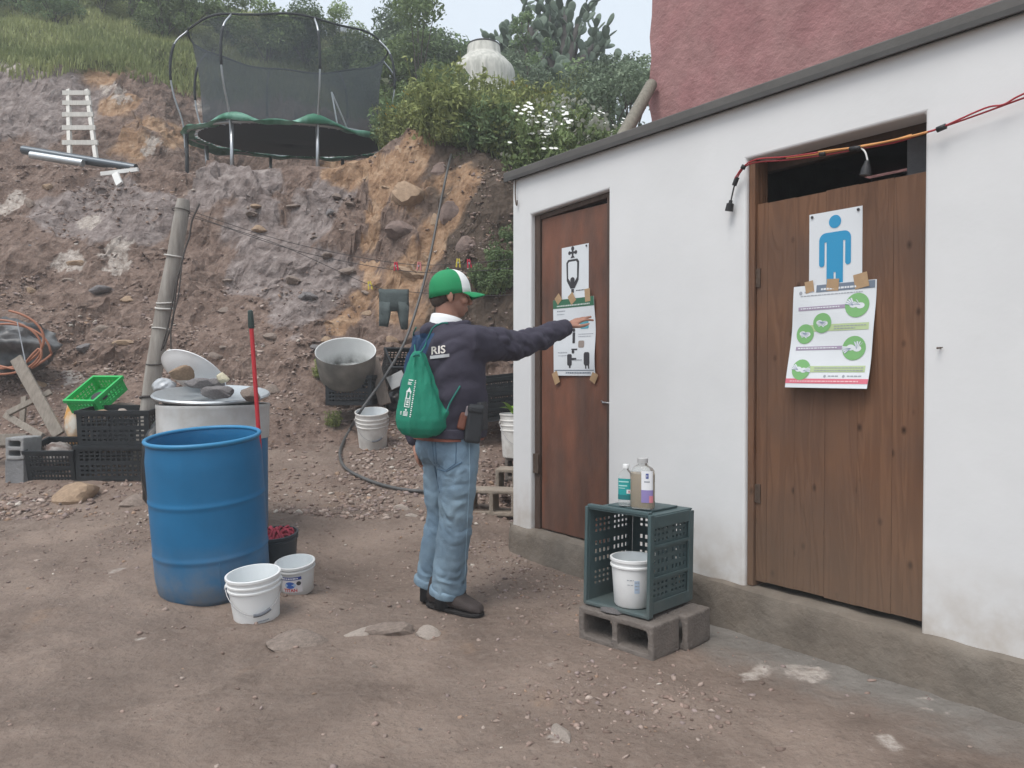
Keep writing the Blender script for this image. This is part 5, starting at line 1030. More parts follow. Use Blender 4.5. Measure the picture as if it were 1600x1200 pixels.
# ---- rock blocks standing out of the cliff
for i, (px, py, sz, m, lab) in enumerate([(655, 225, (.30, .2, .22), stone_o, 'ochre rock at the very top of the cliff'), (690, 265, (.20, .2, .26), stone_m, 'reddish rock beside the hose near the cliff top'), (700, 300, (.18, .2, .26), stone_o, 'ochre rock behind the hose halfway up the cliff'), (640, 300, (.40, .22, .26), stone_o, 'broad ochre rock face below the cliff top'), (690, 345, (.24, .24, .3), stone_o, 'tall ochre slab right of the hose'), (715, 335, (.2, .2, .22), stone_m, 'brown rock right of the tall ochre slab'), (640, 355, (.30, .2, .22), stone_m, 'purple-brown rock in the middle of the cliff'), (665, 400, (.28, .2, .18), stone_o, 'ochre rock ledge low on the cliff'), (640, 420, (.26, .2, .16), stone_o, 'ochre rock low on the cliff above the trousers'), (725, 380, (.22, .2, .2), stone_m, 'brown rock low on the right of the cliff'), (605, 330, (.14, .16, .3), stone_o, 'narrow orange rock rib left of the cliff rocks'), (575, 275, (.26, .2, .16), stone_o, 'pale ochre rock at the edge below the trampoline'), (535, 265, (.2, .16, .1), stone_o, 'small ochre rock under the right of the trampoline')]):
    p = onground(px, py); rock(lab, p + Vector((0, .22, -.03)), [v * 1.25 for v in sz], stone_o if m is stone_o else mat('purple_brown_rock', (.21, .155, .135), .95, var=.3, vscale=5, bump=1.2, bscale=16), i + 2, i * 1.7, 'rocks standing out of the cliff', 'cliff_rock')
rd = random.Random(77)
for i in range(46):
    px, py = rd.uniform(-20, 620), rd.uniform(280, 560); p = onground(px, py)
    if 200 < px < 300: continue
    s_ = rd.uniform(.05, .13); rock('angular stone lodged in the scree slope', p + Vector((0, .02, 0)), (s_ * rd.uniform(.8, 1.6), s_, s_ * .7), rd.choice((stone_m, stone_m, stone_g, stone_o, stone_m)), i, rd.uniform(0, 6), 'stones lodged in the slope', 'scree_stone')
# ================================================================== TERRACE: trampoline, ladder, pipes
tc_ = at(458, 222, 12.0); TR = 1.53; tlt = R(6.5)
tram = thing('trampoline', 'round trampoline with green pad and black safety net on the terrace', 'trampoline', (tc_.x, 12.0, 4.76), (tlt, 0, R(8)))
tsteel = mat('trampoline_steel', (.42, .44, .46), .35, metal=.8, var=.1); foam = mat('black_foam_sleeve', (.04, .045, .05), .8); padm = mat('green_pad', (.035, .17, .10), .55, var=.18, vscale=4, col2=(.20, .42, .33)); matm = mat('black_jump_mat', (.018, .022, .028), .7)
def tang(a, r, z=0): return Vector((r * math.cos(a), r * math.sin(a), z))
N = 72
PA = [R(x) for x in (200, 246, 290, 336, 20, 65, 112, 158)]
q = MB(); q.tube([tang(6.28319 * i / N, TR) for i in range(N)], .024, 8, closed=True); q.obj('frame_ring', tsteel, tram, smooth=True)
q = MB(); q.lathe([(TR * .90, .0), (TR * .6, -.015), (TR * .3, -.03), (.01, -.035), (.01, -.029), (TR * .3, -.024), (TR * .6, -.009), (TR * .9, .006)], 64, cap0=False, cap1=False); q.obj('jump_mat', matm, tram, smooth=True)
q = MB()
for i in range(64):
    a = 6.28319 * i / 64; q.tube([tang(a, TR * .895, .002), tang(a, TR * .99, -.004)], .006, 4)
o = q.obj('spring_ring', tsteel, tram); o['kind'] = 'stuff'
q = MB(); rr = []
for i in range(120):
    a = 6.28319 * i / 120; lift = .01 + .11 * sum(math.exp(-(((a - pa_ + math.pi) % 6.28319 - math.pi) / .16) ** 2) for pa_ in PA[1:4:1]) + .014 * math.sin(a * 9) + .01 * math.sin(a * 23); dr = .10 * max(0, math.sin(a * 2 + 2.6)) ** 2 + .02 * math.sin(a * 13) - .03
    rr.append([tang(a, TR * .93, lift), tang(a, TR * 1.0, lift + .015), tang(a, TR * 1.05 + dr * .3, lift - .01), tang(a, TR * 1.055, -.02 - dr), tang(a, TR * 1.045, -.02 - dr), tang(a, TR * 1.035, lift - .04), tang(a, TR * .93, lift - .02)])
q.rings(rr, closed=True); q.obj('safety_pad', padm, tram, smooth=True)
RT, ZTOP = 1.46, 1.42
ti = (Matrix.Translation(tram.location) @ Euler((tlt, 0, R(8))).to_matrix().to_4x4())
for k, a in enumerate(PA):
    pts = cr([tang(a, TR * 1.02, -.30), tang(a, TR * 1.03, .1), tang(a, TR * 1.10, .48), tang(a, TR * 1.125, .84), tang(a, TR * 1.08, 1.2), tang(a, RT, ZTOP)], 5)
    q = MB(); q.tube(pts, .0135, 8); po = q.obj('net_pole', tsteel, tram, smooth=True); q = MB(); q.tube(pts[13:21], .019, 8); q.obj('foam_sleeve', foam, po, smooth=True)
    top = tang(a, TR, -.02); wt = ti @ top; gzz = h(wt.x, wt.y); bot = ti.inverted() @ Vector((wt.x, wt.y, gzz - .08)); q = MB(); q.tube([top, bot], .026, 8); q.obj('leg', foam if k in (0, 4, 5) else tsteel, tram, smooth=True)
q = MB(); q.tube([tang(6.28319 * i / N, RT, ZTOP + .02 * math.sin(i * .7)) for i in range(N)], .016, 6, closed=True); q.obj('top_ring', foam, tram, smooth=True)
def netmat():
    m = bpy.data.materials.new('black_netting'); m.use_nodes = True; n = m.node_tree.nodes; l = m.node_tree.links; b_ = n['Principled BSDF']; b_.inputs['Base Color'].default_value = (.075, .09, .105, 1); b_.inputs['Roughness'].default_value = .9
    t = n.new('ShaderNodeBsdfTransparent'); x = n.new('ShaderNodeMixShader'); x.inputs[0].default_value = .60; l.new(t.outputs[0], x.inputs[1]); l.new(b_.outputs[0], x.inputs[2]); l.new(x.outputs[0], n['Material Output'].inputs[0]); return m
q = MB(); rr = [[tang(6.28319 * j / 64, r_ * (1 + .012 * math.sin(j * 1.3 + z * 3)), z) for j in range(64)] for r_, z in ((1.28, .04), (1.29, .4), (1.31, .75), (1.35, 1.05), (1.43, ZTOP - .01))]; q.rings(rr, False, False); q.obj('safety_net', netmat(), tram, smooth=True)
q = MB(); 
for s_ in (0, .12): q.tube([tang(R(300), 1.40, .5), tang(R(300) + s_ * .9 + .05, 1.44, .02)], .012, 6)
q.obj('net_strap', tsteel, tram)

ladder = thing('wooden_ladder', 'pale wooden ladder leaning on the rock face above the slope', 'ladder', at(130, 248, 11.6)); lw = mat('pale_ladder_wood', (.60, .58, .54), .8, var=.15, streak=(8, 8, 1)); lo = ladder.location
la, lb_, lc, ld = at(109, 246, 11.5), at(150, 246, 11.5), at(107, 143, 12.3), at(136, 143, 12.3)
for a, b_ in ((la, lc), (lb_, ld)): q = MB(); q.bar(a - lo + (a - b_) * .06, b_ - lo + (b_ - a) * .02, .055, .05, (0, -1, 0)); q.obj('rail', lw, ladder)
for t in (.20, .42, .62, .80, .96): a, b_ = la.lerp(lc, t), lb_.lerp(ld, t); d_ = (b_ - a) * .22; q = MB(); q.bar(a - lo - d_ + Vector((0, -.045, 0)), b_ - lo + d_ + Vector((0, -.045, 0)), .07, .03, (0, -1, 0)); q.obj('rung', lw, ladder)
for i, (a, b_, r_, m, lab) in enumerate([(at(36, 241, 10.6), at(212, 270, 10.5), .06, mat('dark_metal_pipe', (.10, .115, .13), .35, metal=.6), 'long dark metal pipe lying on the terrace edge'), (at(48, 249, 10.45), at(130, 262, 10.45), .05, galv, 'bright metal pipe lying below the dark pipe')]):
    q = MB(); q.tube([a + Vector((0, 0, .06)), b_ + Vector((0, 0, .06))], r_, 12); tag(q.obj('metal_pipe', m, smooth=40), lab, 'pipe', 'pipes on the terrace edge')
wb = mat('white_board', (.72, .72, .70), .7, var=.08); o_ = at(183, 272, 10.0); tb_ = thing('white_board_frame', 'white T-shaped board propped at the terrace edge', 'board', o_)
q = MB(); q.bar(at(158, 272, 9.95) - o_, at(216, 265, 9.95) - o_, .05, .04, (0, -1, 0)); q.obj('crossbar', wb, tb_); q = MB(); q.bar(at(180, 271, 9.91) - o_, at(187, 288, 9.8) - o_, .085, .03, (0, -1, 0)); q.obj('stem', wb, tb_)

# ================================================================== WATER TANK
tk = at(756, 200, 13.4); tank = thing('water_tank', 'weathered white water tank among weeds on the bank', 'water tank', (tk.x, 13.4, 5.25)); tr_ = .545; tz = 6.88 - 5.25
tkm = mat('weathered_tank', (.58, .57, .52), .7, var=.12, vscale=5, col2=(.42, .42, .38), streak=(4, 4, 1))
q = MB(); q.lathe([(tr_, 0), (tr_, tz - .62), (tr_ * .985, tz - .50), (tr_ * .92, tz - .42), (tr_ * .72, tz - .30), (tr_ * .56, tz - .23), (tr_ * .54, tz - .20), (tr_ * .52, tz - .08), (tr_ * .50, tz - .05), (.01, tz - .02)], 40); q.obj('shell', tkm, tank, smooth=40)
q = MB(); q.lathe([(tr_ * .51, tz - .06), (tr_ * .515, tz - .035), (tr_ * .45, tz - .015), (.01, tz - .008)], 32); q.obj('lid', mat('tank_lid_black', (.05, .05, .05), .6), tank, smooth=40)

# ================================================================== VEGETATION
def leafmat(name, c1, c2, rough=.7):
    m = bpy.data.materials.new(name); m.use_nodes = True; n = m.node_tree.nodes; l = m.node_tree.links; b_ = n['Principled BSDF']; b_.inputs['Roughness'].default_value = rough; b_.inputs['Specular IOR Level'].default_value = .2
    a = n.new('ShaderNodeAttribute'); a.attribute_name = 'tint'; x = n.new('ShaderNodeMixRGB'); l.new(a.outputs['Fac'], x.inputs[0]); x.inputs[1].default_value = (*c1, 1); x.inputs[2].default_value = (*c2, 1)
    oi = n.new('ShaderNodeObjectInfo'); hv = n.new('ShaderNodeHueSaturation'); mr = n.new('ShaderNodeMapRange'); mr.inputs[3].default_value = .8; mr.inputs[4].default_value = 1.25; l.new(oi.outputs['Random'], mr.inputs[0]); l.new(mr.outputs[0], hv.inputs['Value']); l.new(x.outputs[0], hv.inputs['Color'])
    l.new(hv.outputs[0], b_.inputs['Base Color']); tl = n.new('ShaderNodeBsdfTranslucent'); l.new(hv.outputs[0], tl.inputs[0]); ms = n.new('ShaderNodeMixShader'); ms.inputs[0].default_value = .25; l.new(b_.outputs[0], ms.inputs[1]); l.new(tl.outputs[0], ms.inputs[2]); l.new(ms.outputs[0], n['Material Output'].inputs[0]); MATS[name] = m; return m
LG = leafmat('bush_green', (.13, .185, .075), (.28, .36, .16)); LY = leafmat('weed_yellow_green', (.19, .225, .08), (.38, .42, .17)); LD = leafmat('dark_leaf', (.11, .165, .085), (.23, .31, .15)); LO = leafmat('olive_grass', (.19, .225, .09), (.36, .38, .17)); LB = leafmat('bluish_bush', (.125, .17, .115), (.25, .31, .21))
def leafcloud(name, n, clumps, size, m, seed, asp=.5, shape='ell'):
    """n bent leaves gathered in clumps: list of (centre, radii)"""
    rg = np.random.default_rng(seed); cl = np.array([list(c) + list(r_) for c, r_ in clumps]); vol = (cl[:, 3] * cl[:, 4] * cl[:, 5]) ** .75; ci = rg.choice(len(cl), n, p=vol / vol.sum())
    d = rg.normal(size=(n, 3)); d /= np.linalg.norm(d, axis=1)[:, None]; rad = rg.uniform(.25, 1.08, n) ** .55; P = cl[ci, :3] + d * rad[:, None] * cl[ci, 3:6]
    nrm = d * .7 + rg.normal(size=(n, 3)) * .6 + np.array([0, 0, .35]); nrm /= np.linalg.norm(nrm, axis=1)[:, None]; t = np.cross(nrm, rg.normal(size=(n, 3))); t /= np.linalg.norm(t, axis=1)[:, None]; s = np.cross(nrm, t)
    L = size * rg.uniform(.6, 1.3, n)[:, None]; Wd = L * asp
    V = np.stack([P - t * L * .5, P + s * Wd * .5 + nrm * L * .06, P + t * L * .5 - nrm * L * .12, P - s * Wd * .5 + nrm * L * .06], 1)
    me_ = bpy.data.meshes.new(name); me_.vertices.add(4 * n); me_.vertices.foreach_set('co', V.ravel()); me_.loops.add(4 * n); me_.loops.foreach_set('vertex_index', np.arange(4 * n, dtype=np.int32)); me_.polygons.add(n); me_.polygons.foreach_set('loop_start', np.arange(0, 4 * n, 4, dtype=np.int32)); me_.update(calc_edges=True)
    ta = me_.attributes.new('tint', 'FLOAT', 'POINT'); cn = rg.uniform(0, 1, len(cl))[ci] * .5 + rg.uniform(0, .5, n); ta.data.foreach_set('value', np.repeat(cn, 4).astype(np.float32)); me_.materials.append(m); return me_
def clumps(seed, n, rx, rz, cz, r0, r1):
    rd = random.Random(seed); o = []
    for i in range(n):
        a, q_ = rd.uniform(0, 6.28), math.sqrt(rd.random()); zz = rd.uniform(-1, 1); k = math.sqrt(max(0, 1 - zz * zz)) ; r_ = rd.uniform(r0, r1); o.append(((rx * q_ * k * math.cos(a), rx * q_ * k * math.sin(a), cz + rz * zz), (r_, r_, r_ * .8)))
    return o
bark = mat('grey_bark', (.11, .095, .08), .95, var=.3, bump=.8)
def bushproto(name, cat, m, seed, n, rx, rz, cz, size, nc=12, r0=.18, r1=.34, asp=.5):
    root = thing(name, 'x', cat); rd = random.Random(seed); C = clumps(seed, nc, rx, rz, cz, r0, r1)
    link('foliage', leafcloud('foliage', n, C, size, m, seed, asp), root); q = MB()
    for c, r_ in C[:9]: c = Vector(c); q.tube(cr([Vector((rd.uniform(-.04, .04), rd.uniform(-.04, .04), -.1)), Vector((c.x * .35, c.y * .35, c.z * .5)), c], 4), [.022 * (1 - .8 * t / 8) for t in range(9)], 5)
    q.obj('stem', bark, root); return root
PB = {'green': bushproto('bush', 'bush', LG, 1, 5200, .75, .55, .62, .075, 16), 'dark': bushproto('bush', 'bush', LD, 2, 5600, .70, .55, .65, .07, 15), 'blue': bushproto('bush', 'bush', LB, 3, 5200, .7, .6, .7, .065, 15), 'yellow': bushproto('bush', 'bush', LY, 4, 4200, .6, .45, .5, .07, 14, .14, .28, .35), 'tall': bushproto('bush', 'bush', LG, 5, 5200, .55, .95, 1.1, .075, 18)}
# weeds: upright stalks with narrow leaves and little flower heads
def weedproto(name, m, seed, flowers, n=34, hh=.62):
    root = thing(name, 'x', 'plant'); rd = random.Random(seed); q = MB(); tips = []; rows = []
    for i in range(n):
        a = rd.uniform(0, 6.28); r_ = .26 * math.sqrt(rd.random()); b0 = Vector((r_ * math.cos(a), r_ * math.sin(a), -.05)); tip = b0 + Vector((rd.uniform(-.16, .16), rd.uniform(-.16, .16), hh * rd.uniform(.55, 1.15))); q.tube([b0, b0.lerp(tip, .5) + Vector((rd.uniform(-.03, .03), 0, 0)), tip], [.006, .005, .003], 4); tips.append(tip)
        for k in range(7): t = rd.uniform(.12, .95); rows.append((tuple(b0.lerp(tip, t)), (.06, .06, .05)))
    q.obj('stem', LO, root); link('foliage', leafcloud('foliage', 2600, rows, .062, m, seed, .38), root)
    if flowers:
        q = MB()
        for tp in tips:
            for k in range(rd.choice((1, 2, 2, 3))):
                c = tp + Vector((rd.uniform(-.05, .05), rd.uniform(-.05, .05), rd.uniform(-.01, .05))); nn = 6; q.add([c + Vector((0, 0, .006))] + [c + Vector((.02 * math.cos(6.28 * j / nn), .016 * math.sin(6.28 * j / nn) - .006, .014 * math.sin(6.28 * j / nn))) for j in range(nn)], [(0, 1 + j, 1 + (j + 1) % nn) for j in range(nn)])
        o = q.obj('flower_heads', mat('white_petals', (.80, .80, .76), .7) if flowers == 'w' else mat('yellow_petals', (.62, .42, .05), .7), root); o['kind'] = 'stuff'
    return root
PW_ = {'white': weedproto('flowering_weed', LG, 11, 'w'), 'yellow': weedproto('flowering_weed', LY, 12, 'y'), 'plain': weedproto('weed_clump', LD, 13, None, 40, .5), 'lime': weedproto('weed_clump', LY, 14, None, 44, .6)}
used = set()
def put(proto, label, x, y, z, s, rz=None, group=None, zs=1.0):
    rz = random.uniform(0, 6.28) if rz is None else rz
    sc = (s, s, s * zs)
    if proto.name not in used:
        used.add(proto.name); proto.location = (x, y, z); proto.rotation_euler = (0, 0, rz); proto.scale = sc; proto['label'] = label
        if group: proto['group'] = group
        return proto
    return dup(proto, label, (x, y, z), (0, 0, rz), sc, group)
def putp(proto, label, px, Y_, s, group=None, dz=-.05, zs=1.0, pz=None):
    x = (px - 800) / 1200 * Y_; z = h(x, Y_) + dz if pz is None else pz; return put(proto, label, x, Y_, z, s, None, group, zs)
# bank right of the trampoline
for px, Y_, k, s, lab in [(668, 12.0, 'green', .8, 'round green bush right of the trampoline'), (655, 15.5, 'tall', 1.25, 'tall green bush left of the water tank'), (615, 17, 'blue', 1.6, 'grey-green bush on the skyline right of the trampoline'), (590, 15.6, 'green', 1.0, 'green bush behind the right trampoline pole'), (645, 20, 'tall', 1.5, 'leafy tree-like bush on the skyline left of the tank'), (690, 17.5, 'dark', 1.6, 'dark bush behind the water tank on its left'), (735, 18, 'dark', 1.7, 'dark bush right behind the water tank'), (795, 16, 'blue', 1.2, 'grey-green bush right of the water tank'), (840, 14, 'blue', .95, 'bluish bush below the big cactus'), (880, 15, 'dark', 1.2, 'dark bush at the foot of the big cactus'), (985, 11.5, 'blue', 1.05, 'grey-green bush beside the pink house'), (950, 12.5, 'blue', 1.1, 'grey-green bush left of the one by the pink house'), (905, 13, 'yellow', 1.1, 'yellow-green bush in front of the big cactus'), (632, 11.0, 'dark', .5, 'small dark bush between trampoline and cliff'), (700, 11.6, 'green', .8, 'green bush in front of the water tank on its left'), (1030, 9.6, 'dark', .6, 'dark bush just above the roof edge by the pole')]:
    putp(PB[k], lab, px, Y_, s, 'bushes on the bank')
for px, Y_, k, s, lab in [(640, 10.4, 'yellow', .9, 'yellow flowering weeds left of the tank above the cliff')]: putp(PW_[k], lab, px, Y_, s, 'weeds on the bank')
rd = random.Random(3)
for i in range(30):
    px, Y_ = rd.uniform(620, 880), rd.uniform(9.5, 11.2); putp(PW_['plain' if rd.random() < .5 else 'lime'], 'leafy weed clump growing on the bank above the cliff', px, Y_, rd.uniform(.9, 1.5), 'leafy weed clumps on the bank')
for i in range(22):
    px, Y_ = rd.uniform(840, 1012), rd.uniform(8.9, 10.9); putp(PW_['white'], 'white-flowered weed clump above the roof edge', px, Y_, rd.uniform(1.0, 1.4), 'white-flowered weeds above the roof')
for i in range(12):
    px, Y_ = rd.uniform(650, 860), rd.uniform(10.6, 12.4); putp(PW_['white' if rd.random() < .4 else 'yellow'], 'tall flowering weed clump around the water tank', px, Y_, rd.uniform(.9, 1.3), 'flowering weeds round the tank')
for i, (px, py) in enumerate([(815, 205), (840, 215), (795, 225), (825, 240), (850, 238), (870, 225), (785, 210), (760, 200), (740, 215)]): p = onground(px, py + 25); put(PB['dark' if i % 2 else 'green'], 'leafy shrub hanging over the cliff top beside the roof', p.x, p.y + .15, p.z - .2, .48, None, 'shrubs hanging over the cliff')
for i, (px, py) in enumerate([(785, 400), (770, 440), (790, 430), (755, 430), (795, 370)]): p = onground(px, py); put(PW_['plain'], 'green creeping weeds on the dark soil left of the wall', p.x, p.y - .02, p.z - .12, .55, None, 'creeping weeds by the wall')
for px, py, s, lab in [(505, 588, .3, 'small green sprig on the slope beside the tilted tub'), (522, 665, .25, 'small weed on the ground left of the grimy bucket'), (562, 592, .22, 'little green sprout on the crate under the tub')]: p = onground(px, py); put(PW_['lime'], lab, p.x, p.y - .05, p.z, s, None, 'sprigs on the slope')
# hillside left
for px, Y_, k, s, lab in [(40, 22, 'green', 1.6, 'green bush leftmost on the upper hillside'), (120, 24, 'yellow', 2.0, 'yellowish bush upper left on the hillside'), (165, 21.5, 'yellow', 1.2, 'yellow-green bush in the middle of the left hillside'), (210, 23, 'green', 1.8, 'dark bush above the ladder on the hillside'), (260, 20, 'green', 1.5, 'green round bush left of the trampoline top'), (300, 21, 'green', 1.7, 'green bush behind the left trampoline pole'), (360, 22, 'tall', 1.3, 'tall bush behind the trampoline top on the left'), (420, 20, 'green', 1.5, 'green bush behind the middle of the trampoline'), (480, 21, 'dark', 1.6, 'dark bush behind the trampoline on the right'), (530, 20, 'tall', 1.2, 'tall bush at the right end of the hill crest'), (560, 18.5, 'green', 1.5, 'green bush where the hill drops to the sky'), (90, 19, 'dark', 1.1, 'dark bush low on the left hillside'), (330, 17.4, 'yellow', 1.0, 'yellow-green bush seen through the net'), (-60, 20, 'dark', 1.6, 'dark bush at the left border of the hillside')]:
    putp(PB[k], lab, px, 15.8 + (Y_ - 17) * .55, s * .72, 'bushes on the hillside')
# grass: too many blades to count
def grass(name, label, P, hgt, m, seed):
    rg = np.random.default_rng(seed); n = len(P); a = rg.uniform(0, 6.28, n); L = hgt * rg.uniform(.5, 1.3, n); lean = rg.uniform(.1, .6, n); wd = .008 + .004 * rg.uniform(0, 1, n); wd = wd * (P[:, 1] / 12); dx, dy = np.cos(a), np.sin(a)
    base = P; mid = base + np.stack([dx * L * lean * .35, dy * L * lean * .35, L * .55], 1); tip = base + np.stack([dx * L * lean, dy * L * lean, L * .95], 1); sd = np.stack([-dy * wd, dx * wd, 0 * wd], 1)
    V = np.stack([base - sd, base + sd, mid - sd * .8, mid + sd * .8, tip], 1); k = (np.arange(n) * 5)[:, None]; F4 = np.array([[0, 1, 3, 2]]) + k; F3 = np.array([[2, 3, 4]]) + k
    me_ = bpy.data.meshes.new(name); me_.vertices.add(5 * n); me_.vertices.foreach_set('co', V.ravel()); li = np.concatenate([F4, F3], 1).ravel().astype(np.int32); me_.loops.add(len(li)); me_.loops.foreach_set('vertex_index', li); st = (np.arange(n)[:, None] * 7 + np.array([[0, 4]])).ravel().astype(np.int32); me_.polygons.add(2 * n); me_.polygons.foreach_set('loop_start', st); me_.update(calc_edges=True)
    ta = me_.attributes.new('tint', 'FLOAT', 'POINT'); tv = np.clip(.5 + .9 * fbm(P[:, 0] * .8, P[:, 1] * .8, None, 3, 5) + rg.uniform(-.25, .25, n), 0, 1); ta.data.foreach_set('value', np.repeat(tv, 5).astype(np.float32)); me_.materials.append(m); return tag(link(name, me_), label, 'grass', kind='stuff')
rg = np.random.default_rng(5); n = 60000; yy = 12.6 + 14 * rg.uniform(0, 1, n) ** 1.4; uu = rg.uniform(-.75, -.17, n); xx = uu * yy; zz = H(xx, yy); k = zz > 6.15 + .3 * fbm(xx, yy, None, 2, 4); P = np.stack([xx, yy, zz - .02], 1)[k]
grass('hill_grass', 'olive green grass covering the hillside', P, .17, LO, 6)
n = 12000; yy = rg.uniform(10.3, 14, n); uu = rg.uniform(-.13, .19, n); xx = uu * yy; zz = H(xx, yy); k = zz > 4.3; P = np.stack([xx, yy, zz - .02], 1)[k]; grass('bank_grass', 'green grass between the weeds on the bank', P, .2, LY, 7)

# ---- prickly pear cacti: every pad is a part
padmat = mat('cactus_pad', (.12, .165, .12), .7, var=.2, vscale=6, bump=.3, bscale=20); cbark = mat('cactus_trunk', (.10, .09, .085), .95, var=.25, bump=.8)
q = MB(); q.ell((0, 0, .5), (.30, .075, .5), n=12, k=7); tmp = q.obj('pad', padmat, smooth=True); PADM = tmp.data
for v in PADM.vertices: v.co.x *= .72 + .5 * v.co.z
bpy.data.objects.remove(tmp)
def cactus(name, label, base, tips, padlen, seed, levels, maxn, trunk=None):
    rd = random.Random(seed); root = thing(name, label, 'cactus', base); cnt = [0]
    if trunk:
        for pts, r_ in trunk: q = MB(); q.tube(cr(pts, 4), [r_[0] + (r_[1] - r_[0]) * i / (4 * (len(pts) - 1)) for i in range(4 * (len(pts) - 1) + 1)], 9); q.obj('trunk', cbark, root, smooth=True)
    def grow(p, d_, lv):
        if cnt[0] >= lim[0]: return
        cnt[0] += 1; L = padlen * rd.uniform(.75, 1.2); d_ = Vector(d_).normalized(); o = link('pad', PADM, root, loc=p); zq = d_.to_track_quat('Z', 'Y'); o.rotation_mode = 'QUATERNION'; o.rotation_quaternion = zq @ Euler((0, 0, rd.uniform(0, 3.14))).to_quaternion(); o.scale = (L * rd.uniform(.9, 1.1), L, L)
        if lv > 0:
            for _ in range(rd.choice((1, 2, 2, 3)) if lv > 1 else rd.choice((1, 2))):
                nd = d_ + Vector((rd.uniform(-.8, .8), rd.uniform(-.8, .8), rd.uniform(-.1, .55))); grow(p + d_ * L * rd.uniform(.82, .98), nd, lv - 1)
    lim = [0]
    for k_, (tp, d_) in enumerate(tips): lim[0] = int(maxn * (k_ + 1) / len(tips)); grow(Vector(tp), d_, levels)
    return root
bx0 = (872 - 800) / 1200 * 16.5; bz0 = h(bx0, 16.5); rd = random.Random(8); tips = []; trunk = [([Vector((0, 0, -.2)), Vector((.03, 0, .7)), Vector((-.05, 0, 1.3))], (.30, .24))]
for a, hh, sp in [(-1.15, 3.1, .7), (-.7, 3.8, .5), (-.25, 4.2, .4), (.2, 4.3, .3), (.5, 3.9, .5), (.95, 3.3, .8), (1.25, 2.2, 1.0), (-1.0, 2.2, .8), (.1, 2.4, -.5), (-.5, 2.4, -.4)]:
    end = Vector((a * .85, sp * .5, hh * .62)); trunk.append(([Vector((0, 0, 1.1)), Vector((a * .45, sp * .2, 1.35 + .2 * hh * .3)), end], (.12, .05)))
    for k in range(5): tips.append((end * rd.uniform(.6, 1), (a * .5 + rd.uniform(-.6, .6), rd.uniform(-.5, .5), 1)))
cactus('cactus_tree', 'tall tree-like prickly pear cactus against the sky', (bx0, 16.5, bz0), tips, .29, 3, 4, 298, trunk)
tr2 = [(pts, (r_[0] * .8, r_[1] * .8)) for pts, r_ in trunk]; cactus('cactus_tree', 'second tall prickly pear close behind the first one', (bx0 + .15, 17.4, h(bx0 + .15, 17.4)), [(Vector((p_.x * .8 + rd.uniform(-.2, .2), p_.y, p_.z * rd.uniform(.55, 1))), d_) for p_, d_ in tips[::2]], .30, 9, 4, 200, tr2)
for px, Y_, s, mx_n, lab in [(770, 19, .42, 60, 'prickly pear cactus on the skyline behind the tank'), (715, 20, .45, 55, 'prickly pear cactus on the skyline left of the tank'), (745, 21, .46, 45, 'prickly pear cactus between the two skyline cacti'), (930, 15.5, .38, 60, 'low prickly pear right of the tall cactus'), (950, 14.5, .34, 40, 'smallest prickly pear nearest the pink house')]:
    x = (px - 800) / 1200 * Y_; rd = random.Random(px); cactus('prickly_pear', lab, (x, Y_, h(x, Y_) - .05), [((rd.uniform(-.6, .6), rd.uniform(-.3, .3), 0), (rd.uniform(-.4, .4), 0, 1)) for _ in range(6)], s, px, 4, mx_n)
# small tree beside the cactus
x = (822 - 800) / 1200 * 15.2; z0 = h(x, 15.2); tr = thing('young_tree', 'thin young tree with sparse leaves left of the tall cactus', 'tree', (x, 15.2, z0)); q = MB(); q.tube(cr([Vector((0, 0, -.2)), Vector((.05, 0, .8)), Vector((0, 0, 1.5)), Vector((-.1, 0, 2.2))], 4), [.04 - .0025 * i for i in range(13)], 6)
C = clumps(44, 16, .55, .8, 1.55, .10, .2)
for c, r_ in C[:10]: q.tube([Vector((.03, 0, max(.5, c[2] - .5))), Vector(c)], [.014, .006], 5)
q.obj('trunk', bark, tr); link('crown', leafcloud('crown', 1100, C, .085, LD, 45, .45), tr)
for pr_ in list(PB.values()) + list(PW_.values()):
    if pr_.name not in used:
        for ch in list(pr_.children): bpy.data.objects.remove(ch)
        bpy.data.objects.remove(pr_)

# neighbours that look alike: say which by counting from the left
ORD = ['leftmost', 'second', 'third', 'fourth', 'fifth', 'sixth', 'seventh', 'eighth', 'ninth', 'tenth', 'eleventh', 'rightmost']
for grp, phr in (('creeping weeds by the wall', 'green creeping weeds on the dark soil left of the wall'), ('shrubs hanging over the cliff', 'leafy shrub hanging over the cliff top beside the roof'), ('flowering weeds round the tank', 'tall flowering weed clump around the water tank')):
    L_ = sorted([o for o in bpy.data.objects if o.parent is None and o.get('group') == grp and o.get('label') == phr], key=lambda o: o.location.x / o.location.y)
    for i, o in enumerate(L_): o['label'] = (phr + ', ' + ('leftmost of them' if i == 0 else 'rightmost of them' if i == len(L_) - 1 else ORD[i] + ' from the left'))
# ================================================================== THE MAN POINTING AT THE POSTER
FW = Vector((.84, .54, 0)).normalized(); RT_ = Vector((FW.y, -FW.x, 0)); UP = Vector((0, 0, 1))
PC = Vector(((702 - 800) / 1200 * 3.85, 3.85, 0)); PZ = gz(PC.x, PC.y) - .005
def bp(f, r_, z): return PC + FW * f + RT_ * r_ + Vector((0, 0, z))
hipR, hipL = bp(.0, .095, .86), bp(0, -.095, .86)
kneeR, kneeL = at(714, 800, 3.77), at(690, 800, 3.93)
ankR, ankL = at(694, 928, 3.83), at(670, 915, 3.98); ankR.z, ankL.z = gz(ankR.x, ankR.y) + .10, gz(ankL.x, ankL.y) + .10
shR, shL = at(736, 537, 3.73), at(668, 536, 3.98)
elR, wrR = at(808, 541, 3.95), at(884, 512, 4.20)
elL, wrL = at(645, 615, 4.0), at(650, 690, 3.97)
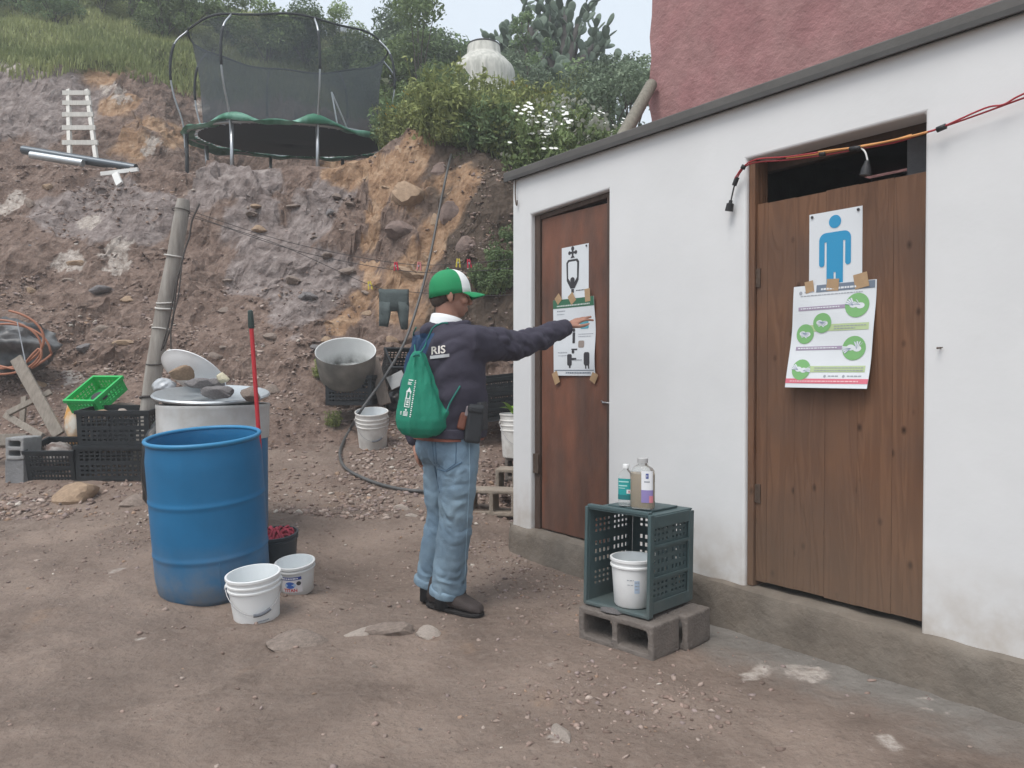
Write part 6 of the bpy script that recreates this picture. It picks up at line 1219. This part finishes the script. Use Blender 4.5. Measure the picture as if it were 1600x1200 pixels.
neck, headc = at(700, 505, 3.86), at(704, 462, 3.86)
HF = Vector((.97, .20, -.06)).normalized(); HR = HF.cross(UP).normalized(); HU = HR.cross(HF)
HM = Matrix((HF, HR, HU)).transposed()     # head axes: x forward, y right, z up
def hd(x, y, z): return headc + HM @ Vector((x, y, z))
skin = mat('brown_skin', (.34, .175, .125), .55, var=.10, vscale=25, bump=.1, bscale=120)
B = MB()
B.ell(bp(0, 0, .86), (.13, .16, .13), Matrix((FW, RT_, UP)).transposed()); B.caps([bp(-.0, 0, .9), bp(.0, 0, 1.1), bp(.02, 0, 1.28)], [.12, .125, .13]); B.caps([shL, bp(.02, 0, 1.34), shR], [.055, .09, .055])
for a, k, an in ((hipR, kneeR, ankR), (hipL, kneeL, ankL)): B.caps([a, k, an], [.078, .052, .038]); B.caps([an, an + Vector((.0, 0, -.05))], [.038, .036])
for s_, e_, w_ in ((shR, elR, wrR), (shL, elL, wrL)): B.caps([s_, e_, w_], [.048, .038, .027])
B.caps([bp(.02, 0, 1.33), neck, hd(-.015, 0, -.06)], [.075, .060, .058])
# head
B.ell(hd(-.008, 0, .028), (.094, .074, .092), HM, 20, 14); B.ell(hd(.025, 0, -.045), (.062, .055, .062), HM, 16, 10); B.ell(hd(.052, 0, -.082), (.028, .03, .024), HM); B.ell(hd(.072, 0, .012), (.022, .055, .014), HM)
B.caps([hd(.088, 0, -.002), hd(.104, 0, -.028)], [.009, .012], 10); B.ell(hd(.098, 0, -.033), (.012, .018, .009), HM); B.ell(hd(.082, 0, -.060), (.012, .024, .008), HM); B.ell(hd(.080, 0, -.070), (.011, .021, .007), HM)
for s_ in (-1, 1): B.ell(hd(.062, s_ * .046, -.022), (.022, .016, .022), HM); B.ell(hd(-.012, s_ * .078, -.008), (.018, .009, .033), HM @ Euler((0, R(-12), R(s_ * 20))).to_matrix()); B.ell(hd(-.006, s_ * .078, -.034), (.010, .007, .013), HM)
# hands
def hand(w_, d_, up, side, curl, spread=.16, thumb=1):
    """palm plus five fingers: d_ = direction of the hand, up = back of the hand, side = towards the thumb"""
    d_ = d_.normalized(); up = (up - d_ * up.dot(d_)).normalized(); sd = side - d_ * side.dot(d_) - up * side.dot(up); sd.normalize(); M = Matrix((d_, sd, up)).transposed()
    B.caps([w_, w_ + d_ * .03], [.025, .024]); B.ell(w_ + d_ * .062, (.050, .040, .015), M, 14, 8)
    for i, (o, L) in enumerate(((.029, .070), (.010, .078), (-.010, .072), (-.028, .057))):
        b0 = w_ + d_ * .098 + sd * o * 1.05; dd = (d_ + sd * (o * spread / .03)).normalized(); c = curl[i]; p1 = b0 + (dd * math.cos(c) - up * math.sin(c)) * L * .45; c2 = c * 2.0; p2 = p1 + (dd * math.cos(c2) - up * math.sin(c2)) * L * .32; c3 = c * 2.7; p3 = p2 + (dd * math.cos(c3) - up * math.sin(c3)) * L * .24
        B.caps([b0 - dd * .02, b0, p1, p2, p3], [.0095, .0092, .0086, .008, .007], 10)
    t0 = w_ + d_ * .03 + sd * .026; t1 = t0 + (d_ * .6 + sd * .7 * thumb - up * .25).normalized() * .04; t2 = t1 + (d_ * .9 + sd * .25 - up * .2).normalized() * .032; t3 = t2 + (d_ - up * .15).normalized() * .024; B.caps([t0 - sd * .012, t0, t1, t2, t3], [.014, .0135, .011, .0098, .008], 10)
hdir = (at(918, 492, 4.28) - wrR).normalized()
hand(wrR, hdir, Vector((-.5, -.55, .9)), Vector((.4, -.6, -.55)), (.22, .10, .16, .30), .2)
hand(wrL, (at(656, 716, 3.97) - wrL).normalized(), Vector((-.6, .2, .1)), Vector((.5, -.8, 0)), (.45, .5, .55, .6), .1)
me = remesh(B, .0052, 5, .5); me.materials.append(skin); me.polygons.foreach_set('use_smooth', [True] * len(me.polygons))
man = link('person', me); tag(man, 'man in green cap, navy jacket and jeans pointing at a poster', 'person')
def child(nm, me_, mats):
    for m in mats: me_.materials.append(m)
    me_.polygons.foreach_set('use_smooth', [True] * len(me_.polygons)); return link(nm, me_, man)
def wrinkle(me_, fn):
    co, nn = getv(me_), getn(me_); setv(me_, co + nn * fn(co)[:, None])
# eyes and brows (right side shows)
q = MB()
for s_ in (-1, 1): q.ell(hd(.070, s_ * .034, -.006), (.012, .014, .010), HM, 12, 8)
q.obj('eye', mat('eye_dark', (.03, .022, .018), .3), man, smooth=True)
q = MB()
for s_ in (-1, 1): q.caps([hd(.083, s_ * .018, .018), hd(.082, s_ * .036, .022), hd(.072, s_ * .052, .016)], [.005, .0055, .004], 8)
q.obj('eyebrow', mat('dark_hair', (.035, .028, .024), .9), man, smooth=True)
# cropped hair at the nape and temples
q = MB(); q.ell(hd(-.020, 0, .022), (.0875, .0765, .088), HM, 24, 16); q.ell(hd(-.050, 0, -.022), (.052, .060, .050), HM, 18, 12); hme = remesh(q, .006, 3)
b_ = bmesh.new(); b_.from_mesh(hme); kill = []
for f in b_.faces:
    p_ = HM.transposed() @ (f.calc_center_median() - headc)
    if p_.x > .018 + .25 * max(0, p_.z) or p_.z < -.062 or (p_.x > -.028 and p_.z < -.035): kill.append(f)
bmesh.ops.delete(b_, geom=kill, context='FACES'); b_.to_mesh(hme); b_.free(); child('hair', hme, [mat('cropped_hair', (.075, .055, .045), .95, var=.3, vscale=90, bump=.6, bscale=300)])
# cap
cg = mat('cap_green', (.012, .25, .095), .75, var=.06, vscale=20, bump=.15, bscale=250); cw = mat('cap_white', (.80, .82, .82), .75, bump=.15, bscale=250)
cap = MB(); tiltc = Euler((0, R(-9), 0)).to_matrix(); CM = HM @ tiltc; cc = headc + HM @ Vector((-.012, 0, .043)); n = 48; rr = []
for i in range(13):
    t = i / 12 * math.pi / 2; z = .087 * math.sin(t); k = max(.02, math.cos(t)) ** .82 * .97; rr.append([cc + CM @ Vector((.108 * k * math.cos(6.28319 * j / n) + .004, .087 * k * math.sin(6.28319 * j / n), z - .014 * (1 - math.sin(t)))) for j in range(n)])
low = [[cc + CM @ Vector((.108 * math.cos(6.28319 * j / n) + .003, .086 * math.sin(6.28319 * j / n), -.036 - .012 * (1 - math.cos(6.28319 * j / n)) * .6)) for j in range(n)]]
cap.rings(low + rr, cap0=False)
for fi, f in enumerate(cap.f):
    c = sum((cap.v[i] for i in f), Vector()) / len(f); l_ = CM.transposed() @ (c - cc)
    ang_ = abs(math.atan2(l_.y / .087, (l_.x - .004) / .108)); cap.mi[fi] = 1 if ang_ < R(60) and l_.z > -.045 and l_.z < .0915 else 0
co_ = cap.obj('cap', [cg, cw], man, smooth=60); sd_ = co_.modifiers.new('t', 'SOLIDIFY'); sd_.thickness = .003
q = MB(); rows = []
for i in range(9):
    a = R(-62 + 124 * i / 8); e = .088 * math.cos(a * .75) ** .8; bx = .105 * math.cos(a); by = .084 * math.sin(a); rows.append([cc + CM @ Vector((bx - .006 + e * t * (1.0 - .08 * abs(math.sin(a))), by * (1 + .12 * t), -.028 - .020 * t * t - .020 * t * (abs(by) / .08) ** 2 - .006)) for t in (0, .25, .5, .75, 1)])
V = [p_ for r_ in rows for p_ in r_]; q.add(V, [(i * 5 + j, i * 5 + j + 1, (i + 1) * 5 + j + 1, (i + 1) * 5 + j) for i in range(8) for j in range(4)]); br = q.obj('brim', cg, co_, smooth=True); sd_ = br.modifiers.new('t', 'SOLIDIFY'); sd_.thickness = .005; ss = br.modifiers.new('s', 'SUBSURF'); ss.levels = 1; ss.render_levels = 1
q = MB(); q.ell(cc + CM @ Vector((.004, 0, .0925)), (.008, .008, .004), CM); q.obj('button', cg, co_, smooth=True)
# jacket
navy = mat('navy_jacket', (.040, .036, .056), .85, var=.12, vscale=9, bump=.25, bscale=140); nblue = mat('blue_yoke', (.018, .055, .125), .8, var=.2, vscale=14, bump=.25, bscale=140)
J = MB(); A3 = Matrix((FW, RT_, UP)).transposed()
def slab(f, r_, z, a, b_):
    a, b_ = a * 1.04, b_ * 1.06
    return [bp(f, r_, z) + FW * (a * math.copysign(abs(math.cos(t)) ** .8, math.cos(t))) + RT_ * (b_ * math.copysign(abs(math.sin(t)) ** .8, math.sin(t))) for t in [6.28319 * i / 28 for i in range(28)]]
J.rings([slab(.0, 0, .885, .142, .178), slab(.0, 0, .90, .150, .186), slab(.0, 0, .96, .158, .193), slab(.0, 0, 1.06, .160, .195), slab(.0, .0, 1.16, .158, .20), slab(-.002, 0, 1.26, .150, .205), slab(-.005, 0, 1.34, .128, .195), slab(-.005, 0, 1.40, .10, .15), slab(-.0, 0, 1.44, .085, .095)])
J.caps([bp(-.01, .08, 1.335), shR, shR.lerp(elR, .5), elR, elR.lerp(wrR, .5), wrR - (wrR - elR).normalized() * .02], [.10, .102, .092, .082, .070, .056], 18)
J.caps([bp(-.02, -.08, 1.335), shL, shL.lerp(elL, .5), elL, wrL - (wrL - elL).normalized() * .01], [.10, .095, .084, .074, .05], 18)
J.caps([bp(-.075, .03, 1.40), bp(-.09, -.05, 1.40)], [.045, .045])
jme = remesh(J, .009, 6, .5)
axR = (wrR - shR).normalized(); s0 = np.array(shR); ax = np.array(axR)
def jw(co):
    d = (co - s0) @ ax; arm = sstep(.05, .15, d); rel = co - np.array(PC); f = rel @ np.array(FW); r_ = rel @ np.array(RT_); z = co[:, 2]
    w1 = np.abs(fbm(d * 9 + z * 6, co[:, 0] * 3 + z * 4, z * 9 - d * 3, 3, 3)) * 3.2 - 1; w2 = np.abs(fbm(z * 8 + r_ * 8, r_ * 4 - z * 3, f * 5, 3, 7)) * 3.2 - 1; w3 = fbm(co[:, 0] * 22, co[:, 1] * 22, co[:, 2] * 22, 3, 9)
    low = .6 + .8 * sstep(1.15, .95, z)
    fold = np.abs(fbm((z - r_ * 1.1) * 7, (z + r_) * 2.2, f * 2, 2, 13)) * 3.4 - 1; return arm * .012 * np.minimum(w1, 1.1) + (1 - arm) * (.0045 * np.minimum(w2, 1.1) * low + .012 * np.minimum(fold, 1)) + .003 * w3
jme.update(); wrinkle(jme, jw)
jk = child('jacket', jme, [navy, nblue])
pc = np.empty(len(jme.polygons) * 3); jme.polygons.foreach_get('center', pc); pc = pc.reshape(-1, 3) - np.array(PC); fr, rr_, zz = pc @ np.array(FW), pc @ np.array(RT_), pc[:, 2]
jme.polygons.foreach_set('material_index', ((rr_ < .07 - .30 * (1.38 - zz)) & (zz > 1.10) & (zz < 1.385) & (fr < .06) | (rr_ < -.17) & (zz > 1.0) & (zz < 1.37)).astype(np.int32))
# hem band and cuff
q = MB(); q.rings([slab(0, 0, .872, .146, .182), slab(0, 0, .878, .157, .192), slab(0, 0, .915, .159, .194), slab(0, 0, .922, .15, .185)]); q.obj('waistband', navy, jk, smooth=50)
q = MB(); dwr = (wrR - elR).normalized(); q.tube([wrR - dwr * .05, wrR - dwr * .045, wrR + dwr * .004, wrR + dwr * .008], [.046, .052, .047, .036], 18); q.obj('cuff', navy, jk, smooth=40)
q = MB(); q.tube([wrR + dwr * .004, wrR + dwr * .016], [.036, .034], 16); q.obj('shirt_cuff', mat('shirt_white', (.80, .81, .82), .85, var=.03), man, smooth=40)
# folded hood / collar roll and white shirt collar
q = MB(); ring = [bp(.0, 0, 1.435) + FW * (.088 * math.cos(t)) + RT_ * (.098 * math.sin(t)) + UP * (.012 * math.cos(t) - .01) for t in [6.28319 * i / 24 for i in range(24)]]; q.tube(ring, .022, 10, closed=True); cme = remesh(q, .008, 2); wrinkle(cme, lambda co: .006 * fbm(co[:, 0] * 30, co[:, 1] * 30, co[:, 2] * 30, 3, 5)); child('jacket_collar', cme, [navy])
q = MB(); cN = neck + Vector((-.005, -.005, -.01)); rr = []
for z, a in ((-.045, .094), (-.01, .090), (.02, .083), (.040, .077), (.042, .072), (.010, .072), (-.04, .078)): rr.append([cN + FW * (a * math.cos(t)) + RT_ * (a * .98 * math.sin(t)) + UP * (z + .016 * -math.cos(t)) for t in [6.28319 * i / 30 for i in range(30)]])
q.rings(rr, closed=True); q.obj('shirt_collar', mat('shirt_white', (.80, .81, .82), .85), man, smooth=60)
# jeans
dn = mat('washed_denim', (.145, .22, .295), .9, var=.3, vscale=5, bump=.5, bscale=220, col2=(.21, .295, .365))
Jn = MB(); Jn.ell(bp(-.01, 0, .855), (.135, .165, .12), A3, 20, 12); Jn.ell(bp(-.055, .07, .82), (.095, .088, .10), A3); Jn.ell(bp(-.055, -.07, .82), (.095, .088, .10), A3)
hemR, hemL = ankR + Vector((.012, 0, -.012)), ankL + Vector((0, 0, .01))
Jn.tube([hipR + Vector((0, 0, .05)), hipR - Vector((0, 0, .06)), hipR.lerp(kneeR, .5), kneeR, kneeR.lerp(hemR, .5), hemR.lerp(kneeR, .12), hemR], [.10, .106, .100, .086, .084, .086, .088], 22)
Jn.tube([hipL + Vector((0, 0, .05)), hipL - Vector((0, 0, .06)), hipL.lerp(kneeL, .5), kneeL, kneeL.lerp(hemL, .5), hemL.lerp(kneeL, .12), hemL], [.098, .102, .092, .077, .073, .075, .078], 22)
nme = remesh(Jn, .0075, 3, .5); nme.update()
def nw(co):
    z = co[:, 2]; rel = co - np.array(PC); r_ = rel @ np.array(RT_); f = rel @ np.array(FW); kz = np.exp(-((z - .50) / .13) ** 2) + 1.3 * np.exp(-((z - .14) / .08) ** 2) + .5 * np.exp(-((z - .72) / .06) ** 2)
    wx = fbm(z * 5, r_ * 6, f * 6, 2, 27) * .9; w1 = np.abs(fbm(r_ * 6 + wx, f * 6 - wx, z * 13 + r_ * 8 + 2 * wx, 3, 17, .5)) * 3.4 - 1; w2 = fbm(z * 4, r_ * 12, f * 12, 3, 19)
    return (.002 + .006 * kz) * np.minimum(w1, 1.0) + .002 * w2
wrinkle(nme, nw); jn = child('jeans', nme, [dn])
bj = BVHTree.FromPolygons([v.co.copy() for v in nme.vertices], [tuple(p_.vertices) for p_ in nme.polygons])
bk_ = BVHTree.FromPolygons([v.co.copy() for v in jme.vertices], [tuple(p_.vertices) for p_ in jme.polygons])
def proj(tree, px, py, off):
    d_ = ray(px, py).normalized(); loc, nrm, _, _ = tree.ray_cast(CAM, d_)
    return None if loc is None else loc - d_ * off
def surf_tube(tree, pts, r_, nm, m, parent, off=.001):
    P_ = [proj(tree, x, y, off) for x, y in pts]; P_ = [p_ for p_ in P_ if p_ is not None]
    if len(P_) > 1: q = MB(); q.tube(P_, r_, 5); return q.obj(nm, m, parent, smooth=True)
def dens(pts, k=6): return [(x0 + (x1 - x0) * t / k, y0 + (y1 - y0) * t / k) for (x0, y0), (x1, y1) in zip(pts, pts[1:]) for t in range(k)] + [pts[-1]]
stm = mat('denim_stitch', (.30, .42, .52), .9); dkd = mat('denim_dark_seam', (.08, .14, .21), .9)
surf_tube(bj, dens([(680, 684), (682, 724), (697, 735), (712, 724), (713, 684), (680, 683)]), .0022, 'pocket_seam', dkd, jn); surf_tube(bj, dens([(683, 733), (697, 737), (712, 728), (722, 722)]), .003, 'pocket_seam', dkd, jn)
surf_tube(bj, dens([(733, 690), (734, 740), (731, 800), (728, 860), (726, 915)], 10), .0018, 'side_seam', stm, jn); surf_tube(bj, dens([(675, 690), (680, 735), (687, 770)], 8), .0022, 'centre_seam', dkd, jn)
for hm, kn, rad_ in ((hemR, kneeR, .086), (hemL, kneeL, .078)):
    q = MB(); dz_ = (kn - hm).normalized(); q.tube([hm - dz_ * .012, hm - dz_ * .010, hm + dz_ * .02, hm + dz_ * .03], [rad_ * .93, rad_ * 1.0, rad_ * 1.02, rad_ * .94], 26); hme_ = remesh(q, .006, 1); wrinkle(hme_, lambda co: .006 * fbm(co[:, 0] * 18, co[:, 1] * 18, co[:, 2] * 10, 3, 23)); hme_.materials.append(dn); hme_.polygons.foreach_set('use_smooth', [True] * len(hme_.polygons)); hme_.set_sharp_from_angle(angle=R(50)); link('trouser_hem', hme_, jn)
# belt, phone pouch, knife sheath
q = MB(); q.rings([slab(-.005, 0, .862, .146, .176), slab(-.005, 0, .862, .152, .182), slab(-.005, 0, .892, .152, .182), slab(-.005, 0, .892, .146, .176)], closed=True); q.obj('belt', mat('reddish_belt', (.22, .07, .045), .6, var=.2), man, smooth=50)
leath = mat('black_leather', (.022, .024, .028), .5, var=.15, bump=.3, bscale=90)
def pouch(px, py, Y_, dims, rz, ry, nm, m):
    q = MB(); q.box((0, 0, 0), dims); return q.obj(nm, m, man, bevel=.012, loc=at(px, py, Y_), rot=(0, ry, rz), seg=3)
rz_ = math.atan2(RT_.y, RT_.x) + R(90)
pouch(741, 662, 3.66, (.078, .04, .185), rz_ - R(20), R(8), 'pouch', leath); q = MB(); q.box((0, 0, 0), (.077, .038, .04)); q.obj('pouch_flap', leath, man, bevel=.012, loc=at(743, 640, 3.655), rot=(0, R(8), rz_ - R(20)))
pouch(752, 650, 3.72, (.065, .045, .14), rz_ + R(30), R(-4), 'pouch', leath); pouch(723, 658, 3.66, (.042, .024, .085), rz_ - R(35), R(14), 'knife_sheath', mat('brown_leather', (.15, .055, .035), .5, var=.2)); q = MB(); q.box((0, 0, 0), (.036, .02, .05)); q.obj('knife_handle', mat('mauve_grey_handle', (.20, .17, .18), .5), man, bevel=.006, loc=at(733, 643, 3.655), rot=(0, R(14), rz_ - R(35)))
# socks
for an in (ankR, ankL): q = MB(); q.tube([an + Vector((0, 0, -.085)), an, an + Vector((0, 0, .06))], [.047, .046, .045], 14); q.obj('sock', mat('dark_sock', (.03, .03, .032), .95), man, smooth=True)
# shoes
shoem = mat('dark_brown_shoe', (.040, .030, .028), .75, var=.25, vscale=14, bump=.4, bscale=90); solem = mat('shoe_sole', (.018, .016, .016), .8)
def shoe(heel, toe, nm='shoe'):
    d_ = (toe - heel); L = d_.length; d_.normalize(); sd = d_.cross(UP).normalized(); up = sd.cross(d_); S_ = MB(); out = []
    prof = [(0.0, .034, .09), (.06, .042, .16), (.22, .046, .17), (.36, .047, .145), (.55, .050, .098), (.72, .054, .074), (.86, .050, .064), (.95, .038, .052), (1.0, .020, .034)]
    rr = []
    for t, w_, hh in prof: c = heel + d_ * L * t; rr.append([c + sd * (w_ * math.copysign(abs(math.cos(a)) ** .7, math.cos(a))) + up * (.012 + (hh - .012) * (.5 + .5 * math.sin(a))) for a in [6.28319 * i / 18 for i in range(18)]])
    S_.rings(rr); m_ = remesh(S_, .007, 3); wrinkle(m_, lambda co: .003 * fbm(co[:, 0] * 40, co[:, 1] * 40, co[:, 2] * 40, 3, 3)); o = child(nm, m_, [shoem])
    q = MB(); rr = []
    for zz in (0, .018): rr.append([heel + d_ * (L * t) + sd * (w_ * 1.06 * s_) + up * zz for s_, seq in ((1, prof), (-1, prof[::-1])) for t, w_, hh in seq])
    q.rings(rr); q.obj('sole', solem, o, bevel=.004)
    q = MB()
    for t in (.42, .5, .58): c = heel + d_ * L * t; q.tube(cr([c - sd * .022 + up * (.088 - (t - .42) * .17), c + up * (.098 - (t - .42) * .17), c + sd * .022 + up * (.088 - (t - .42) * .17)], 4), .003, 6)
    q.obj('lace', mat('grey_lace', (.16, .14, .13), .9), o)
hR, tR = at(672, 946, 3.90), at(753, 969, 3.72); hR.z = gz(hR.x, hR.y) + .012; tR.z = gz(tR.x, tR.y) + .004; shoe(hR, tR)
hL = Vector((ankL.x - .04, ankL.y + .01, 0)); hL.z = gz(hL.x, hL.y) + .01; tL = hL + Vector((.225, .09, 0)); tL.z = gz(tL.x, tL.y) + .004; shoe(hL, tL)
# lettering on the back of the jacket
lm = mat('jacket_print', (.62, .59, .55), .7); M_ = Matrix.Identity(4); V, F = textmesh('RIS', 1.0, M_, bold=.02, align='LEFT'); xs = [v.x for v in V]; wdt = max(xs)
q = MB(); PV = [proj(bk_, 673 + 23 * v.x / wdt, 554 - 17 * v.y - 3.0 * v.x / wdt, .012) for v in V]
if all(p_ is not None for p_ in PV): q.add(PV, F); q.obj('lettering', lm, jk)
bar = [(x, y) for y in (561, 556) for x in range(672, 704, 3)]; PV = [proj(bk_, x, y - 3.5 * (x - 672) / 31, .009) for x, y in bar]; K = len(bar) // 2
if all(p_ is not None for p_ in PV): q = MB(); q.add(PV, [(i, i + 1, K + i + 1, K + i) for i in range(K - 1)]); q.obj('reflective_strip', mat('grey_strip', (.42, .43, .45), .6), jk)
# ================================================================== DRAWSTRING BAG ON HIS BACK
bg_ = mat('bag_green', (.010, .215, .135), .75, var=.10, vscale=8, bump=.35, bscale=160)
YB = 3.60
def bring(cx, cz, rx, ry, n=40, fold=.0, ph=0, rot=0):
    o = []
    for i in range(n):
        a = 6.28319 * i / n; k = 1 + fold * math.sin(a * 7 + ph) + fold * .6 * math.sin(a * 11 + 2 * ph); o.append(Vector((cx, YB + .07, cz)) + FW.lerp(Vector((1, 0, 0)), .6).normalized() * 0 + Vector((rx * k * math.cos(a), ry * k * math.sin(a), rot * math.cos(a) * rx)))
    return o
def bxz(px, py): p_ = at(px, py, YB + .07); return p_.x, p_.z
rows = [(653, 549, 6, .03, .22), (653, 556, 11, .045, .2), (653, 572, 17, .058, .14), (654, 595, 25, .07, .09), (656, 620, 32, .08, .05), (658, 640, 38, .086, .03), (659, 656, 41, .088, .015), (660, 669, 39, .08, .01), (660, 678, 30, .06, .01), (660, 683, 12, .025, .01)]
q = MB(); rr = []
for px, py, rp_, ry, fo in rows: cx_, cz_ = bxz(px, py); rr.append(bring(cx_, cz_, rp_ / 1200 * (YB + .07), ry, fold=fo, ph=1.3))
q.rings(rr); cx_, cz_ = bxz(690, 650); q.caps([at(672, 645, YB + .07), at(690, 652, YB + .06), at(697, 645, YB + .05)], [.075, .045, .018], 16)
bme = remesh(q, .0075, 2, .4); wrinkle(bme, lambda co: .006 * (1 - np.abs(fbm(co[:, 0] * 26, co[:, 1] * 10, co[:, 2] * 4, 3, 3)) * 2) + .003 * fbm(co[:, 0] * 18, co[:, 1] * 18, co[:, 2] * 18, 3, 6) - .003)
bag = thing('drawstring_bag', 'green drawstring bag with white print on the man\'s back', 'bag', (0, 0, 0)); bme.materials.append(bg_); bme.polygons.foreach_set('use_smooth', [True] * len(bme.polygons)); link('body', bme, bag)
bt = BVHTree.FromPolygons([v.co.copy() for v in bme.vertices], [tuple(p_.vertices) for p_ in bme.polygons])
cordm = mat('green_cord', (.012, .17, .14), .7)
def cord(pts, r_=.004): q = MB(); q.tube(cr(pts, 5), r_, 6); q.obj('cord', cordm, bag, smooth=True)
def oj(px, py, off=.006): return proj(bk_, px, py, off) or at(px, py, 3.7)
cord([at(649, 553, 3.60), oj(648, 540), oj(646, 522), oj(650, 512)]); cord([at(657, 551, 3.60), oj(664, 540, .012), oj(670, 525), oj(677, 512), oj(690, 505), oj(700, 505)]); cord([at(697, 646, 3.62), oj(702, 632, .01), oj(710, 618), oj(719, 603)]); cord([at(655, 556, 3.585), at(651, 554, 3.575), at(646, 557, 3.60)], .005)
prm = mat('bag_white_print', (.75, .80, .78), .7)
def bprint(polys, nm):
    q = MB()
    for pl in polys:
        P_ = [proj(bt, x, y, .003) for x, y in pl]
        if all(p_ is not None for p_ in P_): q.add(P_, [tuple(range(len(P_)))])
    q.obj(nm, prm, bag)
def seg(t, wv): return None
ax_, ay_ = Vector((640.5, 602, 0)), Vector((633.5, 648, 0))     # the print runs up the bag
dA = (ay_ - ax_) / 46; nA = Vector((-dA.y, dA.x, 0))
def A_(t, s_): p_ = ax_ + dA * t + nA * s_; return (p_.x, p_.y)
def bq(t0, t1, s0_, s1_): return [A_(t0, s0_), A_(t1, s0_), A_(t1, s1_), A_(t0, s1_)]
bprint([bq(-9, -7.5, -4, 3)] + [bq(-5 + k, -4.5 + k + .4, -2.5 + (k % 3), 3.5) for k in (0, 1.6, 3.2)] + [[A_(3, 0), A_(9, 3.2), A_(9, -3.2)]] + [bq(9, 10.5, -4, 4), bq(10.5, 20, -3.6, -1.8), bq(10.5, 20, 1.8, 3.6), bq(20, 21.5, -4, 4), bq(22.5, 24, -2, 2), bq(21.5, 33, -4, -3), bq(21.5, 33, 3, 4), bq(33, 34.3, -4, 4), bq(25, 27.5, -2, 1.5), bq(29, 31, -2, 2)] + [circ(*A_(38.5, .5), 1.6, 8)] + [bq(41 + k * 1.9, 42.1 + k * 1.9, -3, 4) for k in range(4)], 'emblem')
bprint([bq(-9 + k * 3.1, -7.2 + k * 3.1, -8.2 - (k % 2) * .6, -6.6) for k in range(19)] + [bq(41.5 + 2 * k, 42.6 + 2 * k, 6.4, 8.4) for k in range(3)], 'small_print')

# ================================================================== THIN HAZE IN THE AIR
q = MB(); q.box((40, 60, 8.2), (760, 700, 20.4)); hm = bpy.data.materials.new('air'); hm.use_nodes = True; n = hm.node_tree.nodes; n.remove(n['Principled BSDF'])
pv = n.new('ShaderNodeVolumePrincipled'); pv.inputs['Color'].default_value = (.93, .95, .97, 1); pv.inputs['Density'].default_value = .0065; hm.node_tree.links.new(pv.outputs[0], n['Material Output'].inputs['Volume'])
tag(q.obj('haze', hm), 'thin pale haze in the air', 'haze', kind='stuff')
